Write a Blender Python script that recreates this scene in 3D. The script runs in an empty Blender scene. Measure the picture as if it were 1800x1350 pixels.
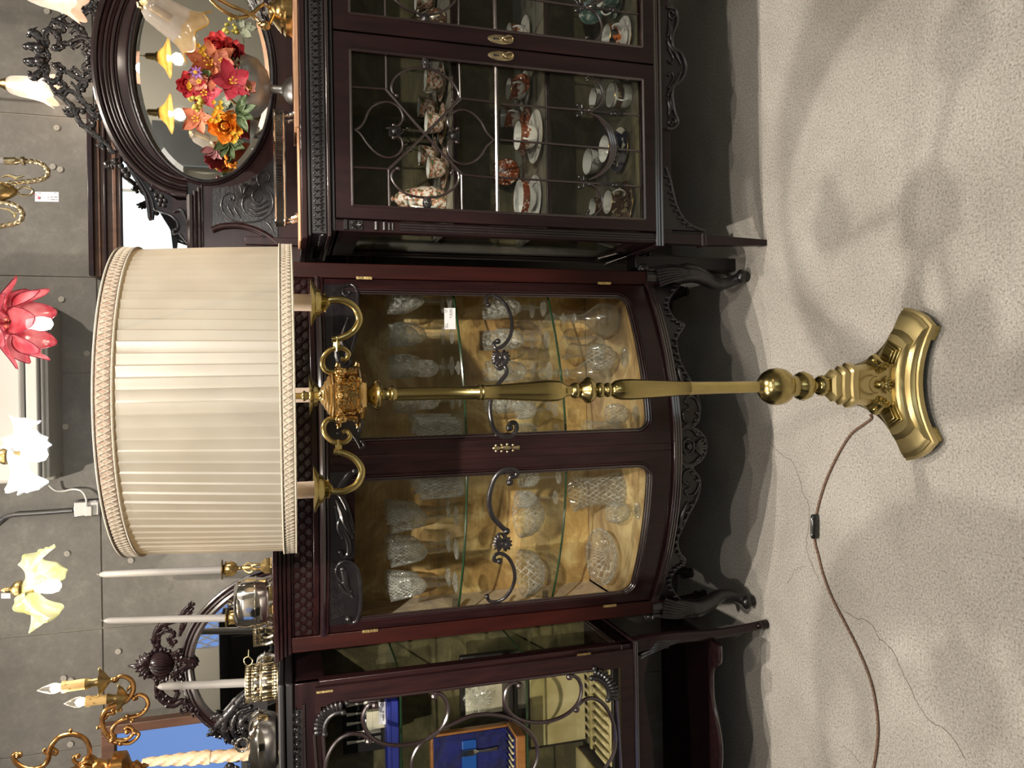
import bpy, math, random
from math import pi, sin, cos, tan, radians, sqrt, atan2, exp
from mathutils import Vector, Matrix, noise
random.seed(7)
C = bpy.context.scene.collection
sc = bpy.context.scene

# ---------------------------------------------------------------- camera (a phone held upright, its picture stored lying on its side)
FPX = 1344.0; EYE = 1.5; PITCH = radians(16.2); ROLL = radians(.97)
cam_d = bpy.data.cameras.new('camera'); cam = bpy.data.objects.new('camera', cam_d); C.objects.link(cam)
cam_d.sensor_width = 36; cam_d.lens = 36*FPX/1800; cam_d.clip_start = .02
dn = Vector((0, -sin(PITCH), -cos(PITCH))); rt = Vector((1, 0, 0)); fw = Vector((0, cos(PITCH), -sin(PITCH)))
ax = cos(ROLL)*dn - sin(ROLL)*rt; ay = sin(ROLL)*dn + cos(ROLL)*rt
cam.matrix_world = Matrix(((ax.x, ay.x, -fw.x, 0), (ax.y, ay.y, -fw.y, 0), (ax.z, ay.z, -fw.z, EYE), (0, 0, 0, 1)))
sc.camera = cam

# ---------------------------------------------------------------- world, light, exposure
w = bpy.data.worlds.new('world'); sc.world = w; w.use_nodes = True
w.node_tree.nodes['Background'].inputs[0].default_value = (.75, .85, 1, 1)
w.node_tree.nodes['Background'].inputs[1].default_value = .05
sc.view_settings.view_transform = 'Standard'; sc.view_settings.look = 'None'
sc.view_settings.gamma = 1; sc.view_settings.use_curve_mapping = False
sc.view_settings.exposure = 0.28
cy = sc.cycles
cy.max_bounces = 12; cy.diffuse_bounces = 2; cy.glossy_bounces = 4; cy.transmission_bounces = 10; cy.transparent_max_bounces = 24
cy.sample_clamp_indirect = 4; cy.caustics_reflective = False; cy.caustics_refractive = False; cy.blur_glossy = .5
cy.use_denoising = True

def lamp(name, kind, loc, power, col=(1, .9, .78), size=.04, target=None, angle=120, blend=.6):
    d = bpy.data.lights.new(name, kind); d.energy = power; d.color = col
    if kind == 'AREA': d.size = size
    else: d.shadow_soft_size = size
    if kind == 'SPOT': d.spot_size = radians(angle); d.spot_blend = blend
    o = bpy.data.objects.new(name, d); C.objects.link(o); o.location = loc
    if target is not None:
        o.rotation_euler = (Vector(target)-Vector(loc)).to_track_quat('-Z', 'Y').to_euler()
    return o
# ceiling spotlights of the shop
WARM = (1, .895, .78)
lamp('ceiling_or_fill_spot', 'SPOT', (-.58, 1.72, 3.25), 150, WARM, target=(-.5, 1.85, 0), angle=130, size=.03)
lamp('ceiling_or_fill_spot', 'SPOT', (.95, 1.84, 3.25), 140, WARM, target=(.85, 1.9, 0), angle=130, size=.03)
lamp('ceiling_or_fill_spot', 'SPOT', (-1.7, 1.75, 3.25), 75, WARM, target=(-1.5, 1.9, 0), angle=125, size=.03)
lamp('ceiling_or_fill_spot', 'SPOT', (.35, .30, 3.25), 62, WARM, target=(.05, 2.2, .5), angle=66, blend=.9, size=.03)
lamp('ceiling_or_fill_spot', 'SPOT', (-.95, .15, 3.25), 62, WARM, target=(-.62, 2.2, .5), angle=66, blend=.9, size=.03)
lamp('ceiling_or_fill_spot', 'SPOT', (1.2, .35, 3.25), 62, WARM, target=(1.0, 2.3, .6), angle=60, blend=.9, size=.03)
# track spotlights farther back in the shop, aimed at the cabinets
lamp('track_spot', 'SPOT', (.67, -1.8, 3.2), 880, WARM, target=(-.2, 2.5, 1.24), angle=21.5, blend=.35, size=.035)
lamp('track_spot', 'SPOT', (-1.5, -1.7, 3.2), 520, WARM, target=(-1.15, 2.4, 1.18), angle=20, blend=.6, size=.035)
lamp('track_spot', 'SPOT', (1.9, -1.7, 3.2), 330, WARM, target=(1.05, 2.4, 1.18), angle=20, blend=.6, size=.035)
lamp('ceiling_or_fill_spot', 'SPOT', (1.9, -1.3, 3.3), 85, WARM, target=(2.7, -2.6, 1.9), angle=110, size=.05)  # added fill spot, no known fixture: brightens the mirrored wall behind the camera
lamp('ceiling_or_fill_spot', 'SPOT', (-1.9, -1.3, 3.3), 70, WARM, target=(-2.2, -2.6, 1.9), angle=110, size=.05)  # second added fill spot, for the left part of that wall
# soft light of the rest of the lit shop behind the camera
lamp('shop_ceiling_light', 'AREA', (0, -1.2, 3.3), 8, col=(1, .91, .80), size=2.2, target=(0, -.6, 0))

# ---------------------------------------------------------------- measuring
def ray(x, y):
    dx = x-900; dy = y-675
    b = (dx*cos(ROLL)-dy*sin(ROLL))/FPX; a = (-dx*sin(ROLL)-dy*cos(ROLL))/FPX
    return Vector((a, cos(PITCH)-b*sin(PITCH), -sin(PITCH)-b*cos(PITCH)))
def P(x, y, Y):
    "the point that stands at depth Y (metres from the camera) behind photograph pixel x, y"
    d = ray(x, y); t = Y/d.y; return Vector((t*d.x, Y, EYE+t*d.z))
def PZ(x, y, Z):
    d = ray(x, y); t = (Z-EYE)/d.z; return Vector((t*d.x, t*d.y, Z))
def mpp(Y, Z):
    return (Y*cos(PITCH)-(Z-EYE)*sin(PITCH))/FPX
def cr(pts, n=6, closed=False):
    "smooth curve through points"
    pts = [Vector(p) for p in pts]; out = []
    N = len(pts)
    rng = range(N if closed else N-1)
    for i in rng:
        if closed: p0, p1, p2, p3 = pts[(i-1) % N], pts[i], pts[(i+1) % N], pts[(i+2) % N]
        else: p0, p1, p2, p3 = pts[max(i-1, 0)], pts[i], pts[i+1], pts[min(i+2, N-1)]
        for k in range(n):
            t = k/n
            out.append(.5*((2*p1)+(p2-p0)*t+(2*p0-5*p1+4*p2-p3)*t*t+(3*p1-p0-3*p2+p3)*t**3))
    if not closed: out.append(pts[-1])
    return out
def lerp(a, b, t): return a+(b-a)*t
def interp(tab, x):
    if x <= tab[0][0]: return tab[0][1]
    for (a, b), (c, d) in zip(tab, tab[1:]):
        if x <= c: return b+(d-b)*(x-a)/(c-a)
    return tab[-1][1]

# ---------------------------------------------------------------- mesh building
class MB:
    def __init__(s): s.v = []; s.f = []
    def add(s, vs, fs):
        o = len(s.v); s.v += [Vector(q) for q in vs]; s.f += [tuple(i+o for i in f) for f in fs]; return s
    def box(s, x0, x1, y0, y1, z0, z1, nx=1, fn=None):
        vs = []; fs = []
        for i in range(nx+1):
            x = lerp(x0, x1, i/nx)
            q = [(x, y0, z0), (x, y1, z0), (x, y1, z1), (x, y0, z1)]
            if fn: q = [(a, b+fn(a), c) for a, b, c in q]
            vs += q
        for i in range(nx):
            a = i*4; b = a+4
            for k in range(4): fs.append((a+k, a+(k+1) % 4, b+(k+1) % 4, b+k))
        fs += [(3, 2, 1, 0), (nx*4, nx*4+1, nx*4+2, nx*4+3)]
        return s.add(vs, fs)
    def obb(s, c, ex, ey, ez):
        c, ex, ey, ez = map(Vector, (c, ex, ey, ez))
        vs = [c+i*ex+j*ey+k*ez for i in (-1, 1) for j in (-1, 1) for k in (-1, 1)]
        return s.add(vs, [(0, 1, 3, 2), (4, 6, 7, 5), (0, 4, 5, 1), (2, 3, 7, 6), (0, 2, 6, 4), (1, 5, 7, 3)])
    def tube(s, path, r, seg=8, flat=None, up=None, closed=False, lobes=0, twist=0, depth=.2, cap=True):
        path = [Vector(p) for p in path]; n = len(path)
        if n < 2: return s
        T = []
        for i in range(n):
            if closed: t = path[(i+1) % n]-path[i-1]
            else: t = path[min(i+1, n-1)]-path[max(i-1, 0)]
            T.append(t.normalized() if t.length > 1e-9 else Vector((0, 0, 1)))
        u = Vector(up) if up else (Vector((0, 1, 0)) if abs(T[0].y) < .9 else Vector((1, 0, 0)))
        vs = []; L = 0
        for i, p in enumerate(path):
            t = T[i]
            if i: L += (p-path[i-1]).length
            base = Vector(up) if up else u
            nrm = base-t*base.dot(t)
            if nrm.length < 1e-6: nrm = t.orthogonal()
            nrm.normalize(); bi = t.cross(nrm); u = nrm
            rr = r(i/(n-1)) if callable(r) else (r[i] if isinstance(r, (list, tuple)) else r)
            for k in range(seg):
                a = 2*pi*k/seg
                q = rr*(1+depth*cos(lobes*(a+twist*L))) if lobes else rr
                vs.append(p+nrm*cos(a)*q*(flat or 1)+bi*sin(a)*q)
        fs = []
        m = n if closed else n-1
        for i in range(m):
            a = i*seg; b = ((i+1) % n)*seg
            for k in range(seg): fs.append((a+k, a+(k+1) % seg, b+(k+1) % seg, b+k))
        if not closed and cap: fs += [tuple(range(seg-1, -1, -1)), tuple(range((n-1)*seg, n*seg))]
        return s.add(vs, fs)
    def lathe(s, prof, c=(0, 0, 0), seg=24, mod=None, sx=1, sy=1, capb=True, capt=True):
        c = Vector(c); vs = []; fs = []
        for r, z in prof:
            for k in range(seg):
                a = 2*pi*k/seg; q = r*(mod(a, z) if mod else 1)
                vs.append(c+Vector((q*cos(a)*sx, q*sin(a)*sy, z)))
        n = len(prof)
        for i in range(n-1):
            for k in range(seg):
                fs.append((i*seg+k, i*seg+(k+1) % seg, (i+1)*seg+(k+1) % seg, (i+1)*seg+k))
        if capb: fs.append(tuple(range(seg-1, -1, -1)))
        if capt: fs.append(tuple(range((n-1)*seg, n*seg)))
        return s.add(vs, fs)
    def strip(s, xs, zt, zb, yf, th):
        "upright panel: top and bottom edges and front face given over x"
        vs = []
        for x in xs:
            y = yf(x) if callable(yf) else yf
            a = zt(x) if callable(zt) else zt; b = zb(x) if callable(zb) else zb
            vs += [(x, y, b), (x, y+th, b), (x, y+th, a), (x, y, a)]
        fs = []
        for i in range(len(xs)-1):
            a = i*4; b = a+4
            for k in range(4): fs.append((a+k, a+(k+1) % 4, b+(k+1) % 4, b+k))
        e = (len(xs)-1)*4
        fs += [(3, 2, 1, 0), (e, e+1, e+2, e+3)]
        return s.add(vs, fs)
    def prism(s, poly, a0, a1, axis='z', sc1=1, c=None):
        n = len(poly)
        c = c or (sum(p[0] for p in poly)/n, sum(p[1] for p in poly)/n)
        def mk(p, a): return (p[0], p[1], a) if axis == 'z' else ((p[0], a, p[1]) if axis == 'y' else (a, p[0], p[1]))
        vs = [mk(p, a0) for p in poly]+[mk((c[0]+(p[0]-c[0])*sc1, c[1]+(p[1]-c[1])*sc1), a1) for p in poly]
        fs = [tuple(range(n-1, -1, -1)), tuple(range(n, 2*n))]+[(i, (i+1) % n, n+(i+1) % n, n+i) for i in range(n)]
        return s.add(vs, fs)
    def ball(s, c, r, seg=10, rings=6, rot=None):
        if not isinstance(r, (tuple, list)): r = (r, r, r)
        c = Vector(c); vs = []; fs = []
        for i in range(rings+1):
            t = pi*i/rings
            for k in range(seg):
                a = 2*pi*k/seg
                q = Vector((r[0]*sin(t)*cos(a), r[1]*sin(t)*sin(a), r[2]*cos(t)))
                if rot is not None: q = rot @ q
                vs.append(c+q)
        for i in range(rings):
            for k in range(seg):
                fs.append((i*seg+k, (i+1)*seg+k, (i+1)*seg+(k+1) % seg, i*seg+(k+1) % seg))
        return s.add(vs, fs)
    def grid(s, fn, nu, nv, cu=False):
        vs = [fn(i/nu, j/nv) for i in range(nu+(0 if cu else 1)) for j in range(nv+1)]
        m = nu if cu else nu; N = nu if cu else nu+1; fs = []
        for i in range(m):
            for j in range(nv):
                a = i*(nv+1)+j; b = ((i+1) % N)*(nv+1)+j
                fs.append((a, b, b+1, a+1))
        return s.add(vs, fs)
    def mirror(s, x0):
        "the same shape added again, mirrored in the plane x = x0"
        n = len(s.v); vs = [Vector((2*x0-q.x, q.y, q.z)) for q in s.v]
        fs = [tuple(reversed(f)) for f in s.f]
        return s.add(vs, fs)
    def move(s, M):
        s.v = [M @ q for q in s.v]; return s
    def build(s, name, mat, parent=None, label=None, cat=None, group=None, kind=None, ang=40, bevel=0, solid=0, flat=False):
        off = Vector((0, 0, 0)); r = parent
        while r is not None:
            off = off+r.location; r = r.parent
        me = bpy.data.meshes.new(name)
        me.from_pydata([tuple(q-off) for q in s.v], [], s.f); me.update()
        mats = mat if isinstance(mat, list) else [mat]
        for m in mats: me.materials.append(m)
        if not flat:
            me.shade_smooth(); me.set_sharp_from_angle(angle=radians(ang))
        o = bpy.data.objects.new(name, me); C.objects.link(o)
        if parent is not None: o.parent = parent
        if bevel:
            m = o.modifiers.new('bevel', 'BEVEL'); m.width = bevel; m.segments = 2; m.limit_method = 'ANGLE'; m.angle_limit = radians(50)
        if solid:
            m = o.modifiers.new('solid', 'SOLIDIFY'); m.thickness = solid; m.offset = 0
        tag(o, label, cat, group, kind)
        return o
def tag(o, label=None, cat=None, group=None, kind=None):
    if label: o['label'] = label
    if cat: o['category'] = cat
    if group: o['group'] = group
    if kind: o['kind'] = kind
    return o
def root(name, loc, label, cat, group=None, rz=0):
    o = bpy.data.objects.new(name, None); C.objects.link(o); o.location = loc; o.rotation_euler = (0, 0, rz)
    o.empty_display_size = .05
    return tag(o, label, cat, group)
def dup(o, loc=None, rz=None, label=None, scale=None, parent=None, group=None, rot=None):
    c = o.copy(); C.objects.link(c); c.parent = parent
    if loc is not None: c.location = loc
    if rz is not None: c.rotation_euler = (0, 0, rz)
    if rot is not None: c.rotation_euler = rot
    if label: c['label'] = label
    if group: c['group'] = group
    if scale is not None: c.scale = (scale,)*3 if not isinstance(scale, tuple) else scale
    for ch in list(o.children): dup(ch, parent=c)
    return c

# ---------------------------------------------------------------- materials
def newmat(name):
    m = bpy.data.materials.new(name); m.use_nodes = True
    nt = m.node_tree; b = nt.nodes['Principled BSDF']; return m, nt, b
def N(nt, t, **k):
    n = nt.nodes.new(t)
    for a, v in k.items():
        if a in n.inputs: n.inputs[a].default_value = v
        else: setattr(n, a, v)
    return n
def ramp(nt, stops):
    r = nt.nodes.new('ShaderNodeValToRGB'); el = r.color_ramp.elements
    while len(el) < len(stops): el.new(.5)
    for e, (p, c) in zip(el, stops): e.position = p; e.color = (*c, 1) if len(c) == 3 else c
    return r
def coords(nt, scale=(1, 1, 1), obj=True):
    tc = nt.nodes.new('ShaderNodeTexCoord'); mp = nt.nodes.new('ShaderNodeMapping'); mp.inputs['Scale'].default_value = scale
    nt.links.new(tc.outputs['Object' if obj else 'Generated'], mp.inputs[0]); return mp.outputs[0]
def mat(name, col, rough=.5, metal=0, col2=None, scale=20, stretch=(1, 1, 1), detail=4, bump=0, bscale=None, coat=0, spec=.5, trans=0, emit=None, estr=0, lo=.35, hi=.65, sub=0, r2=None):
    m, nt, b = newmat(name); L = nt.links.new
    b.inputs['Base Color'].default_value = (*col, 1); b.inputs['Roughness'].default_value = rough
    b.inputs['Metallic'].default_value = metal; b.inputs['Coat Weight'].default_value = coat; b.inputs['Coat Roughness'].default_value = .12
    b.inputs['Specular IOR Level'].default_value = spec; b.inputs['Transmission Weight'].default_value = trans
    if sub: b.inputs['Subsurface Weight'].default_value = sub; b.inputs['Subsurface Radius'].default_value = (.02, .01, .006)
    if emit: b.inputs['Emission Color'].default_value = (*emit, 1); b.inputs['Emission Strength'].default_value = estr
    v = coords(nt, stretch)
    if col2 is not None or r2 is not None:
        n = N(nt, 'ShaderNodeTexNoise', Scale=scale, Detail=detail); L(v, n.inputs['Vector'])
        if col2 is not None:
            r = ramp(nt, [(lo, col), (hi, col2)]); L(n.outputs[0], r.inputs[0]); L(r.outputs[0], b.inputs['Base Color'])
        if r2 is not None:
            q = N(nt, 'ShaderNodeMapRange'); q.inputs[1].default_value = lo; q.inputs[2].default_value = hi
            q.inputs[3].default_value = rough; q.inputs[4].default_value = r2; L(n.outputs[0], q.inputs[0]); L(q.outputs[0], b.inputs['Roughness'])
    if bump:
        n2 = N(nt, 'ShaderNodeTexNoise', Scale=bscale or scale*3, Detail=3); L(v, n2.inputs['Vector'])
        bp = N(nt, 'ShaderNodeBump', Strength=bump, Distance=.01); L(n2.outputs[0], bp.inputs['Height']); L(bp.outputs[0], b.inputs['Normal'])
    return m
WOOD = mat('mahogany', (.009, .0038, .0045), .30, col2=(.022, .0075, .0075), scale=9, stretch=(6, 6, .7), coat=.10, spec=.28, lo=.3, hi=.75, bump=.05, bscale=60)
WOODH = mat('mahogany_horizontal', (.010, .0042, .005), .28, col2=(.024, .0085, .0085), scale=9, stretch=(.7, 6, 6), coat=.15, spec=.3, lo=.3, hi=.75)
WOODR = mat('red_mahogany', (.014, .0022, .0016), .40, col2=(.026, .0040, .0026), scale=8, stretch=(6, 6, .6), coat=.03, spec=.15, lo=.3, hi=.75)
DARK = mat('ebonised_carving', (.007, .006, .007), .30, col2=(.015, .013, .014), scale=40, coat=.2, bump=.08, bscale=120)
DARK2 = mat('near_black_wood', (.005, .004, .005), .42, col2=(.009, .007, .008), scale=20)
BROWN = mat('walnut_brown', (.07, .032, .018), .4, col2=(.13, .062, .034), scale=8, stretch=(5, 5, .6), coat=.15, lo=.3, hi=.7)
OAK = mat('light_oak_board', (.42, .22, .12), .5, col2=(.55, .32, .18), scale=12, stretch=(1, 8, 8), bump=.05)
BRASS = mat('brass', (.56, .45, .18), .17, 1, col2=(.42, .34, .14), scale=14, r2=.24, lo=.3, hi=.7)
BRASSW = mat('warm_brass', (.80, .54, .22), .2, 1, col2=(.62, .42, .17), scale=60, bump=.05, bscale=150)
BRASSD = mat('aged_brass', (.34, .25, .11), .35, 1, col2=(.52, .39, .17), scale=50, bump=.15, bscale=160, lo=.4, hi=.6)
BRASSP = mat('pale_brass', (.62, .52, .32), .3, 1, col2=(.42, .34, .2), scale=40)
BRASSB = mat('base_brass', (.62, .50, .24), .27, 1, col2=(.50, .41, .19), scale=9, r2=.42, lo=.3, hi=.7)
GILT = mat('gilt_bronze', (.50, .27, .09), .28, 1, col2=(.34, .17, .06), scale=50, lo=.4, hi=.6)
STEEL = mat('chrome', (.7, .7, .72), .15, 1)
SILVER = mat('silver_plate', (.80, .77, .72), .09, 1, col2=(.62, .58, .52), scale=30, lo=.4, hi=.6, bump=.12, bscale=9)
PEWTER = mat('pewter', (.42, .42, .41), .46, 1, col2=(.22, .22, .22), scale=12, bump=.05, bscale=80)
WAX = mat('candle_wax', (.225, .214, .203), .5, sub=.2)
WAXY = mat('ivory_wax', (.78, .55, .36), .5, sub=.2)
CARD = mat('candle_sleeve', (.84, .69, .58), .6)
CARDY = mat('yellow_candle_sleeve', (.55, .36, .13), .5, col2=(.66, .46, .2), scale=30)
PAPER = mat('tag_paper', (.78, .76, .84), .7)
INK = mat('ink', (.02, .02, .03), .7)
RINK = mat('red_ink', (.5, .1, .15), .7)
PORC = mat('white_porcelain', (.76, .76, .74), .12, coat=.5)
BLACKR = mat('black_bakelite', (.008, .008, .009), .2, coat=.4)
PLASTIC = mat('grey_plastic', (.50, .49, .46), .4)
ACM = mat('air_conditioner_plastic', (.40, .39, .355), .35)
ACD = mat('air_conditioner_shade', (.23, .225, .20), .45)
CORD = mat('brown_silk_cord', (.10, .052, .033), .7, col2=(.24, .15, .10), scale=300, lo=.4, hi=.6)
MIR = mat('mirror_glass', (.86, .87, .85), .015, 1)
FELT = mat('black_cloth', (.01, .01, .012), .9)
BLUEV = mat('blue_velvet', (.003, .005, .06), .6, col2=(.006, .010, .16), scale=25, bump=.4, bscale=30)
BLUEBX = mat('blue_card', (.01, .02, .22), .5)
SATIN = mat('ivory_satin', (.62, .54, .30), .35, col2=(.40, .33, .14), scale=7, detail=2, bump=.5, bscale=6)
SATINW = mat('white_satin', (.66, .62, .50), .3, col2=(.42, .38, .28), scale=9, detail=2, bump=.5, bscale=9)
IVORY = mat('ivory_handle', (.72, .62, .34), .3)
LEATH = mat('black_leathercloth', (.012, .010, .010), .4)
CASEW = mat('orange_oak_case', (.32, .12, .03), .4, col2=(.42, .19, .06), scale=12, stretch=(8, 1, 1))
SIDEW = mat('cabinet_lining_brown', (.10, .075, .045), .7, col2=(.14, .11, .07), scale=10)
TRIM = mat('braid_trim', (.36, .31, .24), .8, col2=(.46, .41, .33), scale=200)

def fabric_gold(name, c0, c1, c2):
    m, nt, b = newmat(name); L = nt.links.new
    v = coords(nt, (1, 1, 1))
    n = N(nt, 'ShaderNodeTexNoise', Scale=6.0, Detail=8, Roughness=.66, Distortion=1.2); L(v, n.inputs['Vector'])
    v2 = coords(nt, (3, 3, 40)); n2 = N(nt, 'ShaderNodeTexNoise', Scale=4.0, Detail=3); L(v2, n2.inputs['Vector'])
    mx = N(nt, 'ShaderNodeMix', data_type='FLOAT'); mx.inputs[0].default_value = .12; L(n.outputs[0], mx.inputs[2]); L(n2.outputs[0], mx.inputs[3])
    r = ramp(nt, [(.36, c0), (.5, c1), (.63, c2)]); L(mx.outputs[0], r.inputs[0]); L(r.outputs[0], b.inputs['Base Color'])
    b.inputs['Roughness'].default_value = .38; b.inputs['Sheen Weight'].default_value = .3
    bp = N(nt, 'ShaderNodeBump', Strength=.35, Distance=.01); L(mx.outputs[0], bp.inputs['Height']); L(bp.outputs[0], b.inputs['Normal'])
    return m
GOLDF = fabric_gold('gold_damask', (.27, .15, .05), (.48, .30, .11), (.74, .56, .28))
OLIVE = fabric_gold('olive_velvet', (.035, .030, .012), (.07, .06, .026), (.14, .12, .055))

def shade_mat():
    m, nt, b = newmat('pleated_silk'); L = nt.links.new
    out = nt.nodes['Material Output']
    df = N(nt, 'ShaderNodeBsdfDiffuse'); tr = N(nt, 'ShaderNodeBsdfTranslucent')
    v = coords(nt, (1, 1, 1)); n = N(nt, 'ShaderNodeTexNoise', Scale=9, Detail=3); L(v, n.inputs['Vector'])
    r = ramp(nt, [(.3, (.24, .238, .212)), (.7, (.305, .302, .272))]); L(n.outputs[0], r.inputs[0])
    L(r.outputs[0], df.inputs[0]); tr.inputs[0].default_value = (.80, .58, .30, 1)
    mx = N(nt, 'ShaderNodeMixShader'); mx.inputs[0].default_value = .22
    L(df.outputs[0], mx.inputs[1]); L(tr.outputs[0], mx.inputs[2])
    gl = N(nt, 'ShaderNodeBsdfGlossy', Roughness=.4); m2 = N(nt, 'ShaderNodeMixShader'); m2.inputs[0].default_value = .05
    L(mx.outputs[0], m2.inputs[1]); L(gl.outputs[0], m2.inputs[2]); L(m2.outputs[0], out.inputs[0])
    nt.nodes.remove(b); return m
SILK = shade_mat()

def glass_mat(name, tint=(.97, .98, .97), ior=1.5, frost=0.0, cut=0.0, cscale=60, rough=.03, gain=1.0, line=.06, edge=0):
    m, nt, b = newmat(name); L = nt.links.new; out = nt.nodes['Material Output']
    tr = N(nt, 'ShaderNodeBsdfTransparent'); tr.inputs[0].default_value = (*tint, 1)
    gl = N(nt, 'ShaderNodeBsdfGlossy', Roughness=rough)
    fr = N(nt, 'ShaderNodeLayerWeight', Blend=.5); f0 = ((ior-1)/(ior+1))**2
    pw = N(nt, 'ShaderNodeMath', operation='POWER'); pw.inputs[1].default_value = 4.0; L(fr.outputs['Facing'], pw.inputs[0])
    ml = N(nt, 'ShaderNodeMath', operation='MULTIPLY_ADD'); ml.inputs[1].default_value = gain*(1-f0)*.7; ml.inputs[2].default_value = f0*gain; ml.use_clamp = True; L(pw.outputs[0], ml.inputs[0])
    if cut:
        v = coords(nt); vo = N(nt, 'ShaderNodeTexVoronoi', Scale=cscale, feature='DISTANCE_TO_EDGE'); L(v, vo.inputs['Vector'])
        bp = N(nt, 'ShaderNodeBump', Strength=cut, Distance=.01); L(vo.outputs[0], bp.inputs['Height'])
        L(bp.outputs[0], gl.inputs['Normal']); L(bp.outputs[0], fr.inputs['Normal'])
    mx = N(nt, 'ShaderNodeMixShader'); L(ml.outputs[0], mx.inputs[0]); L(tr.outputs[0], mx.inputs[1]); L(gl.outputs[0], mx.inputs[2])
    if frost:
        df = N(nt, 'ShaderNodeBsdfTranslucent'); df.inputs[0].default_value = (.9, .92, .9, 1)
        d2 = N(nt, 'ShaderNodeBsdfDiffuse'); d2.inputs[0].default_value = (.9, .9, .87, 1)
        m3 = N(nt, 'ShaderNodeMixShader'); m3.inputs[0].default_value = .5; L(df.outputs[0], m3.inputs[1]); L(d2.outputs[0], m3.inputs[2])
        m2 = N(nt, 'ShaderNodeMixShader')
        if cut:
            lt = N(nt, 'ShaderNodeMath', operation='LESS_THAN'); lt.inputs[1].default_value = line; L(vo.outputs[0], lt.inputs[0])
            mm = N(nt, 'ShaderNodeMath', operation='MULTIPLY_ADD'); mm.inputs[1].default_value = frost; mm.inputs[2].default_value = .015
            L(lt.outputs[0], mm.inputs[0]); L(mm.outputs[0], m2.inputs[0])
        else: m2.inputs[0].default_value = frost
        if edge:
            e1 = N(nt, 'ShaderNodeMath', operation='MULTIPLY_ADD', use_clamp=True); e1.inputs[1].default_value = edge; L(pw.outputs[0], e1.inputs[0])
            if m2.inputs[0].links: L(m2.inputs[0].links[0].from_socket, e1.inputs[2])
            else: e1.inputs[2].default_value = frost
            L(e1.outputs[0], m2.inputs[0])
        L(mx.outputs[0], m2.inputs[1]); L(m3.outputs[0], m2.inputs[2]); mx = m2
    L(mx.outputs[0], out.inputs[0]); nt.nodes.remove(b); return m
PANE = glass_mat('window_pane_glass', (.93, .94, .92), 1.35, rough=.01, gain=.8)
def vessel_glass(name, n=0, K=0, lines=0, wid=.2, noise_=0, base=.02, edge=.5, nsc=90):
    "thin-walled glass: see-through, whitened at grazing edges to imitate edge highlights; cut lines run as crossing spirals, etching as soft frosted patches"
    m, nt, b = newmat(name); L = nt.links.new; out = nt.nodes['Material Output']
    def M(op, *i, **k):
        q = N(nt, 'ShaderNodeMath', operation=op, **k)
        for j, x in enumerate(i):
            if isinstance(x, (int, float)): q.inputs[j].default_value = x
            else: L(x, q.inputs[j])
        return q.outputs[0]
    v = coords(nt); tr = N(nt, 'ShaderNodeBsdfTransparent'); tr.inputs[0].default_value = (.965, .97, .965, 1)
    gl = N(nt, 'ShaderNodeBsdfGlossy', Roughness=.07); lw = N(nt, 'ShaderNodeLayerWeight', Blend=.5)
    pw = M('POWER', lw.outputs['Facing'], 3.5)
    g0 = M('MULTIPLY_ADD', pw, .75, .07)
    fr = M('MULTIPLY_ADD', pw, edge, base)  # diffuse white mixed in at grazing angles imitates bright refracted edges
    if n:
        sp = N(nt, 'ShaderNodeSeparateXYZ'); L(v, sp.inputs[0]); th = M('ARCTAN2', sp.outputs[1], sp.outputs[0]); u = M('MULTIPLY', th, n/2); z = M('MULTIPLY', sp.outputs[2], K)
        A = M('ABSOLUTE', M('SINE', M('ADD', u, z))); B_ = M('ABSOLUTE', M('SINE', M('SUBTRACT', u, z))); mn = M('MINIMUM', A, B_)
        ln = N(nt, 'ShaderNodeMapRange'); ln.inputs[1].default_value = wid; ln.inputs[2].default_value = wid*.3; ln.inputs[3].default_value = 0; ln.inputs[4].default_value = lines; L(mn, ln.inputs[0])
        nn = N(nt, 'ShaderNodeTexNoise', Scale=60, Detail=2); L(v, nn.inputs['Vector']); nm = N(nt, 'ShaderNodeMapRange'); nm.inputs[1].default_value = .35; nm.inputs[2].default_value = .65; L(nn.outputs[0], nm.inputs[0])
        fr = M('ADD', fr, M('MULTIPLY', ln.outputs[0], nm.outputs[0]), use_clamp=True)
        bp = N(nt, 'ShaderNodeBump', Strength=1.0, Distance=.004); L(mn, bp.inputs['Height']); L(bp.outputs[0], gl.inputs['Normal'])
    if noise_:
        q = N(nt, 'ShaderNodeTexNoise', Scale=nsc, Detail=5, Roughness=.7); L(v, q.inputs['Vector']); mr = N(nt, 'ShaderNodeMapRange'); mr.inputs[1].default_value = .5; mr.inputs[2].default_value = .62; mr.inputs[4].default_value = noise_; L(q.outputs[0], mr.inputs[0])
        fr = M('ADD', fr, mr.outputs[0], use_clamp=True)
        bp = N(nt, 'ShaderNodeBump', Strength=.4, Distance=.003); L(q.outputs[0], bp.inputs['Height']); L(bp.outputs[0], gl.inputs['Normal'])
    df = N(nt, 'ShaderNodeBsdfDiffuse'); df.inputs[0].default_value = (.95, .95, .93, 1); tl = N(nt, 'ShaderNodeBsdfTranslucent'); tl.inputs[0].default_value = (.95, .95, .93, 1)
    d2 = N(nt, 'ShaderNodeMixShader'); L(df.outputs[0], d2.inputs[1]); L(tl.outputs[0], d2.inputs[2])
    m1 = N(nt, 'ShaderNodeMixShader'); L(g0, m1.inputs[0]); L(tr.outputs[0], m1.inputs[1]); L(gl.outputs[0], m1.inputs[2])
    m2 = N(nt, 'ShaderNodeMixShader'); L(fr, m2.inputs[0]); L(m1.outputs[0], m2.inputs[1]); L(d2.outputs[0], m2.inputs[2]); L(m2.outputs[0], out.inputs[0])
    nt.nodes.remove(b); return m
GLASS = vessel_glass('clear_glass', edge=.55)
CUTG = vessel_glass('cut_glass', 22, 190, .75, .30, base=.02, edge=.4)
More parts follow.
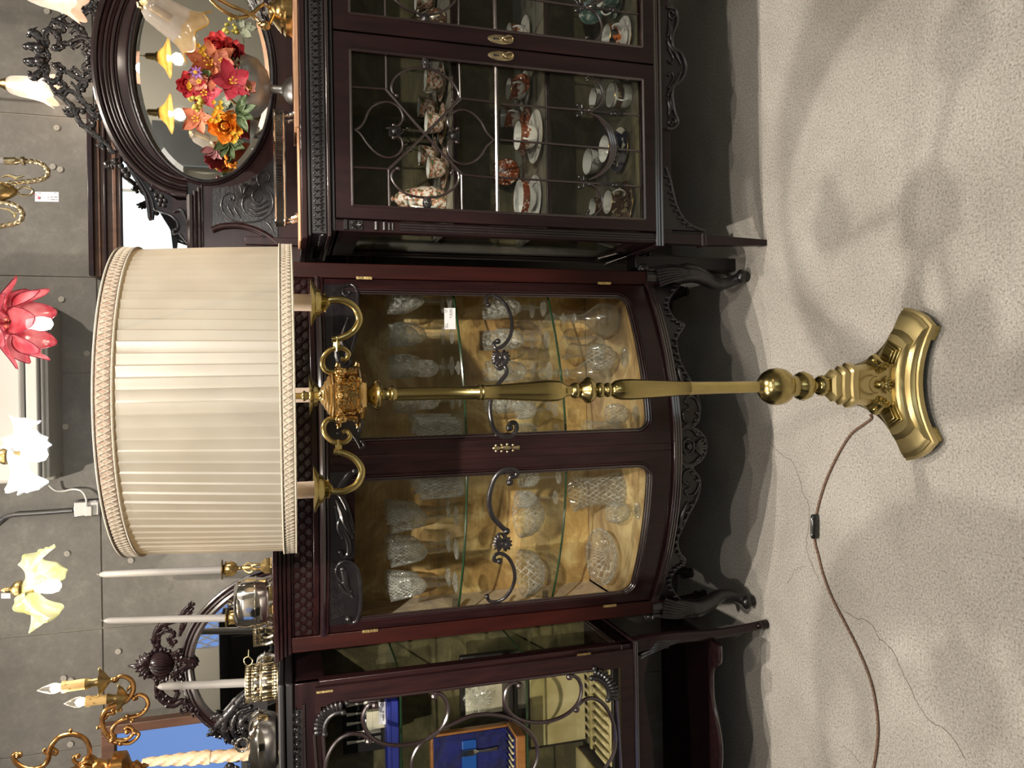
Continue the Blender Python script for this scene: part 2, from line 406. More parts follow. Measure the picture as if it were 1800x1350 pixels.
CUTB = vessel_glass('bold_cut_glass', 18, 110, .75, .26, base=.02, edge=.4)
ETCHG = vessel_glass('etched_glass', noise_=.40, base=.03, edge=.5)
SHELFG = glass_mat('shelf_glass', (.95, .97, .94), 1.4, rough=.02)
GEDGE = mat('green_glass_edge', (.015, .045, .02), .15)
BULB = mat('lit_bulb', (1, 1, 1), .3, emit=(1, .93, .80), estr=5)
BULBW = mat('lit_white_bulb', (1, 1, 1), .3, emit=(.92, .97, 1), estr=8)
FLAME = mat('glowing_filament', (1, .8, .6), .3, emit=(1, .85, .62), estr=14)

def tint_glass(name, c_in, c_out, alpha, rough=.15):
    "art glass: coloured, lets light through"
    m, nt, b = newmat(name); L = nt.links.new; out = nt.nodes['Material Output']
    v = coords(nt); n = N(nt, 'ShaderNodeTexNoise', Scale=22, Detail=2); L(v, n.inputs['Vector'])
    r = ramp(nt, [(.35, c_in), (.65, c_out)]); L(n.outputs[0], r.inputs[0])
    tl = N(nt, 'ShaderNodeBsdfTranslucent'); df = N(nt, 'ShaderNodeBsdfDiffuse'); tr = N(nt, 'ShaderNodeBsdfTransparent'); gl = N(nt, 'ShaderNodeBsdfGlossy', Roughness=rough)
    L(r.outputs[0], tl.inputs[0]); L(r.outputs[0], df.inputs[0]); tr.inputs[0].default_value = (*[.4+.6*q for q in c_out], 1)
    a = N(nt, 'ShaderNodeMixShader'); a.inputs[0].default_value = .35; L(tl.outputs[0], a.inputs[1]); L(df.outputs[0], a.inputs[2])
    c = N(nt, 'ShaderNodeMixShader'); c.inputs[0].default_value = alpha; L(tr.outputs[0], c.inputs[1]); L(a.outputs[0], c.inputs[2])
    lw = N(nt, 'ShaderNodeLayerWeight', Blend=.25); e = N(nt, 'ShaderNodeMixShader'); ff = N(nt, 'ShaderNodeMath', operation='MULTIPLY'); ff.inputs[1].default_value = .25; L(lw.outputs['Facing'], ff.inputs[0]); L(ff.outputs[0], e.inputs[0]); L(c.outputs[0], e.inputs[1]); L(gl.outputs[0], e.inputs[2])
    L(e.outputs[0], out.inputs[0]); nt.nodes.remove(b); return m
REDG = tint_glass('cranberry_glass', (.50, .06, .10), (.72, .30, .34), .5)
REDRIM = mat('dark_red_rim', (.16, .01, .03), .2)
WHITEG = tint_glass('opal_white_glass', (.75, .80, .84), (.9, .92, .94), .45)
YELG = tint_glass('yellow_green_glass', (.62, .64, .30), (.85, .85, .68), .65)
PEACHG = tint_glass('peach_glass', (.85, .45, .32), (.90, .62, .48), .6)
ETCHW = tint_glass('etched_pearl_glass', (.70, .62, .52), (.84, .78, .72), .40)
AMBG = tint_glass('amber_glass', (.55, .38, .12), (.75, .55, .22), .8)

def china(name, base, c1, c2, scale, lo, z0=None, z1=None):
    m, nt, b = newmat(name); L = nt.links.new
    v = coords(nt); vo = N(nt, 'ShaderNodeTexVoronoi', Scale=scale); L(v, vo.inputs['Vector'])
    n = N(nt, 'ShaderNodeTexNoise', Scale=scale*1.4, Detail=3); L(v, n.inputs['Vector'])
    r = ramp(nt, [(lo-.03, c2), (lo, c1), (lo+.07, c1), (lo+.09, base)]); r.color_ramp.interpolation = 'CONSTANT'
    if z0 is None: L(n.outputs[0], r.inputs[0])
    else:
        sp = N(nt, 'ShaderNodeSeparateXYZ'); L(v, sp.inputs[0]); mr = N(nt, 'ShaderNodeMapRange'); L(sp.outputs[2], mr.inputs[0])
        mr.inputs[1].default_value = z0; mr.inputs[2].default_value = z1; mr.inputs[3].default_value = .35; mr.inputs[4].default_value = -.02
        ad = N(nt, 'ShaderNodeMath', operation='ADD'); L(n.outputs[0], ad.inputs[0]); L(mr.outputs[0], ad.inputs[1]); L(ad.outputs[0], r.inputs[0])
    L(r.outputs[0], b.inputs['Base Color'])
    b.inputs['Roughness'].default_value = .12; b.inputs['Coat Weight'].default_value = .5; return m
IMARI = china('imari_red_china', (.72, .70, .66), (.36, .10, .03), (.20, .04, .015), 75, .50)
IMARIC = china('imari_cup_china', (.76, .74, .70), (.36, .10, .03), (.20, .04, .015), 75, .53, .030, .052)
ROSEC = china('rose_china', (.76, .73, .66), (.56, .24, .15), (.10, .15, .08), 60, .42)
NAVYC = china('navy_gilt_china', (.70, .66, .56), (.015, .02, .06), (.015, .015, .05), 16, .52)
GOLDC = china('brown_gilt_china', (.42, .36, .22), (.06, .035, .03), (.10, .05, .03), 34, .48)
REDC = china('orange_black_china', (.72, .70, .68), (.60, .14, .02), (.015, .01, .01), 40, .52, .028, .05)
GILTR = mat('gilt_rim', (.6, .42, .15), .2, 1)
# ================================================================ the room
WALLY = 2.80
def concrete(name, c0, c1, c2, big, speck, bump=.25, lo=(.45, .45, .45)):
    m, nt, b = newmat(name); L = nt.links.new; v = coords(nt)
    n = N(nt, 'ShaderNodeTexNoise', Scale=big, Detail=8, Roughness=.62, Distortion=.3); L(v, n.inputs['Vector'])
    r = ramp(nt, [(.30, c0), (.5, c1), (.70, c2)]); L(n.outputs[0], r.inputs[0])
    s = N(nt, 'ShaderNodeTexNoise', Scale=speck, Detail=6, Roughness=.8); L(v, s.inputs['Vector'])
    sr = ramp(nt, [(.36, lo), (.46, tuple(.5*q+.5 if q > .6 else .80 for q in lo)), (.54, (1, 1, 1)), (.64, (1.25, 1.25, 1.25))]); L(s.outputs[0], sr.inputs[0])
    mx = N(nt, 'ShaderNodeMix', data_type='RGBA', blend_type='MULTIPLY'); mx.inputs[0].default_value = 1
    L(r.outputs[0], mx.inputs[6]); L(sr.outputs[0], mx.inputs[7])
    L(mx.outputs[2], b.inputs['Base Color']); b.inputs['Roughness'].default_value = .62
    bp = N(nt, 'ShaderNodeBump', Strength=bump, Distance=.004); L(s.outputs[0], bp.inputs['Height']); L(bp.outputs[0], b.inputs['Normal'])
    return m
FLOORM = concrete('ground_concrete', (.43, .405, .36), (.53, .502, .452), (.63, .602, .55), 2.2, 170, .8, lo=(.34, .33, .31))
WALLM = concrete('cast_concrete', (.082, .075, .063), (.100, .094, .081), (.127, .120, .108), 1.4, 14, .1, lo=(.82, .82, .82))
PAINT = mat('painted_wall', (.52, .49, .41), .8, col2=(.58, .55, .47), scale=1.2)
CEILM = mat('ceiling_paint', (.42, .41, .38), .9)
CRACK = mat('hairline_crack', (.20, .175, .145), .9)
HOLE = mat('tie_hole_concrete', (.17, .155, .13), .9)
PLUG = mat('mortar_plug', (.25, .235, .205), .9)

fl = MB().box(-4.6, 4.6, -2.6, WALLY+.05, -.1, 0).build('floor', FLOORM, kind='structure', flat=True)
def crack(pts, w):
    m = MB(); q = cr([PZ(x, y, .0006) for x, y in pts], 5)
    vs = []; fs = []
    for i, p in enumerate(q):
        t = (q[min(i+1, len(q)-1)]-q[max(i-1, 0)]).normalized(); n = Vector((-t.y, t.x, 0))
        j = Vector((random.uniform(-1, 1), random.uniform(-1, 1), 0))*.004
        ww = w*random.uniform(.5, 1.2)*.5
        vs += [p+j+n*ww, p+j-n*ww]
    fs = [(2*i, 2*i+1, 2*i+3, 2*i+2) for i in range(len(q)-1)]
    m.add(vs, fs).build('crack', CRACK, fl, flat=True)
crack([(1352, 775), (1370, 795), (1392, 812), (1405, 842), (1412, 870), (1422, 890), (1418, 950), (1420, 975), (1432, 1005), (1442, 1025)], .0022)
crack([(1384, 1025), (1396, 1005), (1412, 995)], .002)
crack([(1472, 1062), (1495, 1082), (1528, 1095), (1545, 1122), (1568, 1145), (1590, 1190), (1612, 1235), (1635, 1268), (1668, 1288), (1700, 1335)], .0028)
crack([(1484, 1310), (1500, 1328), (1512, 1340)], .002)

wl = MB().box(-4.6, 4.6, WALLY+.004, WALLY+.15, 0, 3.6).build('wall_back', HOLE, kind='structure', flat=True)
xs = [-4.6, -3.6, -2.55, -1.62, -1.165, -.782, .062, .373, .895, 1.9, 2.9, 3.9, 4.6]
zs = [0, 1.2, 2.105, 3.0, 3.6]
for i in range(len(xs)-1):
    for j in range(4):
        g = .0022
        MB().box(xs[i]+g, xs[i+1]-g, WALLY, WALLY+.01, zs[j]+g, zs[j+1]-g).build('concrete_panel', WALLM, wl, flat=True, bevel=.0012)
def tie(x, y, plug=True):
    c = P(x, y, WALLY-.001)
    m = MB().tube([c+Vector((0, -.0012, 0)), c+Vector((0, .002, 0))], .0105, seg=16).build('tie_hole_ring', HOLE, wl)
    if plug: MB().tube([c+Vector((0, -.003, 0)), c+Vector((0, -.001, 0))], .0085, seg=14).build('tie_plug', PLUG, wl)
    MB().tube([c+Vector((0, -.0038, 0)), c+Vector((0, -.002, 0))], .0018, seg=8).build('plug_pit', CRACK, wl)
for x, y in ((93, 293), (106, 298), (108, 526), (153, 621), (115, 750), (118, 973), (112, 1192), (125, 1196), (83, 20), (100, 225), (208, 1145), (230, 985), (124, 1308)): tie(x, y)
MB().box(-4.65, -4.6, -2.6, WALLY, 0, 3.6).build('wall_left', PAINT, kind='structure', flat=True)
MB().box(4.6, 4.65, -2.6, WALLY, 0, 3.6).build('wall_right', PAINT, kind='structure', flat=True)
MB().box(-4.6, 4.6, -2.6, WALLY+.1, 3.6, 3.7).build('ceiling', CEILM, kind='structure', flat=True)
# wall behind the camera, seen only in the mirrors: opening for two high windows
wb = MB()
WIN = [(.85, 1.93, 1.7, 3.5), (-4.25, -3.2, 2.0, 3.3), (-2.45, -2.05, 2.05, 2.7), (1.95, 2.75, 2.85, 3.5)]
# columns of wall around the windows
ed = [-4.6, -4.25, -3.2, -2.45, -2.05, .85, 1.93, 1.95, 2.75, 4.6]
for a, b in zip(ed, ed[1:]):
    wd = [q for q in WIN if abs(q[0]-a) < 1e-6]
    if wd:
        wb.box(a, b, -2.65, -2.6, 0, wd[0][2]); wb.box(a, b, -2.65, -2.6, wd[0][3], 3.6)
    else: wb.box(a, b, -2.65, -2.6, 0, 3.6)
wb.build('wall_behind_camera', PAINT, kind='structure', flat=True)
SKYW = mat('bright_sky_glass', (.1, .1, .1), .2, emit=(.80, .95, 1.0), estr=1.5)
SKYB = mat('blue_sky_glass', (.05, .05, .08), .2, emit=(.20, .36, .80), estr=.75)
for k, (q, mm) in enumerate(zip(WIN, (SKYW, SKYB, SKYB, SKYW))):
    wn = MB().box(q[0], q[1], -2.655, -2.645, q[2], q[3]).build('window_%d' % (k+1), mm, kind='structure', flat=True)
    if k in (1, 2):
        fr = MB()
        if k == 2:
            for t in range(-6, 7):
                fr.obb(((q[0]+q[1])/2+t*.07, -2.63, (q[2]+q[3])/2), (.006, 0, 0), (0, .006, 0), (.16, 0, .33))
                fr.obb(((q[0]+q[1])/2+t*.07, -2.62, (q[2]+q[3])/2), (.006, 0, 0), (0, .006, 0), (-.16, 0, .33))
        for zz in (q[2], q[3]): fr.box(q[0]-.03, q[1]+.03, -2.62, -2.58, zz-.03, zz+.03)
        fr.build('window_frame', PLASTIC, wn)
# dark board and black dresser that stand behind the camera, seen in the mirrors
x1 = P(268, 213, 7.35); x2 = P(470, 300, 7.35)
bd = root('dark_room_divider', (1.6, -2.3, 0), 'plain dark grey board seen only as a reflection in the round mirror', 'board')
BOARD = mat('slate_grey_board', (.075, .08, .082), .5, col2=(.10, .105, .10), scale=3)
zt = x1.z
MB().box(1.99, x1.x, -2.33, -2.30, .0, zt).build('board_panel', BOARD, bd, flat=True)
MB().box(1.99, x1.x, -2.36, -2.33, zt-.03, zt).build('board_rail', STEEL, bd, flat=True)
a = P(388, 1250, 6.2); b = P(388, 1092, 6.2)
dr = root('black_dresser', ((a.x+b.x)/2, -1.1, 0), 'tall black dresser seen only as a reflection in the carved oval mirror', 'dresser')
MB().box(a.x-.1, b.x, -1.4, -1.0, 0, a.z).build('dresser_body', FELT, dr, flat=True)
MB().box(a.x-.1, b.x-.1, -1.0, -.98, 1.25, a.z-.08).build('dresser_door', DARK2, dr, flat=True, bevel=.01)
# price tag hung against the wall
def print_line(m, o, u, v, wdt, h, n):
    "a row of small printed glyph strokes, too small in the photograph to be read"
    for i in range(n):
        if random.random() < .15: continue
        a = o+u*(wdt*i/n)
        hh = h*random.uniform(.7, 1)
        m.add([a, a+u*(wdt/n*.62), a+u*(wdt/n*.62)+v*hh, a+v*hh], [(0, 1, 2, 3)])
def text(s, o, u, v, h, name, mt, parent):
    cu = bpy.data.curves.new(name, 'FONT'); cu.body = s; cu.size = h*1.35
    t = bpy.data.objects.new(name, cu); C.objects.link(t)
    bpy.context.view_layer.update()
    me = bpy.data.meshes.new_from_object(t.evaluated_get(bpy.context.evaluated_depsgraph_get()))
    bpy.data.objects.remove(t)
    w_ = u.cross(v)
    off = Vector((0, 0, 0)); r = parent
    while r is not None: off += r.location; r = r.parent
    for vt in me.vertices: vt.co = o+u*vt.co.x+v*vt.co.y-off
    me.materials.clear(); me.materials.append(mt)
    ob = bpy.data.objects.new(name, me); C.objects.link(ob); ob.parent = parent
    return ob
def tagcard(name, corners, label, lines, strings, parentloc, cat='price tag'):
    "corners: origin (lower left as read), lower right, upper left"
    o, a, b = corners; u = (a-o); v = (b-o); W = u.length; H = v.length; u.normalize(); v.normalize(); n = u.cross(v)
    r = root(name, parentloc, label, cat)
    MB().obb(o+u*W/2+v*H/2-n*.0006, u*W/2, v*H/2, n*.0004).build('tag_card', PAPER, r, flat=True)
    m = MB()
    for fx, fy, fw_, fh, k in lines: print_line(m, o+u*W*fx+v*H*fy+n*.0003, u, v, W*fw_, H*fh, k)
    m.build('printed_lines', INK, r, flat=True)
    for fx, fy, fh, s in strings: text(s, o+u*W*fx+v*H*fy+n*.0004, u, v, H*fh, 'price_lettering', INK, r)
    return r
Yt = 2.3
o = P(61.5, 354, Yt); a = P(103, 354.5, Yt); b = P(61.5, 337, Yt)
tg = tagcard('price_tag', (o, a, b), 'white printed price tag on a string below the twisted brass chandelier', [(.55, .16, .42, .13, 16), (.04, .83, .20, .08, 9), (.80, .84, .13, .07, 6), (.85, .73, .05, .07, 2)], [(.52, .38, .17, '¥ 125 000')], (o+a)/2)
MB().tube([P(58, 340, Yt-.01), P(64, 343, Yt-.004), P(68, 345, Yt-.002)], .0008, 5).build('tag_string', RINK, tg)
c = P(68, 348, Yt-.001); MB().ball(c, (.004, .0004, .003)).build('tag_emblem', RINK, tg)

# air conditioner on the wall
acr = root('air_conditioner', (0, WALLY, 2.22), 'long cream white air conditioner high on the concrete wall behind the pendants', 'air conditioner')
AY = WALLY-.2
x0 = P(60, 848, AY).x; x1_ = P(60, 536, AY).x
def acbar(name, z0, z1, y0, y1, m, bev=.008, ins=0):
    return MB().box(x0+ins, x1_-ins, y0, y1, z0, z1).build(name, m, acr, bevel=bev, flat=False)
zf = P(41, 690, AY).z
acbar('front_panel', zf, zf+.26, AY-.005, WALLY, ACM, .012)
acbar('air_flap', P(65, 690, AY).z, zf-.004, AY+.004, WALLY-.03, ACM, .004, .004)
acbar('louvre', P(74, 690, AY+.01).z, P(66, 690, AY).z-.003, AY+.016, WALLY-.03, ACM, .003, .006)
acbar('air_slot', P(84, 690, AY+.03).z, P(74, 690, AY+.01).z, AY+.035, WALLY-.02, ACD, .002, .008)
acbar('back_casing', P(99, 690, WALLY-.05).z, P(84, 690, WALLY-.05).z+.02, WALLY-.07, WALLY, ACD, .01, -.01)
# socket, plug lead, conduit
so = P(150, 894, WALLY)
sk = root('wall_socket', so, 'grey double wall socket with a plug and steel conduit on the concrete', 'socket')
a = P(129, 909, WALLY-.02); b = P(176, 879, WALLY-.02)
MB().box(a.x, b.x, WALLY-.022, WALLY, b.z, a.z).build('socket_box', STEEL, sk, bevel=.003)
MB().box(a.x+.004, b.x-.004, WALLY-.028, WALLY-.022, b.z+.004, a.z-.004).build('cover_plate', PLASTIC, sk, bevel=.002)
MB().tube([P(128, 898, WALLY-.01), P(60, 903, WALLY-.01), P(25, 905, WALLY-.01), P(8, 909, WALLY-.01), P(-12, 925, WALLY-.01)], .0075, 10).build('conduit', STEEL, sk)
MB().obb(P(156, 898, WALLY-.033), (.016, 0, 0), (0, .007, 0), (0, 0, .011)).build('plug', PLASTIC, sk, bevel=.003)
MB().tube(cr([P(152, 891, WALLY-.035), P(151, 876, WALLY-.03), P(143, 863, WALLY-.02), P(128, 860, WALLY-.012), P(112, 863, WALLY-.012), P(97, 862, WALLY-.02), P(86, 853, WALLY-.03)]), .0032, 8).build('plug_lead', PLASTIC, sk)
# ================================================================ bow-fronted display cabinet in the middle
MX = -.2; HW = .562; HB = .518; YC = 2.115; YS = 2.29; YBK = 2.68
def bow(x): return YC+(YS-YC)*min(1.0, abs((x-MX)/HB))**2
def PB(x, y, d=0):
    Y = 2.2
    for _ in range(6):
        q = P(x, y, Y); Y = bow(q.x)+d
    return P(x, y, Y)
def lin(a, b, n): return [a+(b-a)*i/n for i in range(n+1)]
mc = root('bow_front_display_cabinet', (MX, 2.45, 0), 'dark mahogany bow-fronted display cabinet lined with gold cloth, behind the brass floor lamp', 'cabinet')
XS = lin(MX-HB, MX+HB, 28)
def bowbar(m, z0, z1, pr, th=.03, x0=MX-HB, x1=MX+HB, n=28):
    return m.box(x0, x1, -pr, th-pr, z0, z1, n, bow)
# carcase
for s in (-1, 1):
    xa, xb = sorted((MX+s*HW, MX+s*HB)); MB().box(xa, xb, YS-.005, YS+.035, .30, 1.507).build('corner_post', WOODR, mc, bevel=.002)
    MB().box(xa, xb, YBK-.03, YBK, .30, 1.507).build('back_post', WOODR, mc)
    xa, xb = sorted((MX+s*(HW-.004), MX+s*(HW-.02))); MB().box(xa, xb, YS+.03, YBK-.02, .37, 1.507).build('side_panel', WOOD, mc)
MB().box(MX-HW+.01, MX+HW-.01, YBK-.025, YBK-.012, .37, 1.507).build('back_board', WOOD, mc)
# lining
c = MB(); c.box(MX-HW+.024, MX+HW-.024, YBK-.033, YBK-.027, .445, 1.40)
c.box(MX-HW+.022, MX-HW+.027, YS+.035, YBK-.03, .445, 1.40); c.box(MX+HW-.027, MX+HW-.022, YS+.035, YBK-.03, .445, 1.40)
c.build('gold_cloth_lining', GOLDF, mc, label='gold damask lining')
def slab(m, z0, z1, ins, back=YBK-.035, half=HB, n=24):
    pts = [(x, bow(x)+ins) for x in lin(MX-half, MX+half, n)]+[(MX+half, back), (MX-half, back)]
    return m.prism(pts, z0, z1)
slab(MB(), .36, .440, .02, half=HB+.01).build('cabinet_floor', WOOD, mc)
slab(MB(), .4405, .444, .02, half=HB+.01).build('floor_lining', GOLDF, mc)
slab(MB(), 1.405, 1.44, .01, half=HB+.01).build('top_board', DARK2, mc)
# cornice, frieze and mouldings
def corn(m, z0, z1, pr):
    e = pr*.35; return m.prism([(MX-HW-e, YS-pr)]+[(x, bow(x)-pr) for x in lin(MX-HB, MX+HB, 28)]+[(MX+HW+e, YS-pr), (MX+HW+e, YBK), (MX-HW-e, YBK)], z0, z1)
m = MB(); corn(m, 1.540, 1.554, .034); corn(m, 1.530, 1.540, .027); corn(m, 1.519, 1.530, .018); corn(m, 1.507, 1.519, .010)
m.build('cornice', WOODH, mc, bevel=.003)
m = MB(); bowbar(m, 1.436, 1.507, -.006, .02); m.build('frieze_board', WOODH, mc)
m = MB(); bowbar(m, 1.430, 1.446, 0, .02); bowbar(m, 1.500, 1.508, 0, .02)
m.build('frieze_rail', WOODH, mc, bevel=.002)
# carved lattice of hexagons with a rosette in each
m = MB(); pit = .0315; zr = [1.457, 1.473, 1.489]
def fp(x, z, d): return Vector((x, bow(x)-d+.006, z))
nn = int(1.02/pit)
for r_, z in enumerate(zr):
    for i in range(nn+1):
        x = MX-.505+i*pit+(pit/2 if r_ == 1 else 0)
        if x > MX+.51: continue
        vs = [fp(x, z, .0055)]; 
        for k in range(12):
            a = 2*pi*k/12; q = .0092*(1+.14*cos(6*a)); vs.append(fp(x+q*cos(a)*1.05, z+q*sin(a)*.82, .0045))
        for k in range(12):
            a = 2*pi*k/12; q = .0102*(1+.14*cos(6*a)); vs.append(fp(x+q*cos(a)*1.05, z+q*sin(a)*.82, 0))
        fs = [(0, 1+k, 1+(k+1) % 12) for k in range(12)]+[(1+k, 13+k, 13+(k+1) % 12, 1+(k+1) % 12) for k in range(12)]
        m.add(vs, fs)
m.build('rosette_carving', mat('rosette_wood', (.022, .014, .014), .3, coat=.5), mc, kind='stuff')
m = MB(); hx = pit/2
for i in range(nn*2+1):
    x = MX-.505-hx/2+i*hx
    if x+hx > MX+.512: continue
    for z0_, z1_, sg in ((1.449, 1.465, 1), (1.465, 1.481, -1), (1.481, 1.497, 1)):
        up = (i % 2 == 0) == (sg == 1)
        a, b = (z0_, z1_) if up else (z1_, z0_)
        m.tube([fp(x+.001, a, .003), fp(x+hx-.001, b, .003)], .0022, 4)
m.build('lattice_carving', WOODH, mc, kind='stuff')
def hm(z, r, pr, mm=WOODH, name='moulding', par=None, lo=MX-HB, hi=MX+HB, seg=8):
    return MB().tube([(x, bow(x)-pr, z) for x in lin(lo, hi, 26)], r, seg).build(name, mm, par or mc)
SHINE = mat('polished_moulding', (.016, .008, .009), .22, coat=1)
SHINE.node_tree.nodes['Principled BSDF'].inputs['Specular IOR Level'].default_value = .8
hm(1.4195, .0085, .008, SHINE, 'frieze_moulding')
hm(1.4075, .005, .004, WOODH, 'frieze_bead')
for z, r in ((.3725, .0055), (.3635, .0045), (.3555, .005)): hm(z, r, .012, SHINE, 'base_moulding')
m = MB(); bowbar(m, .348, .378, .004, .03); m.build('base_rail', WOODH, mc)

# doors
def door(s):
    "s=-1: door on the side of the silver dish, s=1: door behind the lamp"
    xi = MX+s*.004; xo = MX+s*(HB-.002); lo, hi = sorted((xi, xo))
    ii = MX+s*.055; oo = MX+s*.474; gl, gh = sorted((ii, oo)); TH = .022
    fr = MB(); n = 14
    a, b = sorted((xi, ii)); fr.box(a, b, 0, TH, .380, 1.404, 3, bow)
    a, b = sorted((xo, oo)); fr.box(a, b, 0, TH, .380, 1.404, 3, bow)
    R = .036
    def zt(x):
        d = min(x-gl, gh-x); z = .455+.012*((abs(x-MX)-.055)/.42)*0
        return z+(R-sqrt(max(0, R*R-(R-d)**2)) if d < R else 0)
    fr.strip([gl, gl+.003, gl+.008, gl+.016, gl+.026]+lin(gl+R, gh-R, n)+[gh-.026, gh-.016, gh-.008, gh-.003, gh], zt, .380, bow, TH)
    fr.strip(lin(gl, gh, n), 1.404, 1.335, bow, TH)
    D = fr.build('door', WOOD, mc)
    # beads around the glass
    for k, (of, dp, rr) in enumerate(((.003, -.001, .0032), (.010, -.0025, .0038), (-.003, .003, .0025))):
        pts = []
        def q(x, z): return Vector((x, bow(x)+dp, z))
        g0 = gl-of; g1 = gh+of; zb = .455-of; Rr = R+of
        pts = [q(g0, 1.345), q(g0, 1.1), q(g0, .8), q(g0, zb+Rr)]
        for t in range(1, 8): a_ = pi+pi/2*t/8; pts.append(q(g0+Rr+Rr*cos(a_), zb+Rr+Rr*sin(a_)))
        pts += [q(x, zb) for x in lin(g0+Rr, g1-Rr, 10)]
        for t in range(1, 8): a_ = 1.5*pi+pi/2*t/8; pts.append(q(g1-Rr+Rr*cos(a_), zb+Rr+Rr*sin(a_)))
        pts += [q(g1, zb+Rr), q(g1, .8), q(g1, 1.1), q(g1, 1.345)]
        MB().tube(pts, rr, 6).build('glazing_bead', SHINE if k != 1 else WOOD, D)
    MB().strip(lin(gl-.004, gh+.004, 20), 1.345, .440, lambda x: bow(x)+.012, .0025).build('glass_pane', PANE, D)
    for z0_, z1_ in ((1.262, 1.308), (.500, .545)):
        x = xo; MB().box(min(x, x+s*.006)-.001, max(x, x+s*.006)+.001, YS-.012, YS-.004, z0_, z1_).build('hinge', BRASSD, D)
    return D
DL = door(-1); DR = door(1)
MB().box(MX-.010, MX+.012, bow(MX)-.004, bow(MX)+.001, .381, 1.403).build('meeting_bead', WOOD, DR, bevel=.002)
def tr_(pts, d=0, n=5): return cr([PB(x, y, d) for x, y in pts], n)
def carve(m, pts, r0, r1=None, d=-.006, seg=7, flat=.7, ends=True, bulge=None):
    q = tr_(pts, d); r1 = r0 if r1 is None else r1
    def rr(t):
        if bulge: return r0+(r1-r0)*t+bulge*sin(pi*t)
        return r0+(r1-r0)*t
    m.tube(q, rr, seg, flat=flat)
    if bulge and bulge > .0035: leafy(m, q, r0*.9, 4)
    if ends: m.ball(q[0], rr(0)*1.5, 8, 5); m.ball(q[-1], rr(1)*1.5, 8, 5)
    return m
def leafy(m, q, r, step=4, L=1.9, side=None):
    "small acanthus leaflets set along a carved stem"
    for i in range(step, len(q)-step//2, step):
        t = (q[min(i+1, len(q)-1)]-q[i-1]); 
        if t.length < 1e-6: continue
        t.normalize(); n = Vector((-t.z, 0, t.x)); sg = side if side else (1 if (i//step) % 2 else -1)
        a = q[i]; m.tube([a, a+(t*.5+n*sg)*r*L*.55+Vector((0, -r*.5, 0)), a+(t*1.25+n*sg*.9)*r*L], [r*.75, r*.8, r*.15], 6)
        m.tube([a+Vector((0, -r*.8, 0)), a+t*r*1.4+Vector((0, -r*1.0, 0)), a+t*r*3+Vector((0, -r*.6, 0))], [r*.15, r*.42, r*.1], 5)
    return m
def leafs(m, c, R0, a0, a1, n, w, d=-.006, f=None):
    "fan of carved leaf blades about image point c"
    for i in range(n):
        a = radians(lerp(a0, a1, i/max(1, n-1))); e = (c[0]+R0*cos(a), c[1]+R0*sin(a))
        p = [(f or PB)(*c, d), (f or PB)(lerp(c[0], e[0], .55), lerp(c[1], e[1], .55), d-.004), (f or PB)(*e, d)]
        m.tube(cr(p, 4), lambda t: w*(.5+1.2*sin(pi*min(1, t*1.05)))*(1-.6*t), 6, flat=.6)
    return m
# carved panels along the top of each door
lowL = [(632, 828), (624, 834), (609, 850), (609, 885), (614, 910), (623, 930), (624, 980), (610, 988), (627, 998), (634, 1015), (636, 1040), (632, 1075), (626, 1092), (606, 1098)]
lowR = [(606, 500), (629, 508), (629, 540), (626, 600), (620, 618), (617, 645), (612, 680), (613, 715), (620, 735), (634, 755), (634, 772)]
for D, low in ((DL, lowL), (DR, lowR)):
    tab = sorted([(PB(x, y, -.004).x, PB(x, y, -.004).z) for x, y in low])
    xs_ = lin(tab[0][0], tab[-1][0], 40)
    MB().strip(xs_, 1.402, lambda x: interp(tab, x), lambda x: bow(x)-.004, .012).build('carved_panel', DARK2, D)
m = MB()
carve(m, [(612, 1088), (618, 1095), (628, 1090), (634, 1068), (634, 1035), (629, 1003), (614, 987), (598, 990), (591, 1003), (596, 1018), (604, 1024)], .0062, .0040)
carve(m, [(602, 1000), (606, 1012), (610, 1030), (620, 1050)], .005, .002, bulge=.006)
carve(m, [(618, 1048), (606, 1040), (597, 1028)], .003, .002, bulge=.004)
carve(m, [(598, 970), (605, 979), (613, 972), (612, 952), (603, 932), (594, 912), (590, 890)], .004, .003, bulge=.003)
carve(m, [(592, 880), (602, 900), (608, 920), (620, 945)], .003, .002, bulge=.009)
carve(m, [(596, 870), (606, 885), (616, 915), (622, 935)], .003, .002, bulge=.005)
carve(m, [(588, 868), (600, 850), (612, 835), (624, 828)], .002, .006, bulge=.003)
carve(m, [(600, 905), (596, 925), (602, 945)], .002, .002, bulge=.006)
m.build('door_carving', DARK, DL)
m = MB()
carve(m, [(614, 514), (609, 520), (603, 514), (605, 503), (618, 500), (628, 512), (629, 540), (628, 575), (622, 605), (616, 622)], .0035, .0050)
carve(m, [(612, 560), (606, 580), (602, 600), (612, 620), (606, 636), (598, 640)], .003, .004, bulge=.005)
carve(m, [(600, 640), (610, 645), (616, 635), (610, 626)], .004, .003)
carve(m, [(590, 600), (594, 625), (602, 650), (608, 680)], .003, .003, bulge=.007)
carve(m, [(600, 690), (612, 700), (620, 722), (634, 745), (632, 757)], .003, .004, bulge=.006)
carve(m, [(636, 776), (640, 783), (634, 787), (630, 780), (620, 765), (606, 758), (594, 762)], .004, .003)
m.build('door_carving', DARK, DR)
for D, y0_, y1_, fx in ((DL, 985, 1088, lambda y: interp([(985, 598), (1030, 600), (1088, 606)], y)), (DR, 503, 590, lambda y: interp([(503, 596), (545, 618), (590, 602)], y))):
    m = MB()
    for k in range(26):
        y = y0_+(y1_-y0_)*k/25
        for sl in (-9, 9):
            a = (584, y); b = (min(606, fx(y)), y+sl)
            if not (y0_ <= b[1] <= y1_): continue
            m.tube([PB(*a, -.005), PB(*b, -.005)], .0011, 4)
    m.build('lattice_carving', DARK, D, kind='stuff')
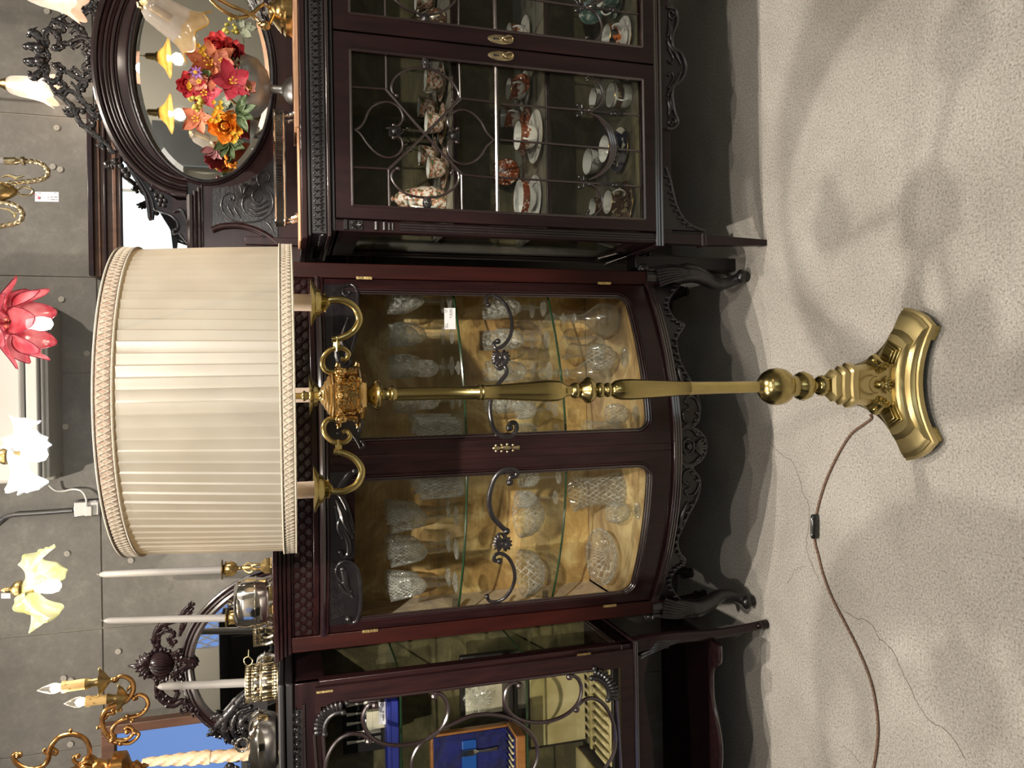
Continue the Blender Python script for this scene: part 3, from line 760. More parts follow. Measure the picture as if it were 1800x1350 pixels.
# carved C-scroll bars across the glass, with shell knots
def bar(D, segs, knot, fan):
    m = MB()
    for pts, r0, r1 in segs: carve(m, pts, r0, r1, d=-.004, seg=9, flat=.9)
    x, y = knot
    leafs(m, (x-4, y+fan), 17, 115, 245, 6, .0062, -.008); leafs(m, (x, y), 15, -75, 75, 6, .0068, -.009)
    m.ball(PB(x-2, y, -.006), (.013, .009, .013), 10, 6)
    m.build('scroll_glazing_bar', DARK, D)
bar(DR, [([(858, 536), (854, 526), (860, 519), (872, 522), (886, 532), (896, 550), (900, 573), (896, 593), (884, 608), (872, 612), (868, 604), (875, 600)], .0052, .0060),
         ([(886, 640), (880, 648), (872, 643), (876, 636), (888, 645), (890, 657), (880, 670), (870, 682), (864, 697), (861, 715), (863, 738), (870, 757), (884, 768), (899, 766), (908, 755), (906, 744), (898, 744), (896, 752)], .006, .0075)], (883, 629), 0)
bar(DL, [([(896, 848), (897, 839), (906, 837), (909, 830), (901, 825), (886, 826), (871, 838), (862, 862), (860, 885), (866, 908), (878, 922), (890, 934)], .0075, .0075),
         ([(876, 952), (872, 944), (880, 938), (887, 944)], .005, .004),
         ([(878, 986), (869, 985), (870, 976), (881, 973), (893, 980), (902, 996), (905, 1015), (900, 1033), (888, 1050), (872, 1058), (860, 1056), (856, 1048)], .0062, .0052)], (886, 955), 0)
# escutcheon in the middle stile
m = MB(); e0 = PB(888, 788, -.003)
def ez(x, y): return PB(x, y, -.004)
m.tube(cr([ez(866, 788), ez(875, 788), ez(885, 787), ez(898, 787), (ez(913, 787))], 6), lambda t: .0015+.0048*abs(sin(t*pi*2.6))**.6, 8, flat=.5)
for x, y in ((872, 783), (872, 793), (882, 782), (882, 793), (892, 781), (892, 794), (902, 782), (902, 792)): m.ball(ez(x, y), (.004, .003, .004), 8, 5)
m.build('escutcheon', BRASSP, DR)
MB().ball(PB(899, 787, -.008), (.002, .002, .004), 8, 5).build('keyhole', FELT, DR)

# apron with carved lower edge
out = [(1196, 500), (1178, 524), (1176, 542), (1188, 562), (1203, 570), (1200, 578), (1190, 596), (1193, 622), (1200, 644), (1213, 667), (1224, 690), (1231, 713), (1229, 738), (1219, 751), (1229, 758), (1241, 773), (1241, 795), (1231, 811), (1217, 821), (1231, 844), (1227, 873), (1213, 900), (1200, 927), (1191, 951), (1196, 972), (1205, 982), (1203, 992), (1190, 1000), (1180, 1018), (1183, 1036), (1199, 1056)]
op = [PB(x, y, -.002) for x, y in out]; tab = sorted((q.x, q.z) for q in op)
xs_ = sorted(set([t[0] for t in tab]+lin(tab[0][0], tab[-1][0], 50)))
MB().strip([MX-HB]+[x for x in xs_ if abs(x-MX) < HB]+[MX+HB], .352, lambda x: interp(tab, x), lambda x: bow(x)-.002, .022).build('carved_apron', DARK2, mc)
m = MB(); e = cr([q+Vector((0, -.003, .004)) for q in op], 4); m.tube(e, .0042, 6)
for k in range(2, len(e)-2, 2):
    if abs(e[k].x-MX) > .17 or abs(e[k].x-MX) < .11: m.ball(e[k]+Vector((0, -.002, .006)), (.006, .005, .009), 7, 5)
carve(m, [(1212, 712), (1205, 706), (1210, 697), (1222, 700), (1230, 716), (1228, 737), (1215, 746), (1203, 738), (1202, 725), (1209, 720)], .003, .0045)
carve(m, [(1212, 858), (1205, 864), (1210, 872), (1222, 868), (1230, 852), (1228, 838), (1215, 826), (1204, 832), (1201, 845), (1207, 850)], .003, .0045)
carve(m, [(1226, 764), (1214, 751), (1200, 754), (1194, 768), (1196, 780)], .005, .003, bulge=.004)
carve(m, [(1228, 808), (1214, 819), (1200, 815), (1194, 801), (1196, 788)], .005, .003, bulge=.004)
carve(m, [(1208, 772), (1202, 778), (1202, 792), (1208, 798), (1218, 794), (1220, 778), (1210, 772)], .004)
carve(m, [(1208, 885), (1200, 905), (1195, 925), (1190, 925)], .003, .003, bulge=.004)
carve(m, [(1208, 690), (1199, 668), (1194, 650), (1190, 648)], .003, .003, bulge=.004)
leafs(m, (1222, 786), 21, -50, 50, 6, .004, -.008)
m.ball(PB(1212, 785, -.008), (.012, .008, .010))
m.build('apron_carving', DARK, mc)
# cabriole legs
def cab_leg(s, Y, front):
    x = MX+s*.545; yd = -1 if front else 1
    path = [(x, Y, .37), (x, Y, .31), (x+s*.006, Y+yd*.012, .262), (x+s*.014, Y+yd*.026, .22), (x+s*.004, Y+yd*.022, .17), (x-s*.014, Y+yd*.008, .12), (x-s*.018, Y+yd*.006, .08), (x-s*.006, Y+yd*.018, .045), (x+s*.006, Y+yd*.032, .022)]
    m = MB().tube(cr(path, 5), lambda t: interp([(0, .026), (.2, .030), (.36, .034), (.5, .027), (.7, .019), (.86, .017), (1, .020)], t), 12, up=(1, 0, 0))
    f = Vector((x+s*.006, Y+yd*.032, .0))
    m.lathe([(.016, .0), (.019, .004), (.016, .014), (.02, .02)], f, 12)
    m.ball(f+Vector((0, yd*.008, .030)), (.024, .017, .017), 12, 8)
    L_ = m.build('leg', DARK2 if not front else DARK, mc)
    if front:
        m = MB()
        for k in range(6):
            t = k/5
            m.tube(cr([(x-s*.03+s*.05*t, Y-.03, .33+.01*t), (x-s*.016+s*.04*t, Y-.045, .29), (x-s*.004+s*.022*t, Y-.052, .245), (x+s*.01, Y-.048, .205)], 5), lambda u: .0055*(1-.55*u), 6)
        m.tube(cr([(x+s*.022, Y-.01, .395), (x+s*.034, Y-.014, .388), (x+s*.034, Y-.016, .372), (x+s*.024, Y-.018, .362), (x+s*.028, Y-.022, .33), (x+s*.034, Y-.026, .29), (x+s*.03, Y-.035, .25)], 5), .007, 8)
        m.ball((x+s*.026, Y-.016, .382), .009)
        m.build('knee_carving', DARK, L_)
for s in (-1, 1):
    cab_leg(s, YS+.012, True); cab_leg(s, YBK-.03, False)
# glass shelves and their brackets
SZ1 = P(793, 530, 2.33).z; SZ2 = P(957, 525, 2.33).z; SZ0 = .4445
for z in (SZ1, SZ2):
    sh = slab(MB(), z-.0065, z, .045, half=.52, n=24).build('glass_shelf', SHELFG, mc)
    MB().tube([(x, bow(x)+.045, z-.0033) for x in lin(MX-.52, MX+.52, 26)], .0036, 4).build('shelf_edge', GEDGE, sh)
    for s in (-1, 1): MB().tube([(MX+s*.535, 2.42, z-.016), (MX+s*.49, 2.42, z-.016)], .010, 10).build('shelf_peg', DARK2, mc)
# ================================================================ mirror-backed display cabinet (on the camera's right)
RX = .975; RH = .545; RF = 2.15; RB = 2.56
rc = root('china_display_cabinet', (RX, 2.35, 0), 'dark mahogany china cabinet with pierced scroll glazing bars and a round mirror above', 'cabinet')
def B(name, mt, par, x0, x1, y0, y1, z0, z1, bev=.002, **k):
    return MB().box(min(x0, x1), max(x0, x1), y0, y1, z0, z1).build(name, mt, par, bevel=bev, **k)
def zr_(x, Y=RF, y=250): return P(x, y, Y).z
DKF = mat('dark_frame_wood', (.008, .0038, .0048), .28, col2=(.017, .0068, .0072), scale=9, stretch=(6, 6, .7), coat=.10, spec=.28, lo=.3, hi=.75)
for s in (-1, 1):
    xo = RX+s*RH; xi = RX+s*(RH-.032)
    B('corner_post', DKF, rc, xo, xi, RF, RF+.035, .245, 1.385)
    B('back_post', DKF, rc, xo, xi, RB-.03, RB, .245, 1.385)
    B('side_rail', DKF, rc, xo, xo-s*.02, RF+.03, RB-.02, 1.30, 1.385)
    B('side_rail', DKF, rc, xo, xo-s*.02, RF+.03, RB-.02, .38, .46)
    B('side_glass', PANE, rc, xo-s*.008, xo-s*.011, RF+.035, RB-.03, .46, 1.30, 0)
    # fluted pilaster with a flower block at its head
    xm = RX+s*(RH-.016)
    m = MB()
    for k in (-1, 0, 1): m.box(xm+k*.0075-.0018, xm+k*.0075+.0018, RF-.003, RF, .40, 1.195)
    m.box(xm-.013, xm+.013, RF-.006, RF, 1.30, 1.335); m.box(xm-.013, xm+.013, RF-.012, RF, 1.342, 1.35)
    m.tube([(xm-.011, RF-.004, 1.262), (xm+.011, RF-.004, 1.262)], .006, 8); m.tube([(xm-.011, RF-.004, 1.240), (xm+.011, RF-.004, 1.240)], .005, 8)
    m.tube([(xm-.010, RF-.003, 1.226), (xm+.010, RF-.003, 1.226)], .0028, 6); m.tube([(xm-.010, RF-.003, 1.216), (xm+.010, RF-.003, 1.216)], .0028, 6)
    for k in range(8):
        a = k*pi/4; m.tube([(xm, RF-.007, 1.3175), (xm+.009*cos(a), RF-.010, 1.3175+.012*sin(a)), (xm+.0125*cos(a), RF-.006, 1.3175+.016*sin(a))], [.001, .0035, .001], 5)
    m.build('pilaster_moulding', DARK, rc)
    # tapered legs
    for Y, fr_ in ((RF+.017, 1), (RB-.02, 0)):
        m = MB(); q = .0165
        pr = [(q*1.0, .245), (q*1.25, .24), (q*1.25, .232), (q*1.02, .225), (q*.98, .215), (q*.62, .022), (q*.66, .02), (q*.58, 0)]
        vs = []; fs = []
        for r_, z in pr: vs += [(xm-r_, Y-r_, z), (xm+r_, Y-r_, z), (xm+r_, Y+r_, z), (xm-r_, Y+r_, z)]
        for i in range(len(pr)-1):
            for k in range(4): fs.append((i*4+(k+1) % 4, i*4+k, i*4+4+k, i*4+4+(k+1) % 4))
        fs += [(0, 1, 2, 3), tuple(len(vs)-4+k for k in (3, 2, 1, 0))]
        m.add(vs, fs).build('leg', DKF, rc, ang=20)
for z0, z1, pr, mt, nm in ((1.447, 1.463, .030, WOODH, 'cornice'), (1.437, 1.447, .022, DARK2, 'cornice'), (1.395, 1.437, .014, DARK2, 'carved_band'), (1.385, 1.395, .020, SHINE, 'cornice_bead'), (1.372, 1.385, .002, DARK2, 'frieze_rail')):
    B(nm, mt, rc, RX-RH-pr, RX+RH+pr, RF-pr, RB, z0, z1, .003)
m = MB(); n = 58
for i in range(n):
    x = RX-RH-.008+(2*RH+.016)*(i+.5)/n; y = RF-.014
    m.ball((x-.004, y, 1.428), (.0035, .004, .0035), 6, 4)
    m.tube(cr([(x-.008, y, 1.405), (x-.003, y-.003, 1.412), (x+.003, y-.003, 1.407), (x+.007, y-.002, 1.417), (x+.002, y-.003, 1.423)], 3), .0022, 5)
    m.tube([(x+.006, y-.001, 1.428), (x+.009, y-.001, 1.402)], .0014, 4)
for i in range(18):
    y = RF-.01+i*.0215; x = RX-RH-.014
    m.tube(cr([(x, y+.004, 1.405), (x-.003, y+.009, 1.414), (x-.002, y+.014, 1.408), (x-.003, y+.011, 1.424)], 3), .0025, 5)
m.build('band_carving', DARK, rc, kind='stuff')
B('top_board', DKF, rc, RX-RH, RX+RH, RF+.005, RB, 1.36, 1.372)
B('cabinet_floor', DKF, rc, RX-RH+.01, RX+RH-.01, RF+.02, RB, .415, .44)
B('floor_lining', OLIVE, rc, RX-RH+.02, RX+RH-.02, RF+.024, RB-.03, .4405, .443, 0)
B('olive_cloth_lining', OLIVE, rc, RX-RH+.02, RX+RH-.02, RB-.035, RB-.03, .443, 1.36, 0, label='olive green velvet lining')
B('back_board', DKF, rc, RX-RH+.01, RX+RH-.01, RB-.03, RB-.015, .41, 1.36, 0)
for z, pr, mt in ((.402, .012, SHINE), (.393, .010, SHINE), (.384, .012, SHINE)):
    MB().tube([(RX-RH-.01, RF-pr+.006, z), (RX+RH+.01, RF-pr+.006, z)], .0048, 8).build('base_moulding', mt, rc)
    MB().tube([(RX-RH-.006, RF-pr+.006, z), (RX-RH-.006, RB, z)], .0048, 8).build('side_moulding', mt, rc)
B('base_rail', DKF, rc, RX-RH+.001, RX+RH-.001, RF+.002, RF+.03, .345, .41)
B('side_base_rail', DKF, rc, RX-RH+.001, RX-RH+.02, RF+.03, RB-.03, .335, .41)
# shelves
RZ1 = P(790, 240, 2.24).z; RZ2 = P(952, 240, 2.24).z
for z in (RZ1, RZ2):
    sh = B('shelf', DKF, rc, RX-RH+.034, RX+RH-.034, RF+.045, RB-.036, z-.016, z, .002)
    B('shelf_lining', OLIVE, sh, RX-RH+.036, RX+RH-.036, RF+.05, RB-.037, z+.0002, z+.0015, 0)
RSH = [RZ1+.0018, RZ2+.0018, .4435]
# doors
TY = RF-.010
def PT(x, y, d=0): return P(x, y, TY+.004+d)
def pr(pts, n=5): return cr([PT(x, y) for x, y in pts], n)
def rc_door():
    fr = MB(); lo = .463; hi = .972; g0 = .497; g1 = .925
    fr.box(lo, g0, RF-.016, RF+.004, .409, 1.371); fr.box(g1, hi, RF-.016, RF+.004, .409, 1.371)
    fr.box(g0, g1, RF-.016, RF+.004, 1.327, 1.371); fr.box(g0, g1, RF-.016, RF+.004, .409, .447)
    bd_ = []
    for a, b in (((g0, .447), (g0, 1.327)), ((g0, 1.327), (g1, 1.327)), ((g1, 1.327), (g1, .447)), ((g1, .447), (g0, .447))):
        bd_.append(MB().tube([(a[0], RF-.016, a[1]), (b[0], RF-.016, b[1])], .0038, 6))
    pn = MB().box(g0-.004, g1+.004, RF-.004, RF-.002, .44, 1.335)
    br = []
    def bars(*L_):
        for pts, r in L_: br.append(MB().tube(pr(pts) if len(pts) > 2 else [PT(*q) for q in pts], r, 8))
    R1 = .0034
    bars(([(678, 90), (679, 157)], R1), ([(683, 298), (684, 363)], R1), ([(807, 108), (809, 173)], R1), ([(811, 307), (812, 371)], R1),
         ([(618, 153), (679, 157)], R1), ([(621, 294), (682, 297)], R1), ([(809, 173), (871, 180)], R1), ([(812, 307), (872, 313)], R1),
         ([(678, 157), (747, 236), (812, 307)], .0042), ([(682, 298), (747, 236), (810, 173)], .0042),
         ([(871, 110), (874, 375)], .0065),
         ([(880, 183), (1004, 192), (1127, 203)], R1), ([(878, 246), (970, 253), (1127, 266)], R1), ([(878, 312), (1004, 320), (1127, 328)], R1))
    sc_ = []
    def scr(pts, r0, r1=None, k1=True, k2=True, bulge=0):
        m = MB(); q = pr(pts); r1 = r1 or r0
        m.tube(q, lambda t: r0+(r1-r0)*t+bulge*sin(pi*t), 8)
        if k1: m.ball(q[0], r0*1.7, 8, 5)
        if k2: m.ball(q[-1], r1*1.7, 8, 5)
        sc_.append(m)
    scr([(697, 168), (690, 163), (688, 150), (696, 134), (715, 123), (740, 119), (765, 124), (788, 138), (803, 157), (806, 170), (799, 180), (795, 176)], .0036)
    scr([(699, 296), (691, 300), (688, 312), (697, 328), (715, 341), (742, 347), (772, 345), (795, 333), (806, 316), (804, 302), (797, 298), (794, 304)], .0036)
    scr([(624, 228), (634, 222), (642, 210), (648, 195), (661, 183), (680, 179), (698, 186), (707, 200), (707, 212), (698, 222), (692, 220)], .0034, k1=False)
    scr([(624, 228), (634, 236), (645, 252), (660, 268), (680, 277), (697, 273), (707, 260), (706, 246), (699, 240), (692, 242)], .0034, k1=False)
    scr([(868, 246), (856, 234), (845, 214), (830, 199), (812, 193), (795, 198), (787, 210), (789, 222), (800, 229), (804, 226)], .0034, k1=False)
    scr([(868, 246), (856, 256), (846, 272), (832, 284), (815, 289), (798, 283), (788, 268), (788, 256), (796, 248), (803, 250)], .0034, k1=False)
    scr([(1033, 141), (1030, 136), (1038, 133), (1050, 143), (1058, 158), (1058, 174), (1050, 188), (1036, 194)], .0036)
    scr([(1036, 324), (1048, 330), (1057, 345), (1058, 360), (1050, 373), (1038, 380), (1030, 377), (1034, 371)], .0036)
    for o in (0, 4, 8):
        scr([(1034+o*.2, 199), (1052+o*.5, 208), (1068+o*.8, 230), (1074+o, 258), (1068+o*.8, 287), (1052+o*.5, 306), (1034+o*.2, 316)], .0026, .0026, False, False, .0022)
    ft = []
    for cx, cy_ in ((1023, 194), (1026, 320)):
        m = MB()
        for dx, dy in ((-5, -8), (-5, 8), (4, -5), (4, 5)):
            m.tube(cr([PT(cx, cy_), PT(cx+dx*.8, cy_+dy*.4), PT(cx+dx*1.2, cy_+dy), PT(cx+dx*.2, cy_+dy*1.3), PT(cx, cy_+dy*.6)], 4), .0032, 6)
        m.ball(PT(cx-7, cy_-9), .0065); m.ball(PT(cx-7, cy_+9), .0065); ft.append(m)
    for cx, cy_ in ((1082, 200), (1085, 325)):
        m = MB(); m.tube([PT(cx-40, cy_-4), PT(cx+5, cy_)], [.004, .0065], 8)
        for k, rr in ((-6, .008), (0, .0095), (6, .007), (11, .005)): m.ball(PT(cx+k, cy_), rr, 8, 5)
        ft.append(m)
    for cx, cy_, vert in ((748, 112, 1), (751, 357, 1), (694, 231, 0), (797, 239, 0)):
        m = MB()
        if vert:
            m.tube([PT(cx, cy_-9), PT(cx, cy_-3), PT(cx, cy_+4), PT(cx, cy_+9)], [.010, .013, .013, .008], 10)
            for k in range(4): m.ball(PT(cx-7+k*4.6, cy_, -.013), .003, 6, 4)
        else:
            for k in (-6, -2, 2, 6): m.tube([PT(cx-10, cy_+k*1.2), PT(cx, cy_+k*.5), PT(cx+10, cy_+k*1.2)], .004, 6)
            m.ball(PT(cx, cy_), .009)
        ft.append(m)
    m = MB()
    for k in range(-4, 5):
        q = PT(1085-abs(k)*1.2, 262+k*6.5); m.ball(q, (.0055, .005, .0065), 7, 5)
    ft.append(m)
    return fr, bd_, pn, br, sc_, ft
import copy as _c
def put_door(mir):
    fr, bd_, pn, br, sc_, ft = rc_door()
    def mm(m):
        if mir:
            n_ = MB(); n_.v = [Vector((2*RX-q.x, q.y, q.z)) for q in m.v]; n_.f = [tuple(reversed(f)) for f in m.f]; return n_
        return m
    D = mm(fr).build('door', DKF, rc)
    for b_ in bd_: mm(b_).build('glazing_bead', SHINE, D)
    mm(pn).build('glass_pane', PANE, D, flat=True)
    for b_ in br: mm(b_).build('glazing_bar', SHINE, D)
    for b_ in sc_: mm(b_).build('scroll_bar', SHINE, D)
    for b_ in ft: mm(b_).build('carved_knot', DARK, D)
    # oval handle plate with a drop ring
    x = .951 if not mir else .999
    hz = .897; h = MB(); vs = []
    h.tube([(x, RF-.014, hz), (x, RF-.0175, hz), (x, RF-.019, hz)], [.0165, .0165, .013], 24)
    for i, q in enumerate(h.v): h.v[i] = Vector((x+(q.x-x)*.82, q.y, hz+(q.z-hz)*2.35))
    H = h.build('handle_plate', BRASSP, D)
    m = MB(); m.ball((x+.001, RF-.026, hz-.006), .0055)
    H2 = MB().tube(cr([(x+.0015, RF-.026, hz-.006), (x+.009, RF-.026, hz-.018), (x+.0095, RF-.024, hz-.030), (x+.002, RF-.022, hz-.036), (x-.006, RF-.024, hz-.028), (x-.0055, RF-.027, hz-.016), (x, RF-.026, hz-.006)], 6), .0022, 7)
    H2.ball((x+.001, RF-.026, hz-.006), .0052).build('drop_ring', BRASSP, D)
    MB().tube([(x, RF-.0205, hz+.020), (x, RF-.0188, hz+.020)], .0034, 8).obb((x, RF-.0195, hz+.013), (.0014, 0, 0), (0, .001, 0), (0, 0, .007)).build('keyhole', FELT, D)
put_door(False); put_door(True)
# shaped aprons
def PR(x, y): return P(x, y, RF)
o1 = [(1172, 12), (1188, 18), (1190, 40), (1182, 62), (1184, 84), (1198, 95), (1206, 118), (1198, 140), (1184, 152), (1182, 168), (1186, 195), (1192, 215), (1182, 226), (1172, 226)]
tb = sorted((PR(x, y).x, PR(x, y).z) for x, y in o1)
MB().strip(lin(tb[0][0], tb[-1][0], 40), .382, lambda x: interp(tb, x), RF+.001, .018).build('centre_apron', DARK2, rc)
o2 = [(1172, 295), (1180, 318), (1186, 345), (1192, 365), (1205, 388), (1222, 400), (1240, 406)]
for mir in (0, 1):
    tb2 = sorted(((2*RX-PR(x, y).x if mir else PR(x, y).x), PR(x, y).z) for x, y in o2)
    MB().strip(lin(tb2[0][0], tb2[-1][0], 24), .382, lambda x: interp(tb2, x), RF+.001, .018).build('corner_bracket', DARK2, rc)
    m = MB()
    q = cr([Vector((2*RX-a.x if mir else a.x, RF-.002, a.z+.004)) for a in (PR(x, y) for x, y in o2)], 4); m.tube(q, .0042, 6)
    for k in range(3, len(q)-4, 2): m.ball(q[k]+Vector((0, -.001, .009)), (.005, .004, .008), 7, 5)
    m.build('bracket_carving', DARK, rc)
def PR2(x, y, d=0): return P(x, y, RF-.003+d)
m = MB(); m.tube(cr([PR2(x, y) for x, y in o1], 4), .0045, 6)
def carveR(pts, r0, r1, bulge=0, f=PR2):
    q = cr([f(x, y) for x, y in pts], 5); m.tube(q, lambda t: r0+(r1-r0)*t+bulge*sin(pi*t), 7, flat=.7); m.ball(q[0], r0*1.6, 7, 5); m.ball(q[-1], r1*1.6, 7, 5)
for s in (-1, 1):
    Y_ = lambda d: 119+s*d
    carveR([(1184, Y_(96)), (1180, Y_(101)), (1176, Y_(95)), (1181, Y_(86)), (1188, Y_(92)), (1187, Y_(102)), (1178, Y_(108))], .003, .003)
    carveR([(1176, Y_(84)), (1178, Y_(70)), (1174, Y_(56))], .002, .002, .005)
    carveR([(1182, Y_(74)), (1180, Y_(62)), (1180, Y_(48))], .002, .002, .004)
    carveR([(1174, Y_(48)), (1180, Y_(36)), (1190, Y_(24)), (1197, Y_(8))], .003, .002, .004)
    carveR([(1176, Y_(34)), (1184, Y_(18)), (1182, Y_(8)), (1176, Y_(12))], .003, .003)
m.build('apron_carving', DARK, rc)

# ---------- mirror back standing on the cabinet
MY = 2.50
ov = root('overmantel_mirror', (RX, MY+.01, 1.463), 'carved dark overmantel mirror with wide oval glass and leafy crest on the china cabinet', 'mirror')
EA, EB, EZ = .385, .252, 1.785
ZS = 1.782
def arch(x):
    u = (x-RX)/EA
    return EZ+EB*sqrt(1-u*u) if abs(u) < 1 else 0
def ztop(x): return max(ZS, arch(x))
ex, ez_, em = .338, .200, 1.738
# board with an elliptical opening: columns split above and below the hole
m = MB(); xs_ = sorted(lin(RX-.60, RX+.60, 90)+[RX-ex, RX+ex])
L_ = [x for x in xs_ if x <= RX-ex]; M_ = [x for x in xs_ if RX-ex <= x <= RX+ex]; R_ = [x for x in xs_ if x >= RX+ex]
hl = lambda x: ez_*sqrt(max(0, 1-((x-RX)/ex)**2))
m.strip(L_, ztop, 1.464, MY, .03); m.strip(R_, ztop, 1.464, MY, .03)
m.strip(M_, ztop, lambda x: em+hl(x), MY, .03); m.strip(M_, lambda x: em-hl(x), 1.464, MY, .03)
m.build('back_board', WOODH, ov, ang=30)
m = MB()
for k in range(72): pass
el = lambda a, fa, fb, d: Vector((RX+fa*cos(a), MY+d, em+fb*sin(a)))
g = MB(); ring = [el(2*pi*k/72, ex+.004, ez_+.004, .012) for k in range(72)]; cen = [el(2*pi*k/72, ex-.022, ez_-.020, .008) for k in range(72)]
g.add(ring+cen, [(k, (k+1) % 72, 72+(k+1) % 72, 72+k) for k in range(72)]).build('bevelled_edge', MIR, ov, flat=True)
g = MB(); g.add(cen, [tuple(range(72))]).build('mirror_plate', MIR, ov, flat=True)
for fa, d, r, mt in ((.003, -.004, .006, DARK), (.012, -.002, .004, DKF)):
    MB().tube([el(2*pi*k/72, ex+fa, ez_+fa, d) for k in range(72)], r, 8, closed=True).build('mirror_bead', mt, ov)
# wide cavetto between bead and arch mouldings
def arc(fa, fb, d, a0=0.06, a1=pi-.06, n=44): return [Vector((RX+(EA+fa)*cos(lerp(a0, a1, k/n)), MY+d, EZ+(EB+fb)*sin(lerp(a0, a1, k/n)))) for k in range(n+1)]
for k, (of, d, r) in enumerate(((0, -.006, .010), (-.016, -.004, .007), (-.027, -.002, .0055), (-.036, 0, .005), (-.047, -.001, .006), (-.057, .0, .004))):
    a0 = .02
    MB().tube(arc(of, of, d, a0, pi-a0), r, 8).build('arch_moulding', SHINE if k % 2 == 0 else DKF, ov)
for s in (-1, 1):
    for k, (zz, d, r) in enumerate(((ZS, -.006, .010), (ZS-.014, -.004, .007), (ZS-.025, -.002, .005), (ZS-.034, 0, .004))):
        xa = RX+s*(EA-.0-.012*k); xb = RX+s*.60
        MB().tube([(xa, MY+d, zz), (xb, MY+d, zz)], r, 8).build('shoulder_moulding', SHINE if k % 2 == 0 else DKF, ov)
    # carved grey-black spandrel panel with its arch
    def PO(x, y, d=0):
        q = P(x, y, MY-.004+d); return Vector((2*RX-q.x, q.y, q.z)) if s > 0 else q
    pg = [(374, 331), (374, 400), (388, 398), (410, 396), (430, 398), (450, 404), (470, 414), (488, 428), (488, 290), (480, 280), (470, 290), (455, 304), (435, 318), (410, 327)]
    q = [PO(x, y) for x, y in pg]
    MB().prism([(a.x, a.z) for a in q], MY-.005, MY+.002, axis='y').build('spandrel_panel', DARK, ov, flat=True)
    m = MB()
    def cv(pts, r0, r1, bulge=0):
        q = cr([PO(x, y, -.002) for x, y in pts], 5); m.tube(q, lambda t: r0+(r1-r0)*t+bulge*sin(pi*t), 7, flat=.6); m.ball(q[0], r0*1.4, 7, 5)
    cv([(405, 350), (411, 352), (411, 344), (403, 340), (393, 345), (389, 360), (394, 375), (408, 387), (430, 391), (455, 388), (472, 378), (480, 362), (478, 344), (468, 333), (453, 331), (444, 340), (446, 352), (456, 355), (461, 347)], .0028, .0022)
    cv([(448, 351), (440, 345), (430, 345), (426, 358), (430, 372), (445, 384)], .002, .002, .001)
    for a, b, c_ in (((440, 357), (455, 362), (472, 352)), ((436, 366), (452, 371), (474, 362)), ((436, 376), (455, 379), (470, 372)), ((400, 362), (405, 372), (412, 380)), ((412, 364), (416, 374), (424, 384))): cv([a, b, c_], .001, .001, .003)
    cv([(425, 341), (424, 332), (420, 326)], .001, .001, .0025); cv([(428, 340), (432, 330), (440, 327)], .001, .001, .0025)
    cv([(456, 325), (452, 315), (456, 305), (466, 301), (474, 308), (472, 318), (464, 320)], .002, .002); cv([(398, 392), (394, 398), (402, 394)], .001, .001, .003); cv([(465, 388), (474, 396), (482, 410)], .001, .001, .003)
    m.build('spandrel_carving', DARK, ov)
    # round-topped niche beyond it
    cx_ = PO(430, 470).x; m = MB()
    pts = [PO(488, 428, -.004), PO(470, 414, -.004), PO(450, 404, -.004), PO(430, 398, -.004), PO(410, 396, -.004), PO(388, 398, -.004), PO(372, 404, -.004)]
    m.tube(cr(pts, 5), .009, 8, flat=.5).build('niche_moulding', WOODH, ov)
    B('niche_post', WOODH, ov, PO(488, 418).x, PO(488, 432).x, MY-.012, MY-.002, 1.464, PO(430, 402).z)
    # small shaped pediment scroll in the shoulder
    pts = [(226, 294), (240, 319), (256, 346), (261, 386), (269, 384), (271, 365), (284, 372), (300, 377), (311, 390), (312, 403), (315, 414), (327, 425), (338, 430), (338, 352), (312, 352), (290, 338), (268, 322), (245, 303)]
    q = [PO(x, y, .008) for x, y in pts]
    MB().prism([(a.x, a.z) for a in q], MY+.004, MY+.024, axis='y').build('shoulder_scroll', WOODH, ov, flat=True)
    m = MB()
    def cw(pts, r0, r1, bulge=0):
        q = cr([PO(x, y, 0) for x, y in pts], 5); m.tube(q, lambda t: r0+(r1-r0)*t+bulge*sin(pi*t), 7, flat=.7); m.ball(q[0], r0*1.4, 7, 5)
    cw([(228, 296), (242, 319), (257, 346), (263, 384)], .006, .005); cw([(236, 304), (252, 324), (266, 348), (270, 366)], .003, .003)
    cw([(272, 368), (285, 373), (300, 378), (311, 390), (312, 402)], .004, .004); cw([(310, 402), (304, 405), (306, 412), (315, 410), (322, 420), (331, 430)], .0035, .003)
    for a in ((266, 332), (274, 342), (282, 352), (276, 350), (284, 344), (290, 352), (280, 358), (288, 360)): m.ball(PO(*a), (.006, .004, .006), 7, 5)
    cw([(306, 372), (318, 368), (326, 385), (332, 400)], .002, .002, .004)
    m.build('scroll_carving', DARK, ov)
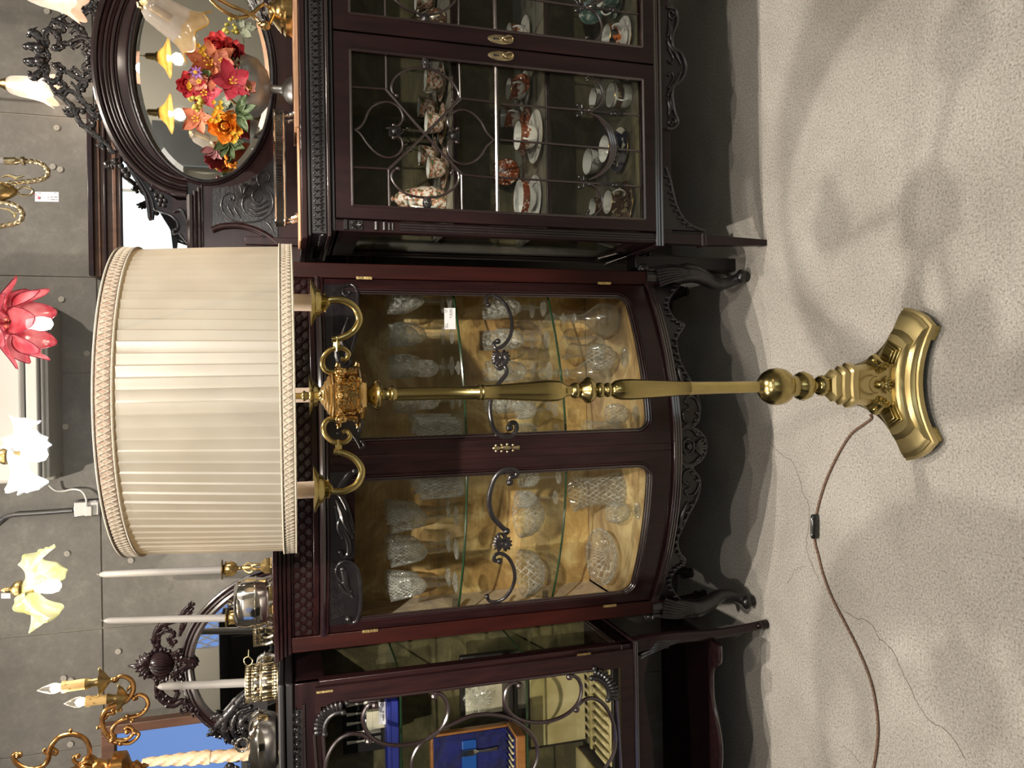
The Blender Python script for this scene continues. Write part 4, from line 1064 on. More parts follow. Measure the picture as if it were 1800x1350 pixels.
# pierced leafy crest along the arch
def PC(x, y, d=0): return P(x, y, MY+.004+d)
CR = [([(50, 86), (62, 88), (72, 98), (80, 108)], .002, .005, .006), ([(76, 80), (80, 88), (86, 96)], .002, .004, .004), ([(47, 108), (52, 112), (62, 110), (78, 110)], .006, .006, .004),
      ([(52, 128), (58, 136), (68, 130), (78, 118)], .004, .005, .008),
      ([(98, 116), (104, 124), (104, 136), (96, 144), (86, 142), (80, 132), (84, 122), (78, 115)], .006, .006, .003), ([(92, 112), (102, 114), (113, 119)], .003, .003, .004),
      ([(88, 146), (94, 158), (102, 162), (112, 158), (114, 148), (106, 146)], .005, .005, .003),
      ([(98, 163), (108, 170), (118, 178), (128, 190), (131, 200), (122, 202), (118, 194), (126, 190)], .005, .005, .003),
      ([(112, 172), (120, 160), (132, 164), (140, 178)], .003, .004, .004),
      ([(104, 135), (106, 128), (118, 126), (130, 134), (142, 140), (154, 140), (160, 132), (154, 126), (147, 131)], .005, .004, .003),
      ([(122, 128), (130, 122), (140, 130), (146, 140)], .003, .003, .004),
      ([(146, 158), (152, 148), (144, 146), (138, 155), (140, 170), (150, 184), (164, 192), (170, 182)], .005, .004, .003),
      ([(126, 146), (134, 156), (142, 172), (160, 196), (174, 210)], .003, .003, .004),
      ([(146, 196), (140, 192), (134, 200), (138, 212), (148, 222), (160, 224), (166, 216), (160, 212)], .005, .005, .003),
      ([(142, 216), (156, 230), (168, 238), (178, 248), (182, 262)], .004, .004, .004),
      ([(150, 190), (160, 200), (170, 208), (172, 200), (166, 200)], .004, .003, .002),
      ([(182, 262), (176, 256), (180, 250), (190, 256), (198, 268), (204, 262)], .004, .004, .003),
      ([(155, 110), (148, 116), (152, 124), (160, 122)], .005, .005, .003)]
m = MB()
for pts, r0, r1, bu in CR:
    q = cr([PC(x, y) for x, y in pts], 5); m.tube(q, lambda t: r0+(r1-r0)*t+bu*sin(pi*t), 8, flat=.85); leafy(m, q, (r0+r1)*.42+bu*.5, 4); m.ball(q[0], r0*1.7, 8, 5); m.ball(q[-1], r1*1.6, 8, 5)
for k in range(7):
    a = radians(-20+30*k); c = (194, 284); m.tube(cr([PC(*c), PC(c[0]+9*cos(a), c[1]+9*sin(a), -.006), PC(c[0]+15*cos(a), c[1]+15*sin(a))], 4), [.002, .004, .005, .0055, .006, .005, .004, .003, .002], 6)
for c in ((212, 292), (218, 300), (224, 308)): m.ball(PC(*c), (.010, .008, .010))
m.ball(PC(70, 108, -.006), (.016, .012, .016)); m.ball(PC(58, 108, -.004), (.012, .010, .02))
m.mirror(RX).build('crest_carving', DARK, ov)

# oak boards on the cabinet top
bd2 = root('oak_board', (RX+.1, 2.26, 1.4635), 'light oak board lying along the top of the china cabinet under the flowers', 'board')
a = P(520, 228, 2.18)
MB().box(a.x, RX+.56, 2.15, 2.33, 1.4635, 1.4765).build('board_plank', OAK, bd2, bevel=.002)
bd3 = root('thin_oak_board', (.62, 2.26, 1.4635), 'thin pale board under the silver gallery tray', 'board')
MB().box(.398, a.x-.004, 2.15, 2.3, 1.4635, 1.470).build('board_plank', OAK, bd3, bevel=.002)

# ---------- tall framed mirror with bright sky in it, behind the overmantel
fm = root('dark_framed_mirror', (.66, WALLY-.03, 2.0), 'dark walnut framed wall mirror filled with bright sky, behind the shoulder of the overmantel', 'mirror')
FY = WALLY-.05
a = P(156, 484, FY); b = P(156, 236, FY)
fx0 = a.x; fx1 = b.x+.1; fz1 = a.z; fz0 = 1.2
W_ = .105
for nm, x0, x1, z0, z1 in (('frame_top', fx0, fx1, fz1-W_, fz1), ('frame_bottom', fx0, fx1, fz0, fz0+W_), ('frame_left', fx0, fx0+.04, fz0+W_, fz1-W_), ('frame_right', fx1-.04, fx1, fz0+W_, fz1-W_)):
    f_ = B(nm, BROWN, fm, x0, x1, FY+.02, WALLY, z0, z1, .003)
    hor = nm in ('frame_top', 'frame_bottom')
    for k, (of, pr_, th, mt) in enumerate(((.0, .02, .016, DKF), (.024, .008, .010, BROWN), (.045, .014, .008, DKF), (.07, .006, .012, BROWN), (.092, .016, .008, DKF))):
        if hor: B('frame_reeding', mt, f_, x0+(.0 if k else 0), x1, FY+.02-pr_, FY+.02, z1-of-th if nm == 'frame_top' else z0+of, z1-of if nm == 'frame_top' else z0+of+th, .002)
        elif k < 2: B('frame_reeding', mt, f_, x0+of, x0+of+th, FY+.02-pr_, FY+.02, z0, z1, .002)
B('mirror_plate', MIR, fm, fx0+.035, fx1-.035, FY+.012, FY+.016, fz0+W_-.005, fz1-W_+.005, 0)
# ================================================================ cutlery cabinet (on the camera's left)
LF = 2.19; LB = 2.60; LX1 = -.815; LX0 = -1.95
lc = root('cutlery_display_cabinet', (-1.38, 2.4, 0), 'glazed mahogany cutlery cabinet with hooped scroll bars in its door, beside the bow-fronted cabinet', 'cabinet')
B('corner_post', WOOD, lc, LX1-.03, LX1, LF, LF+.035, .36, 1.50)
B('corner_post', WOOD, lc, LX0, LX0+.03, LF, LF+.035, .36, 1.50)
for x in (LX0, LX1-.03): B('back_post', WOOD, lc, x, x+.03, LB-.03, LB, .36, 1.50)
B('cabinet_top', DARK2, lc, LX0-.03, LX1+.013, LF-.03, LB+.01, 1.528, 1.545, .005)
B('cornice', DARK2, lc, LX0-.015, LX1+.008, LF-.015, LB, 1.505, 1.528, .004)
B('top_rail', WOODH, lc, LX0, LX1, LF-.002, LF+.02, 1.435, 1.505)
B('bottom_rail', DKF, lc, LX0, LX1, LF-.002, LF+.02, .488, .525)
for z, d in ((.486, .012), (.478, .008)): MB().tube([(LX0-.01, LF-d, z), (LX1+.004+d*.5, LF-d, z)], .005, 8).build('base_moulding', SHINE, lc); MB().tube([(LX1+d*.6, LF-d, z), (LX1+d*.6, LB, z)], .005, 8).build('side_moulding', SHINE, lc)
B('cabinet_floor', DKF, lc, LX0+.01, LX1-.005, LF+.004, LB-.01, .47, .50)
B('back_lining', OLIVE, lc, LX0+.02, LX1-.01, LB-.03, LB-.022, .50, 1.44, 0)
B('back_board', DKF, lc, LX0+.01, LX1-.01, LB-.022, LB-.01, .48, 1.5, 0)
B('side_top_rail', DKF, lc, LX1-.02, LX1-.002, LF+.035, LB-.03, 1.42, 1.505)
B('side_bottom_rail', DKF, lc, LX1-.02, LX1-.002, LF+.035, LB-.03, .488, .53)
for d in (0, .012): MB().tube([(LX1+.001, LF+.03, .535+d), (LX1+.001, LB-.03, .535+d)], .004, 6).build('side_bead', SHINE, lc)
B('side_glass', PANE, lc, LX1-.014, LX1-.011, LF+.035, LB-.03, .53, 1.42, 0)
B('left_side_panel', DKF, lc, LX0+.002, LX0+.02, LF+.035, LB-.03, .50, 1.5, 0)
LZ1 = P(702, 1200, 2.24).z; LZ2 = P(925, 1250, 2.24).z
for z in (LZ1, LZ2):
    sh = B('glass_shelf', SHELFG, lc, LX0+.03, LX1-.02, LF+.05, LB-.034, z-.006, z, 0)
    MB().tube([(LX0+.03, LF+.05, z-.003), (LX1-.02, LF+.05, z-.003)], .0034, 4).build('shelf_edge', GEDGE, sh)
    MB().tube([(LX1-.02, LF+.05, z-.003), (LX1-.02, LB-.034, z-.003)], .0034, 4).build('shelf_edge', GEDGE, sh)
# carved laurel panel in the top rail
m = MB(); pz = P(540, 1290, LF).z
a = P(518, 1248, LF-.004); 
LPN = B('laurel_panel', DARK, lc, a.x, -1.55, LF-.006, LF-.002, P(532, 1290, LF).z-.006, P(505, 1290, LF).z, .001)
for k in range(9):
    y = 1255+k*13
    for dx in (-7, 7):
        q = cr([P(519, y+7, LF-.008), P(519+dx*.6, y+2, LF-.012), P(519+dx, y-5, LF-.008)], 4)
        m.tube(q, lambda t: .001+.0042*sin(pi*t), 6, flat=.6)
    if k % 3 == 2: m.ball(P(519, y, LF-.010), .006)
m.tube([P(519, 1245, LF-.008), P(520, 1372, LF-.008)], .0014, 5)
m.build('laurel_carving', DARK, LPN)
MB().tube([P(533, 1238, LF-.005), P(536, 1372, LF-.005)], .0045, 6).build('panel_bead', SHINE, lc)
# door
gx1 = -.882; gx0 = -1.75; gz1 = 1.432; gz0 = .535; DYL = LF-.012
fr = MB(); fr.box(gx1, LX1-.032+.018, LF-.014, LF+.004, .492, 1.447); fr.box(gx0-.06, gx0, LF-.014, LF+.004, .492, 1.447)
fr.box(gx0, gx1, LF-.014, LF+.004, gz1, 1.447); fr.box(gx0, gx1, LF-.014, LF+.004, .492, gz0)
LD = fr.build('door', WOOD, lc)
B('glass_pane', PANE, LD, gx0-.003, gx1+.003, LF-.003, LF-.001, gz0-.004, gz1+.004, 0)
for x_ in (568, 1024):
    q = P(x_, 1216 if x_ < 800 else 1150, LF-.015)
    MB().box(q.x-.003, q.x+.003, LF-.017, LF-.013, q.z-.026, q.z+.018).build('hinge', BRASSD, LD)
def PL(x, y, d=0): return P(x, y, LF-.017+d)
def scl(pts, r, k1=1, k2=1, nm='scroll_bar', bulge=0):
    m = MB(); q = cr([PL(x, y) for x, y in pts], 6)
    m.tube(q, lambda t: r*(interp([(0, .7), (.15, 1), (.85, 1), (1, .7)], t))+bulge*sin(pi*t), 8)
    if k1: m.ball(q[0], r*1.7, 8, 6)
    if k2: m.ball(q[-1], r*1.7, 8, 6)
    return m.build(nm, SHINE, LD)
scl([(659, 1240), (653, 1237), (645, 1242), (638, 1258), (640, 1275), (650, 1293), (668, 1305), (695, 1310), (728, 1307), (758, 1296), (778, 1276), (787, 1254), (785, 1234), (776, 1221), (765, 1219), (763, 1224)], .0062)
scl([(648, 1303), (644, 1296), (634, 1291), (615, 1290), (595, 1300), (580, 1320), (572, 1345), (572, 1380), (590, 1410)], .0062, 1, 0)
scl([(722, 1360), (724, 1335), (735, 1312), (752, 1298), (775, 1282), (800, 1270), (830, 1258), (865, 1256), (895, 1262), (922, 1278), (940, 1300), (945, 1325), (938, 1350), (920, 1375)], .0062, 0, 0)
scl([(913, 1205), (905, 1200), (895, 1204), (888, 1218), (888, 1238), (898, 1254), (918, 1266), (945, 1270), (972, 1266), (998, 1254), (1016, 1235), (1022, 1213), (1018, 1196), (1008, 1188), (1001, 1190)], .0062)
scl([(1013, 1247), (1018, 1238), (1030, 1229), (1045, 1228), (1060, 1237), (1072, 1255), (1080, 1280), (1082, 1305), (1076, 1330), (1062, 1352)], .0062, 1, 0)
MB().tube([PL(552, 1290), PL(560, 1400)], .0045, 8).build('glazing_bead', SHINE, LD)
MB().tube([PL(568, 1292), PL(574, 1400)], .0048, 8).build('glazing_bead', SHINE, LD)
MB().tube([PL(1083, 1218), PL(1088, 1290), PL(1094, 1400)], .0055, 8).build('glazing_bead', SHINE, LD)
MB().tube([PL(612, 1232), PL(700, 1222), PL(1042, 1178)], .0040, 8).build('glazing_bead', SHINE, LD)
# ribbed shell corners
for (c, r0, r1, a0, a1, k1, k2) in (((600, 1282), 34, 48, 172, 268, (610, 1236), (559, 1289)), ((1040, 1222), 34, 48, -82, 8, (1045, 1175), (1085, 1218))):
    m = MB(); n = 11
    for i in range(n):
        a = radians(lerp(a0, a1, i/(n-1)))
        m.tube(cr([PL(c[0]+r0*cos(a)*.9, c[1]+r0*sin(a)*.9), PL(c[0]+(r0+8)*cos(a), c[1]+(r0+8)*sin(a), -.006), PL(c[0]+r1*cos(a), c[1]+r1*sin(a))], 3), lambda t: .0032+.0028*sin(pi*t), 6)
    q = [PL(c[0]+(r0-4)*cos(radians(lerp(a0-8, a1+8, i/14))), c[1]+(r0-4)*sin(radians(lerp(a0-8, a1+8, i/14))), -.004) for i in range(15)]
    m.tube(q, .0066, 8); m.ball(q[0], .009); m.ball(q[-1], .009); m.ball(PL(*k1), .008); m.ball(PL(*k2), .008)
    m.build('shell_carving', DARK, LD)
# shaped base, leg and low shelf
def PLF(x, y): return P(x, y, LF)
ap = [(1140, 1162), (1133, 1185), (1133, 1220), (1140, 1262), (1147, 1300), (1150, 1350), (1150, 1420)]
tb3 = sorted((PLF(x, y).x, PLF(x, y).z) for x, y in ap)
MB().strip(lin(tb3[0][0], tb3[-1][0]+.02, 24), .478, lambda x: interp(tb3, x), LF+.002, .02).build('apron', DKF, lc)
def lleg(x, Y, s, fr_):
    yd = -1 if fr_ else 1
    path = [(x-s*.014, Y, .475), (x-s*.012, Y, .43), (x-s*.004, Y+yd*.012, .38), (x+s*.0, Y+yd*.016, .32), (x-s*.006, Y+yd*.012, .2), (x-s*.004, Y+yd*.006, .1), (x+s*.004, Y+yd*.01, .04), (x+s*.008, Y+yd*.014, .012)]
    m = MB().tube(cr(path, 5), lambda t: interp([(0, .026), (.15, .030), (.3, .024), (.6, .017), (.85, .0135), (1, .014)], t), 10, up=(1, 0, 0))
    m.ball((x+s*.008, Y+yd*.024, .032), (.012, .012, .013)); m.lathe([(.014, 0), (.016, .006), (.013, .02)], (x+s*.008, Y+yd*.016, 0), 12)
    L_ = m.build('leg', DKF, lc)
    if fr_:
        m = MB()
        for k in range(5): m.tube(cr([(x-s*(.055-.012*k), Y-.012, .46-.006*k), (x-s*(.034-.008*k), Y-.028, .425-.004*k), (x-s*(.016-.004*k), Y-.036, .375), (x-s*.002, Y-.036, .33)], 4), lambda t: .0055*(1-.6*t), 6)
        m.build('knee_carving', DARK, L_)
lleg(LX1, LF+.02, 1, True); lleg(LX1, LB-.03, 1, False); lleg(LX0, LF+.02, -1, True); lleg(LX0, LB-.03, -1, False)
e1 = [PZ(x, y, .205) for x, y in ((1262, 1135), (1262, 1163), (1252, 1172), (1248, 1190), (1250, 1230), (1258, 1270), (1264, 1310), (1263, 1350), (1255, 1390))]
e1 = cr(e1, 5)
poly = [(q.x, q.y) for q in e1]+[(-1.9, e1[-1].y), (-1.9, 2.55), (LX1-.01, 2.55)]
MB().prism(poly, .190, .205).build('low_shelf', DKF, lc, flat=True)
MB().tube([q+Vector((0, -.002, -.006)) for q in e1], .0065, 8).build('shelf_moulding', SHINE, lc)

# ---------- carved oval mirror on its top
my = 2.58
cm = root('carved_oval_mirror', (-1.0, my, 1.55), 'oval mirror with a carved leaf and shell crest standing on the cutlery cabinet', 'mirror')
def PM(x, y, d=0): return P(x, y, my+d)
arcp = [(478, 1012), (455, 1020), (430, 1032), (408, 1046), (388, 1062), (368, 1082), (352, 1105), (341, 1130), (335, 1158), (336, 1185), (342, 1212), (354, 1238), (372, 1258), (392, 1272), (408, 1282)]
A = [PM(x, y) for x, y in arcp]; A2 = cr(A, 5)
lowz = 1.56
g = [(q.x, q.z) for q in A2]
MB().prism(g+[(g[-1][0], lowz), (g[0][0], lowz)], my-.001, my+.003, axis='y').build('mirror_plate', MIR, cm, flat=True)
for of, d, r, mt in ((0, -.006, .010, SHINE), (1, -.010, .006, DKF), (2, -.004, .006, SHINE)):
    cen = PM(480, 1160)
    pts = [q+(q-cen).normalized()*(.013*of)+Vector((0, d, 0)) for q in A2]
    MB().tube(pts, r, 8).build('frame_moulding', mt, cm)
MB().prism([(q.x+(q.x-cen.x)*.10, q.z+(q.z-cen.z)*.13) for q in A2]+[(g[-1][0], lowz), (g[0][0], lowz)], my+.006, my+.022, axis='y').build('back_board', DKF, cm, flat=True)
m = MB()
def cz(pts, r0, r1, bulge=0, d=-.012):
    q = cr([PM(x, y, d) for x, y in pts], 5); m.tube(q, lambda t: r0+(r1-r0)*t+bulge*sin(pi*t), 8, flat=.7); leafy(m, q, (r0+r1)*.40+bulge*.4, 3); m.ball(q[0], r0*1.5, 8, 5); m.ball(q[-1], r1*1.5, 8, 5)
for i in range(7):
    a = radians(110+i*23.5); c = (262, 1171); L = (26 if i != 3 else 38)
    m.tube(cr([PM(*c, -.012), PM(c[0]+L*.5*cos(a), c[1]+L*.5*sin(a), -.018), PM(c[0]+L*cos(a), c[1]+L*sin(a), -.01)], 4), lambda t: .001+.011*sin(pi*min(1, t*.9+.1))*(1-.4*t), 7, flat=.6)
m.ball(PM(283, 1168, -.006), (.040, .016, .040), 16, 10)
for i in range(-3, 4): m.tube(cr([PM(304, 1168+i*2, -.016), PM(290, 1168+i*5.6, -.024+.002*abs(i)), PM(274, 1168+i*5.2, -.022+.002*abs(i)), PM(262, 1168+i*2, -.014)], 4), lambda t: .002+.0055*sin(pi*t), 7)
for i in range(22):
    a = 2*pi*i/22; q = PM(284+24*cos(a), 1168+25*sin(a), -.012); q2 = PM(284+31*cos(a+.15), 1168+31*sin(a+.15), -.008); m.tube([q, (q+q2)/2+Vector((0, -.004, 0)), q2], [.005, .006, .001], 6)
cz([(262, 1152), (278, 1144), (296, 1146), (312, 1156)], .006, .006); cz([(262, 1188), (278, 1192), (296, 1190), (312, 1178)], .006, .006)
cz([(316, 1144), (308, 1150), (318, 1158), (330, 1160), (342, 1166), (328, 1172), (316, 1178), (308, 1186), (316, 1192)], .006, .006, .006)
cz([(308, 1128), (302, 1132), (298, 1124), (306, 1114), (294, 1108), (280, 1116), (278, 1132), (284, 1142)], .005, .006, .002)
cz([(274, 1142), (272, 1120), (282, 1100), (300, 1092), (316, 1086), (328, 1070), (340, 1062)], .006, .004, .006)
cz([(316, 1116), (322, 1100), (326, 1086), (338, 1070)], .004, .004, .006); cz([(296, 1108), (290, 1096), (300, 1088)], .002, .002, .004)
cz([(288, 1196), (282, 1212), (292, 1226), (306, 1230), (312, 1216), (304, 1206)], .006, .005, .002)
cz([(276, 1196), (276, 1216), (286, 1232), (304, 1240), (320, 1232), (330, 1240), (340, 1252), (348, 1256)], .006, .004, .005)
cz([(328, 1250), (320, 1252), (318, 1246), (326, 1240)], .004, .004); cz([(322, 1240), (334, 1238), (344, 1248)], .003, .003, .004)
m.build('crest_carving', DKF, cm)
# leafy side scroll
m = MB()
cz([(440, 1212), (420, 1232), (404, 1252), (386, 1270), (376, 1284)], .006, .006, .009); cz([(430, 1236), (408, 1248), (396, 1264), (394, 1284), (404, 1302), (412, 1304)], .006, .006, .007)
cz([(440, 1244), (420, 1252), (410, 1268), (410, 1286), (420, 1297), (430, 1291), (428, 1282), (420, 1284)], .005, .005, .005)
cz([(450, 1250), (432, 1260), (424, 1272), (436, 1278), (446, 1290)], .004, .004, .009); cz([(372, 1262), (384, 1258), (398, 1262)], .004, .006, .004)
cz([(366, 1292), (376, 1290), (386, 1296)], .004, .004, .004); cz([(404, 1330), (414, 1336), (424, 1326), (420, 1316), (410, 1320)], .006, .005, .003); cz([(396, 1352), (404, 1346), (412, 1350)], .005, .005, .006)
q = [PM(x, y, -.004) for x, y in ((470, 1218), (430, 1228), (404, 1250), (384, 1276), (390, 1296), (410, 1310), (420, 1320), (430, 1340), (470, 1344))]
m.build('side_leaf_carving', DARK, cm)
MB().prism([(a.x, a.z) for a in q], my-.006, my+.006, axis='y').build('side_panel', DARK2, cm, flat=True)
cm.location = (-1.0, my, 1.5455)
for ch in cm.children:
    for v in ch.data.vertices: v.co.z += 1.55-1.5455

# ---------- brown framed blue mirror on the wall at the edge of the view
bm = root('oak_framed_mirror', (-1.45, WALLY-.02, 1.7), 'thin oak framed mirror filled with blue sky, on the wall beyond the gilt chandelier', 'mirror')
a = P(178, 1276, WALLY-.03); b = P(396, 1262, WALLY-.03)
x_ = a.x
B('frame_side', BROWN, bm, x_, x_-.03, WALLY-.04, WALLY, 1.1, a.z); B('frame_top', BROWN, bm, x_-.03, x_-.8, WALLY-.04, WALLY, a.z-.04, a.z)
B('mirror_plate', MIR, bm, x_-.028, x_-.8, WALLY-.02, WALLY-.015, 1.1, a.z-.035, 0)
# ================================================================ brass floor lamp
LX, LY = -.017, 1.6
fl_ = root('floor_lamp', (LX, LY, 0), 'tall brass floor lamp with pleated cream drum shade standing alone on the concrete floor', 'lamp')
def zx(x): return P(x, 686, LY).z
def prof(rows):
    "rows of (photograph x along the stem, half width in pixels) -> (radius, height)"
    out = []
    for x, hw in rows:
        z = zx(x); out.append((hw*mpp(LY, z), z))
    return sorted(out, key=lambda q: q[1])
def turned(name, rows, mt=BRASS, seg=32, mod=None, **k):
    return MB().lathe(prof(rows), (LX, LY, 0), seg, mod).build(name, mt, fl_, ang=50, **k)
# three-cornered base
def tri(Rt, wdt, sag, n=10, rot=0):
    pts = []
    for k in range(3):
        a = radians(90+120*k)+rot
        d = Vector((cos(a), sin(a))); t = Vector((-sin(a), cos(a)))
        p0 = d*Rt-t*wdt; p1 = d*Rt+t*wdt
        for i in range(4): # bowed chamfer
            u = i/3; pts.append(p0.lerp(p1, u)+d*(.010*sin(pi*u))*(Rt/.19))
        a2 = radians(90+120*(k+1))+rot
        d2 = Vector((cos(a2), sin(a2))); t2 = Vector((-sin(a2), cos(a2)))
        q = d2*Rt-t2*wdt; am = (a+a2)/2; dm = Vector((cos(am), sin(am)))
        for i in range(1, n):
            u = i/n; pts.append(p1.lerp(q, u)-dm*sag*4*u*(1-u)*1)
    return [(LX+p.x, LY+p.y) for p in pts]
def tstack(layers, name, mt=BRASSB, par=None, bevel=.0012):
    m = MB(); rings = [tri(*l[:3]) for l in layers]; n = len(rings[0])
    for l, r_ in zip(layers, rings): m.v += [Vector((x, y, l[3])) for x, y in r_]
    for i in range(len(rings)-1):
        for k in range(n): m.f.append((i*n+k, i*n+(k+1) % n, (i+1)*n+(k+1) % n, (i+1)*n+k))
    m.f += [tuple(range(n-1, -1, -1)), tuple(range((len(rings)-1)*n, len(rings)*n))]
    return m.build(name, mt, par or fl_, ang=32)
base = tstack([(.186, .048, .045, .018), (.190, .050, .045, .022), (.190, .050, .045, .036), (.184, .047, .044, .038), (.184, .047, .044, .042), (.177, .044, .042, .046), (.172, .042, .040, .050), (.120, .036, .024, .056)], 'base')
tstack([(.140, .035, .030, .050), (.140, .035, .030, .056), (.128, .030, .026, .066), (.09, .028, .012, .070)], 'base_step', BRASSB, base)
for k in range(3):
    a = radians(90+120*k); c = Vector((LX+cos(a)*.165, LY+sin(a)*.165, 0))
    MB().prism([(c.x+cos(a)*i*.019-sin(a)*j*.046, c.y+sin(a)*i*.019+cos(a)*j*.046) for i, j in ((-1, -1), (1, -1), (1, 1), (-1, 1))], 0, .02).build('foot', BRASS, base, bevel=.003)
MB().prism(tri(.15, .04, .036), .006, .018).build('iron_plate', BLACKR, base)
# small square mouldings on the step, one towards each corner
for k in range(3):
    a = radians(90+120*k); d = Vector((cos(a), sin(a), 0)); t = Vector((-sin(a), cos(a), 0)); c = Vector((LX, LY, 0))+d*.088
    m = MB()
    for r_, z0, z1 in ((.026, .066, .072), (.021, .072, .078), (.016, .078, .083)): m.obb(c+Vector((0, 0, (z0+z1)/2)), d*r_, t*r_*.95, Vector((0, 0, (z1-z0)/2)))
    m.build('stepped_block', BRASS, base, bevel=.0015)
# waisted three-sided pedestal
pz0 = .066; pz1 = zx(1492)
ped = tstack([(.072, .020, .010, pz0), (.066, .018, .010, pz0+.02), (.052, .016, .006, pz0+.045), (.047, .016, .004, pz1-.012), (.049, .018, .004, pz1)], 'pedestal')
for k in range(3):
    a = radians(90+120*k); d = Vector((cos(a), sin(a), 0)); t = Vector((-sin(a), cos(a), 0)); c = Vector((LX, LY, pz0+.030))+d*.058
    m = MB(); m.tube([c-t*.020, c+t*.020], .0185, 18)
    for s in (-1, 1):
        pth = [c+t*s*.0215+d*(.013-.010*u)*cos(u*7+1)+Vector((0, 0, 1))*(.013-.010*u)*sin(u*7+1) for u in [i/16 for i in range(17)]]
        m.tube(pth, .0022, 6)
    m.ball(c+d*.012+Vector((0, 0, .016)), .007)
    m.build('scroll_foot', BRASS, ped)
    # shell drop on each face
    am = a+pi/3; d2 = Vector((cos(am), sin(am), 0)); t2 = Vector((-sin(am), cos(am), 0)); c2 = Vector((LX, LY, pz0+.026))+d2*.040
    m = MB(); m.ball(c2+Vector((0, 0, .006)), (.011, .011, .012), 12, 8)
    for j in range(-2, 3): m.tube(cr([c2+d2*.006, c2+d2*.012+t2*.006*j+Vector((0, 0, -.006)), c2+d2*.012+t2*.009*j+Vector((0, 0, -.018+.002*abs(j)))], 4), lambda u: .0038*(1-.3*u), 6)
    m.build('shell_drop', BRASS, ped)
    MB().tube(cr([c2+d2*.004-t2*.020+Vector((0, 0, .02)), c2+d2*.006-t2*.018+Vector((0, 0, .034)), c2+d2*.008+Vector((0, 0, .048)), c2+d2*.006+t2*.018+Vector((0, 0, .034)), c2+d2*.004+t2*.020+Vector((0, 0, .02))], 6), .0016, 6).build('engraved_arch', BRASSD, ped)
zz = [zx(1492), zx(1480), zx(1478), zx(1468), zx(1464), zx(1456), zx(1452)]
tstack([(.050, .018, .004, zz[0]), (.053, .020, .004, zz[0]+.004), (.053, .020, .004, zz[1]), (.046, .017, .003, zz[1]+.003), (.046, .017, .003, zz[3]), (.038, .014, .002, zz[3]+.003), (.038, .014, .002, zz[5]), (.026, .012, .001, zz[6])], 'stepped_collar')
turned('gadroon_ball', [(1460, 13), (1456, 13), (1453, 9), (1450, 16), (1444, 18), (1438, 15), (1434, 9)], mod=lambda a, z: 1+.05*cos(16*a))
turned('vase_knop', [(1436, 8), (1430, 8), (1426, 14), (1420, 22), (1412, 25.5), (1405, 24), (1400, 19), (1397, 17), (1385, 18), (1378, 22)], mod=lambda a, z: 1+.025*cos(12*a)*(1 if zx(1426) < z < zx(1402) else 0))
turned('globe_knop', [(1386, 22), (1382, 27), (1376, 31), (1366, 33), (1355, 31.5), (1346, 26), (1340, 19), (1339, 16), (1337, 13)])
turned('lower_column', [(1339, 12.5), (1335, 13), (1331, 9.5), (1328, 10), (1260, 11), (1214, 12.2), (1212, 13.2), (1209, 13.2), (1207, 12.4), (1170, 14.5), (1140, 16.6), (1110, 18.4), (1092, 18.3), (1082, 16), (1075, 11), (1073, 8.5)])
turned('middle_knop', [(1074, 9), (1071, 12), (1068, 13), (1065, 12), (1063, 9), (1060, 8), (1058, 12), (1054, 13.5), (1050, 12.5), (1047, 8.5), (1044, 15), (1040, 20), (1036, 22.5), (1033, 23.5), (1030, 22), (1026, 17), (1021, 14), (1018, 9), (1015, 13), (1010, 14.3), (1005, 12), (1003, 9), (999, 9.5), (994, 10.5)])
turned('upper_column', [(996, 9), (990, 14), (982, 17.6), (970, 19), (955, 18.6), (920, 16.2), (880, 13.7), (852, 12.6), (850, 13.8), (847.5, 13.8), (846, 12.6), (844, 12.6), (842, 13.8), (839.5, 13.8), (838, 12.2), (780, 11.8), (697, 11.8)])
turned('column_collar', [(697, 11), (693, 13), (690, 15.5), (687, 15.5), (684, 12), (680, 9.5), (673, 11), (671, 16), (668, 24), (664, 28), (660, 27.5), (656, 23), (652, 17), (648, 13), (644, 18), (642, 33)])
# six-sided gallery body
def poly_lathe(name, rows, nside, rot, mt, par=None, mod=0):
    pr_ = prof(rows); m = MB(); vs = []; fs = []
    for r_, z in pr_:
        for k in range(nside*4):
            a = 2*pi*k/(nside*4)+rot
            ph = ((a-rot) % (2*pi/nside))-pi/nside
            q = r_*cos(pi/nside)/cos(ph)*(1+mod*cos(4*nside*a))
            vs.append((LX+q*cos(a), LY+q*sin(a), z))
    n = nside*4
    for i in range(len(pr_)-1):
        for k in range(n): fs.append((i*n+k, i*n+(k+1) % n, (i+1)*n+(k+1) % n, (i+1)*n+k))
    fs += [tuple(range(n-1, -1, -1)), tuple(range((len(pr_)-1)*n, len(pr_)*n))]
    return m.add(vs, fs).build(name, mt, par or fl_, ang=35)
R6 = radians(0)
gal = poly_lathe('gallery', [(644, 30), (641, 40), (636, 42), (633, 46), (630, 51), (627, 51), (625, 46), (604, 46), (600, 47), (596, 52), (592, 52), (590, 48), (588, 48), (587, 44), (584, 44), (582, 39), (579, 38), (578, 34), (575, 32), (573, 26), (570, 24), (568, 18), (566, 17), (563, 12)], 6, R6, BRASSW)
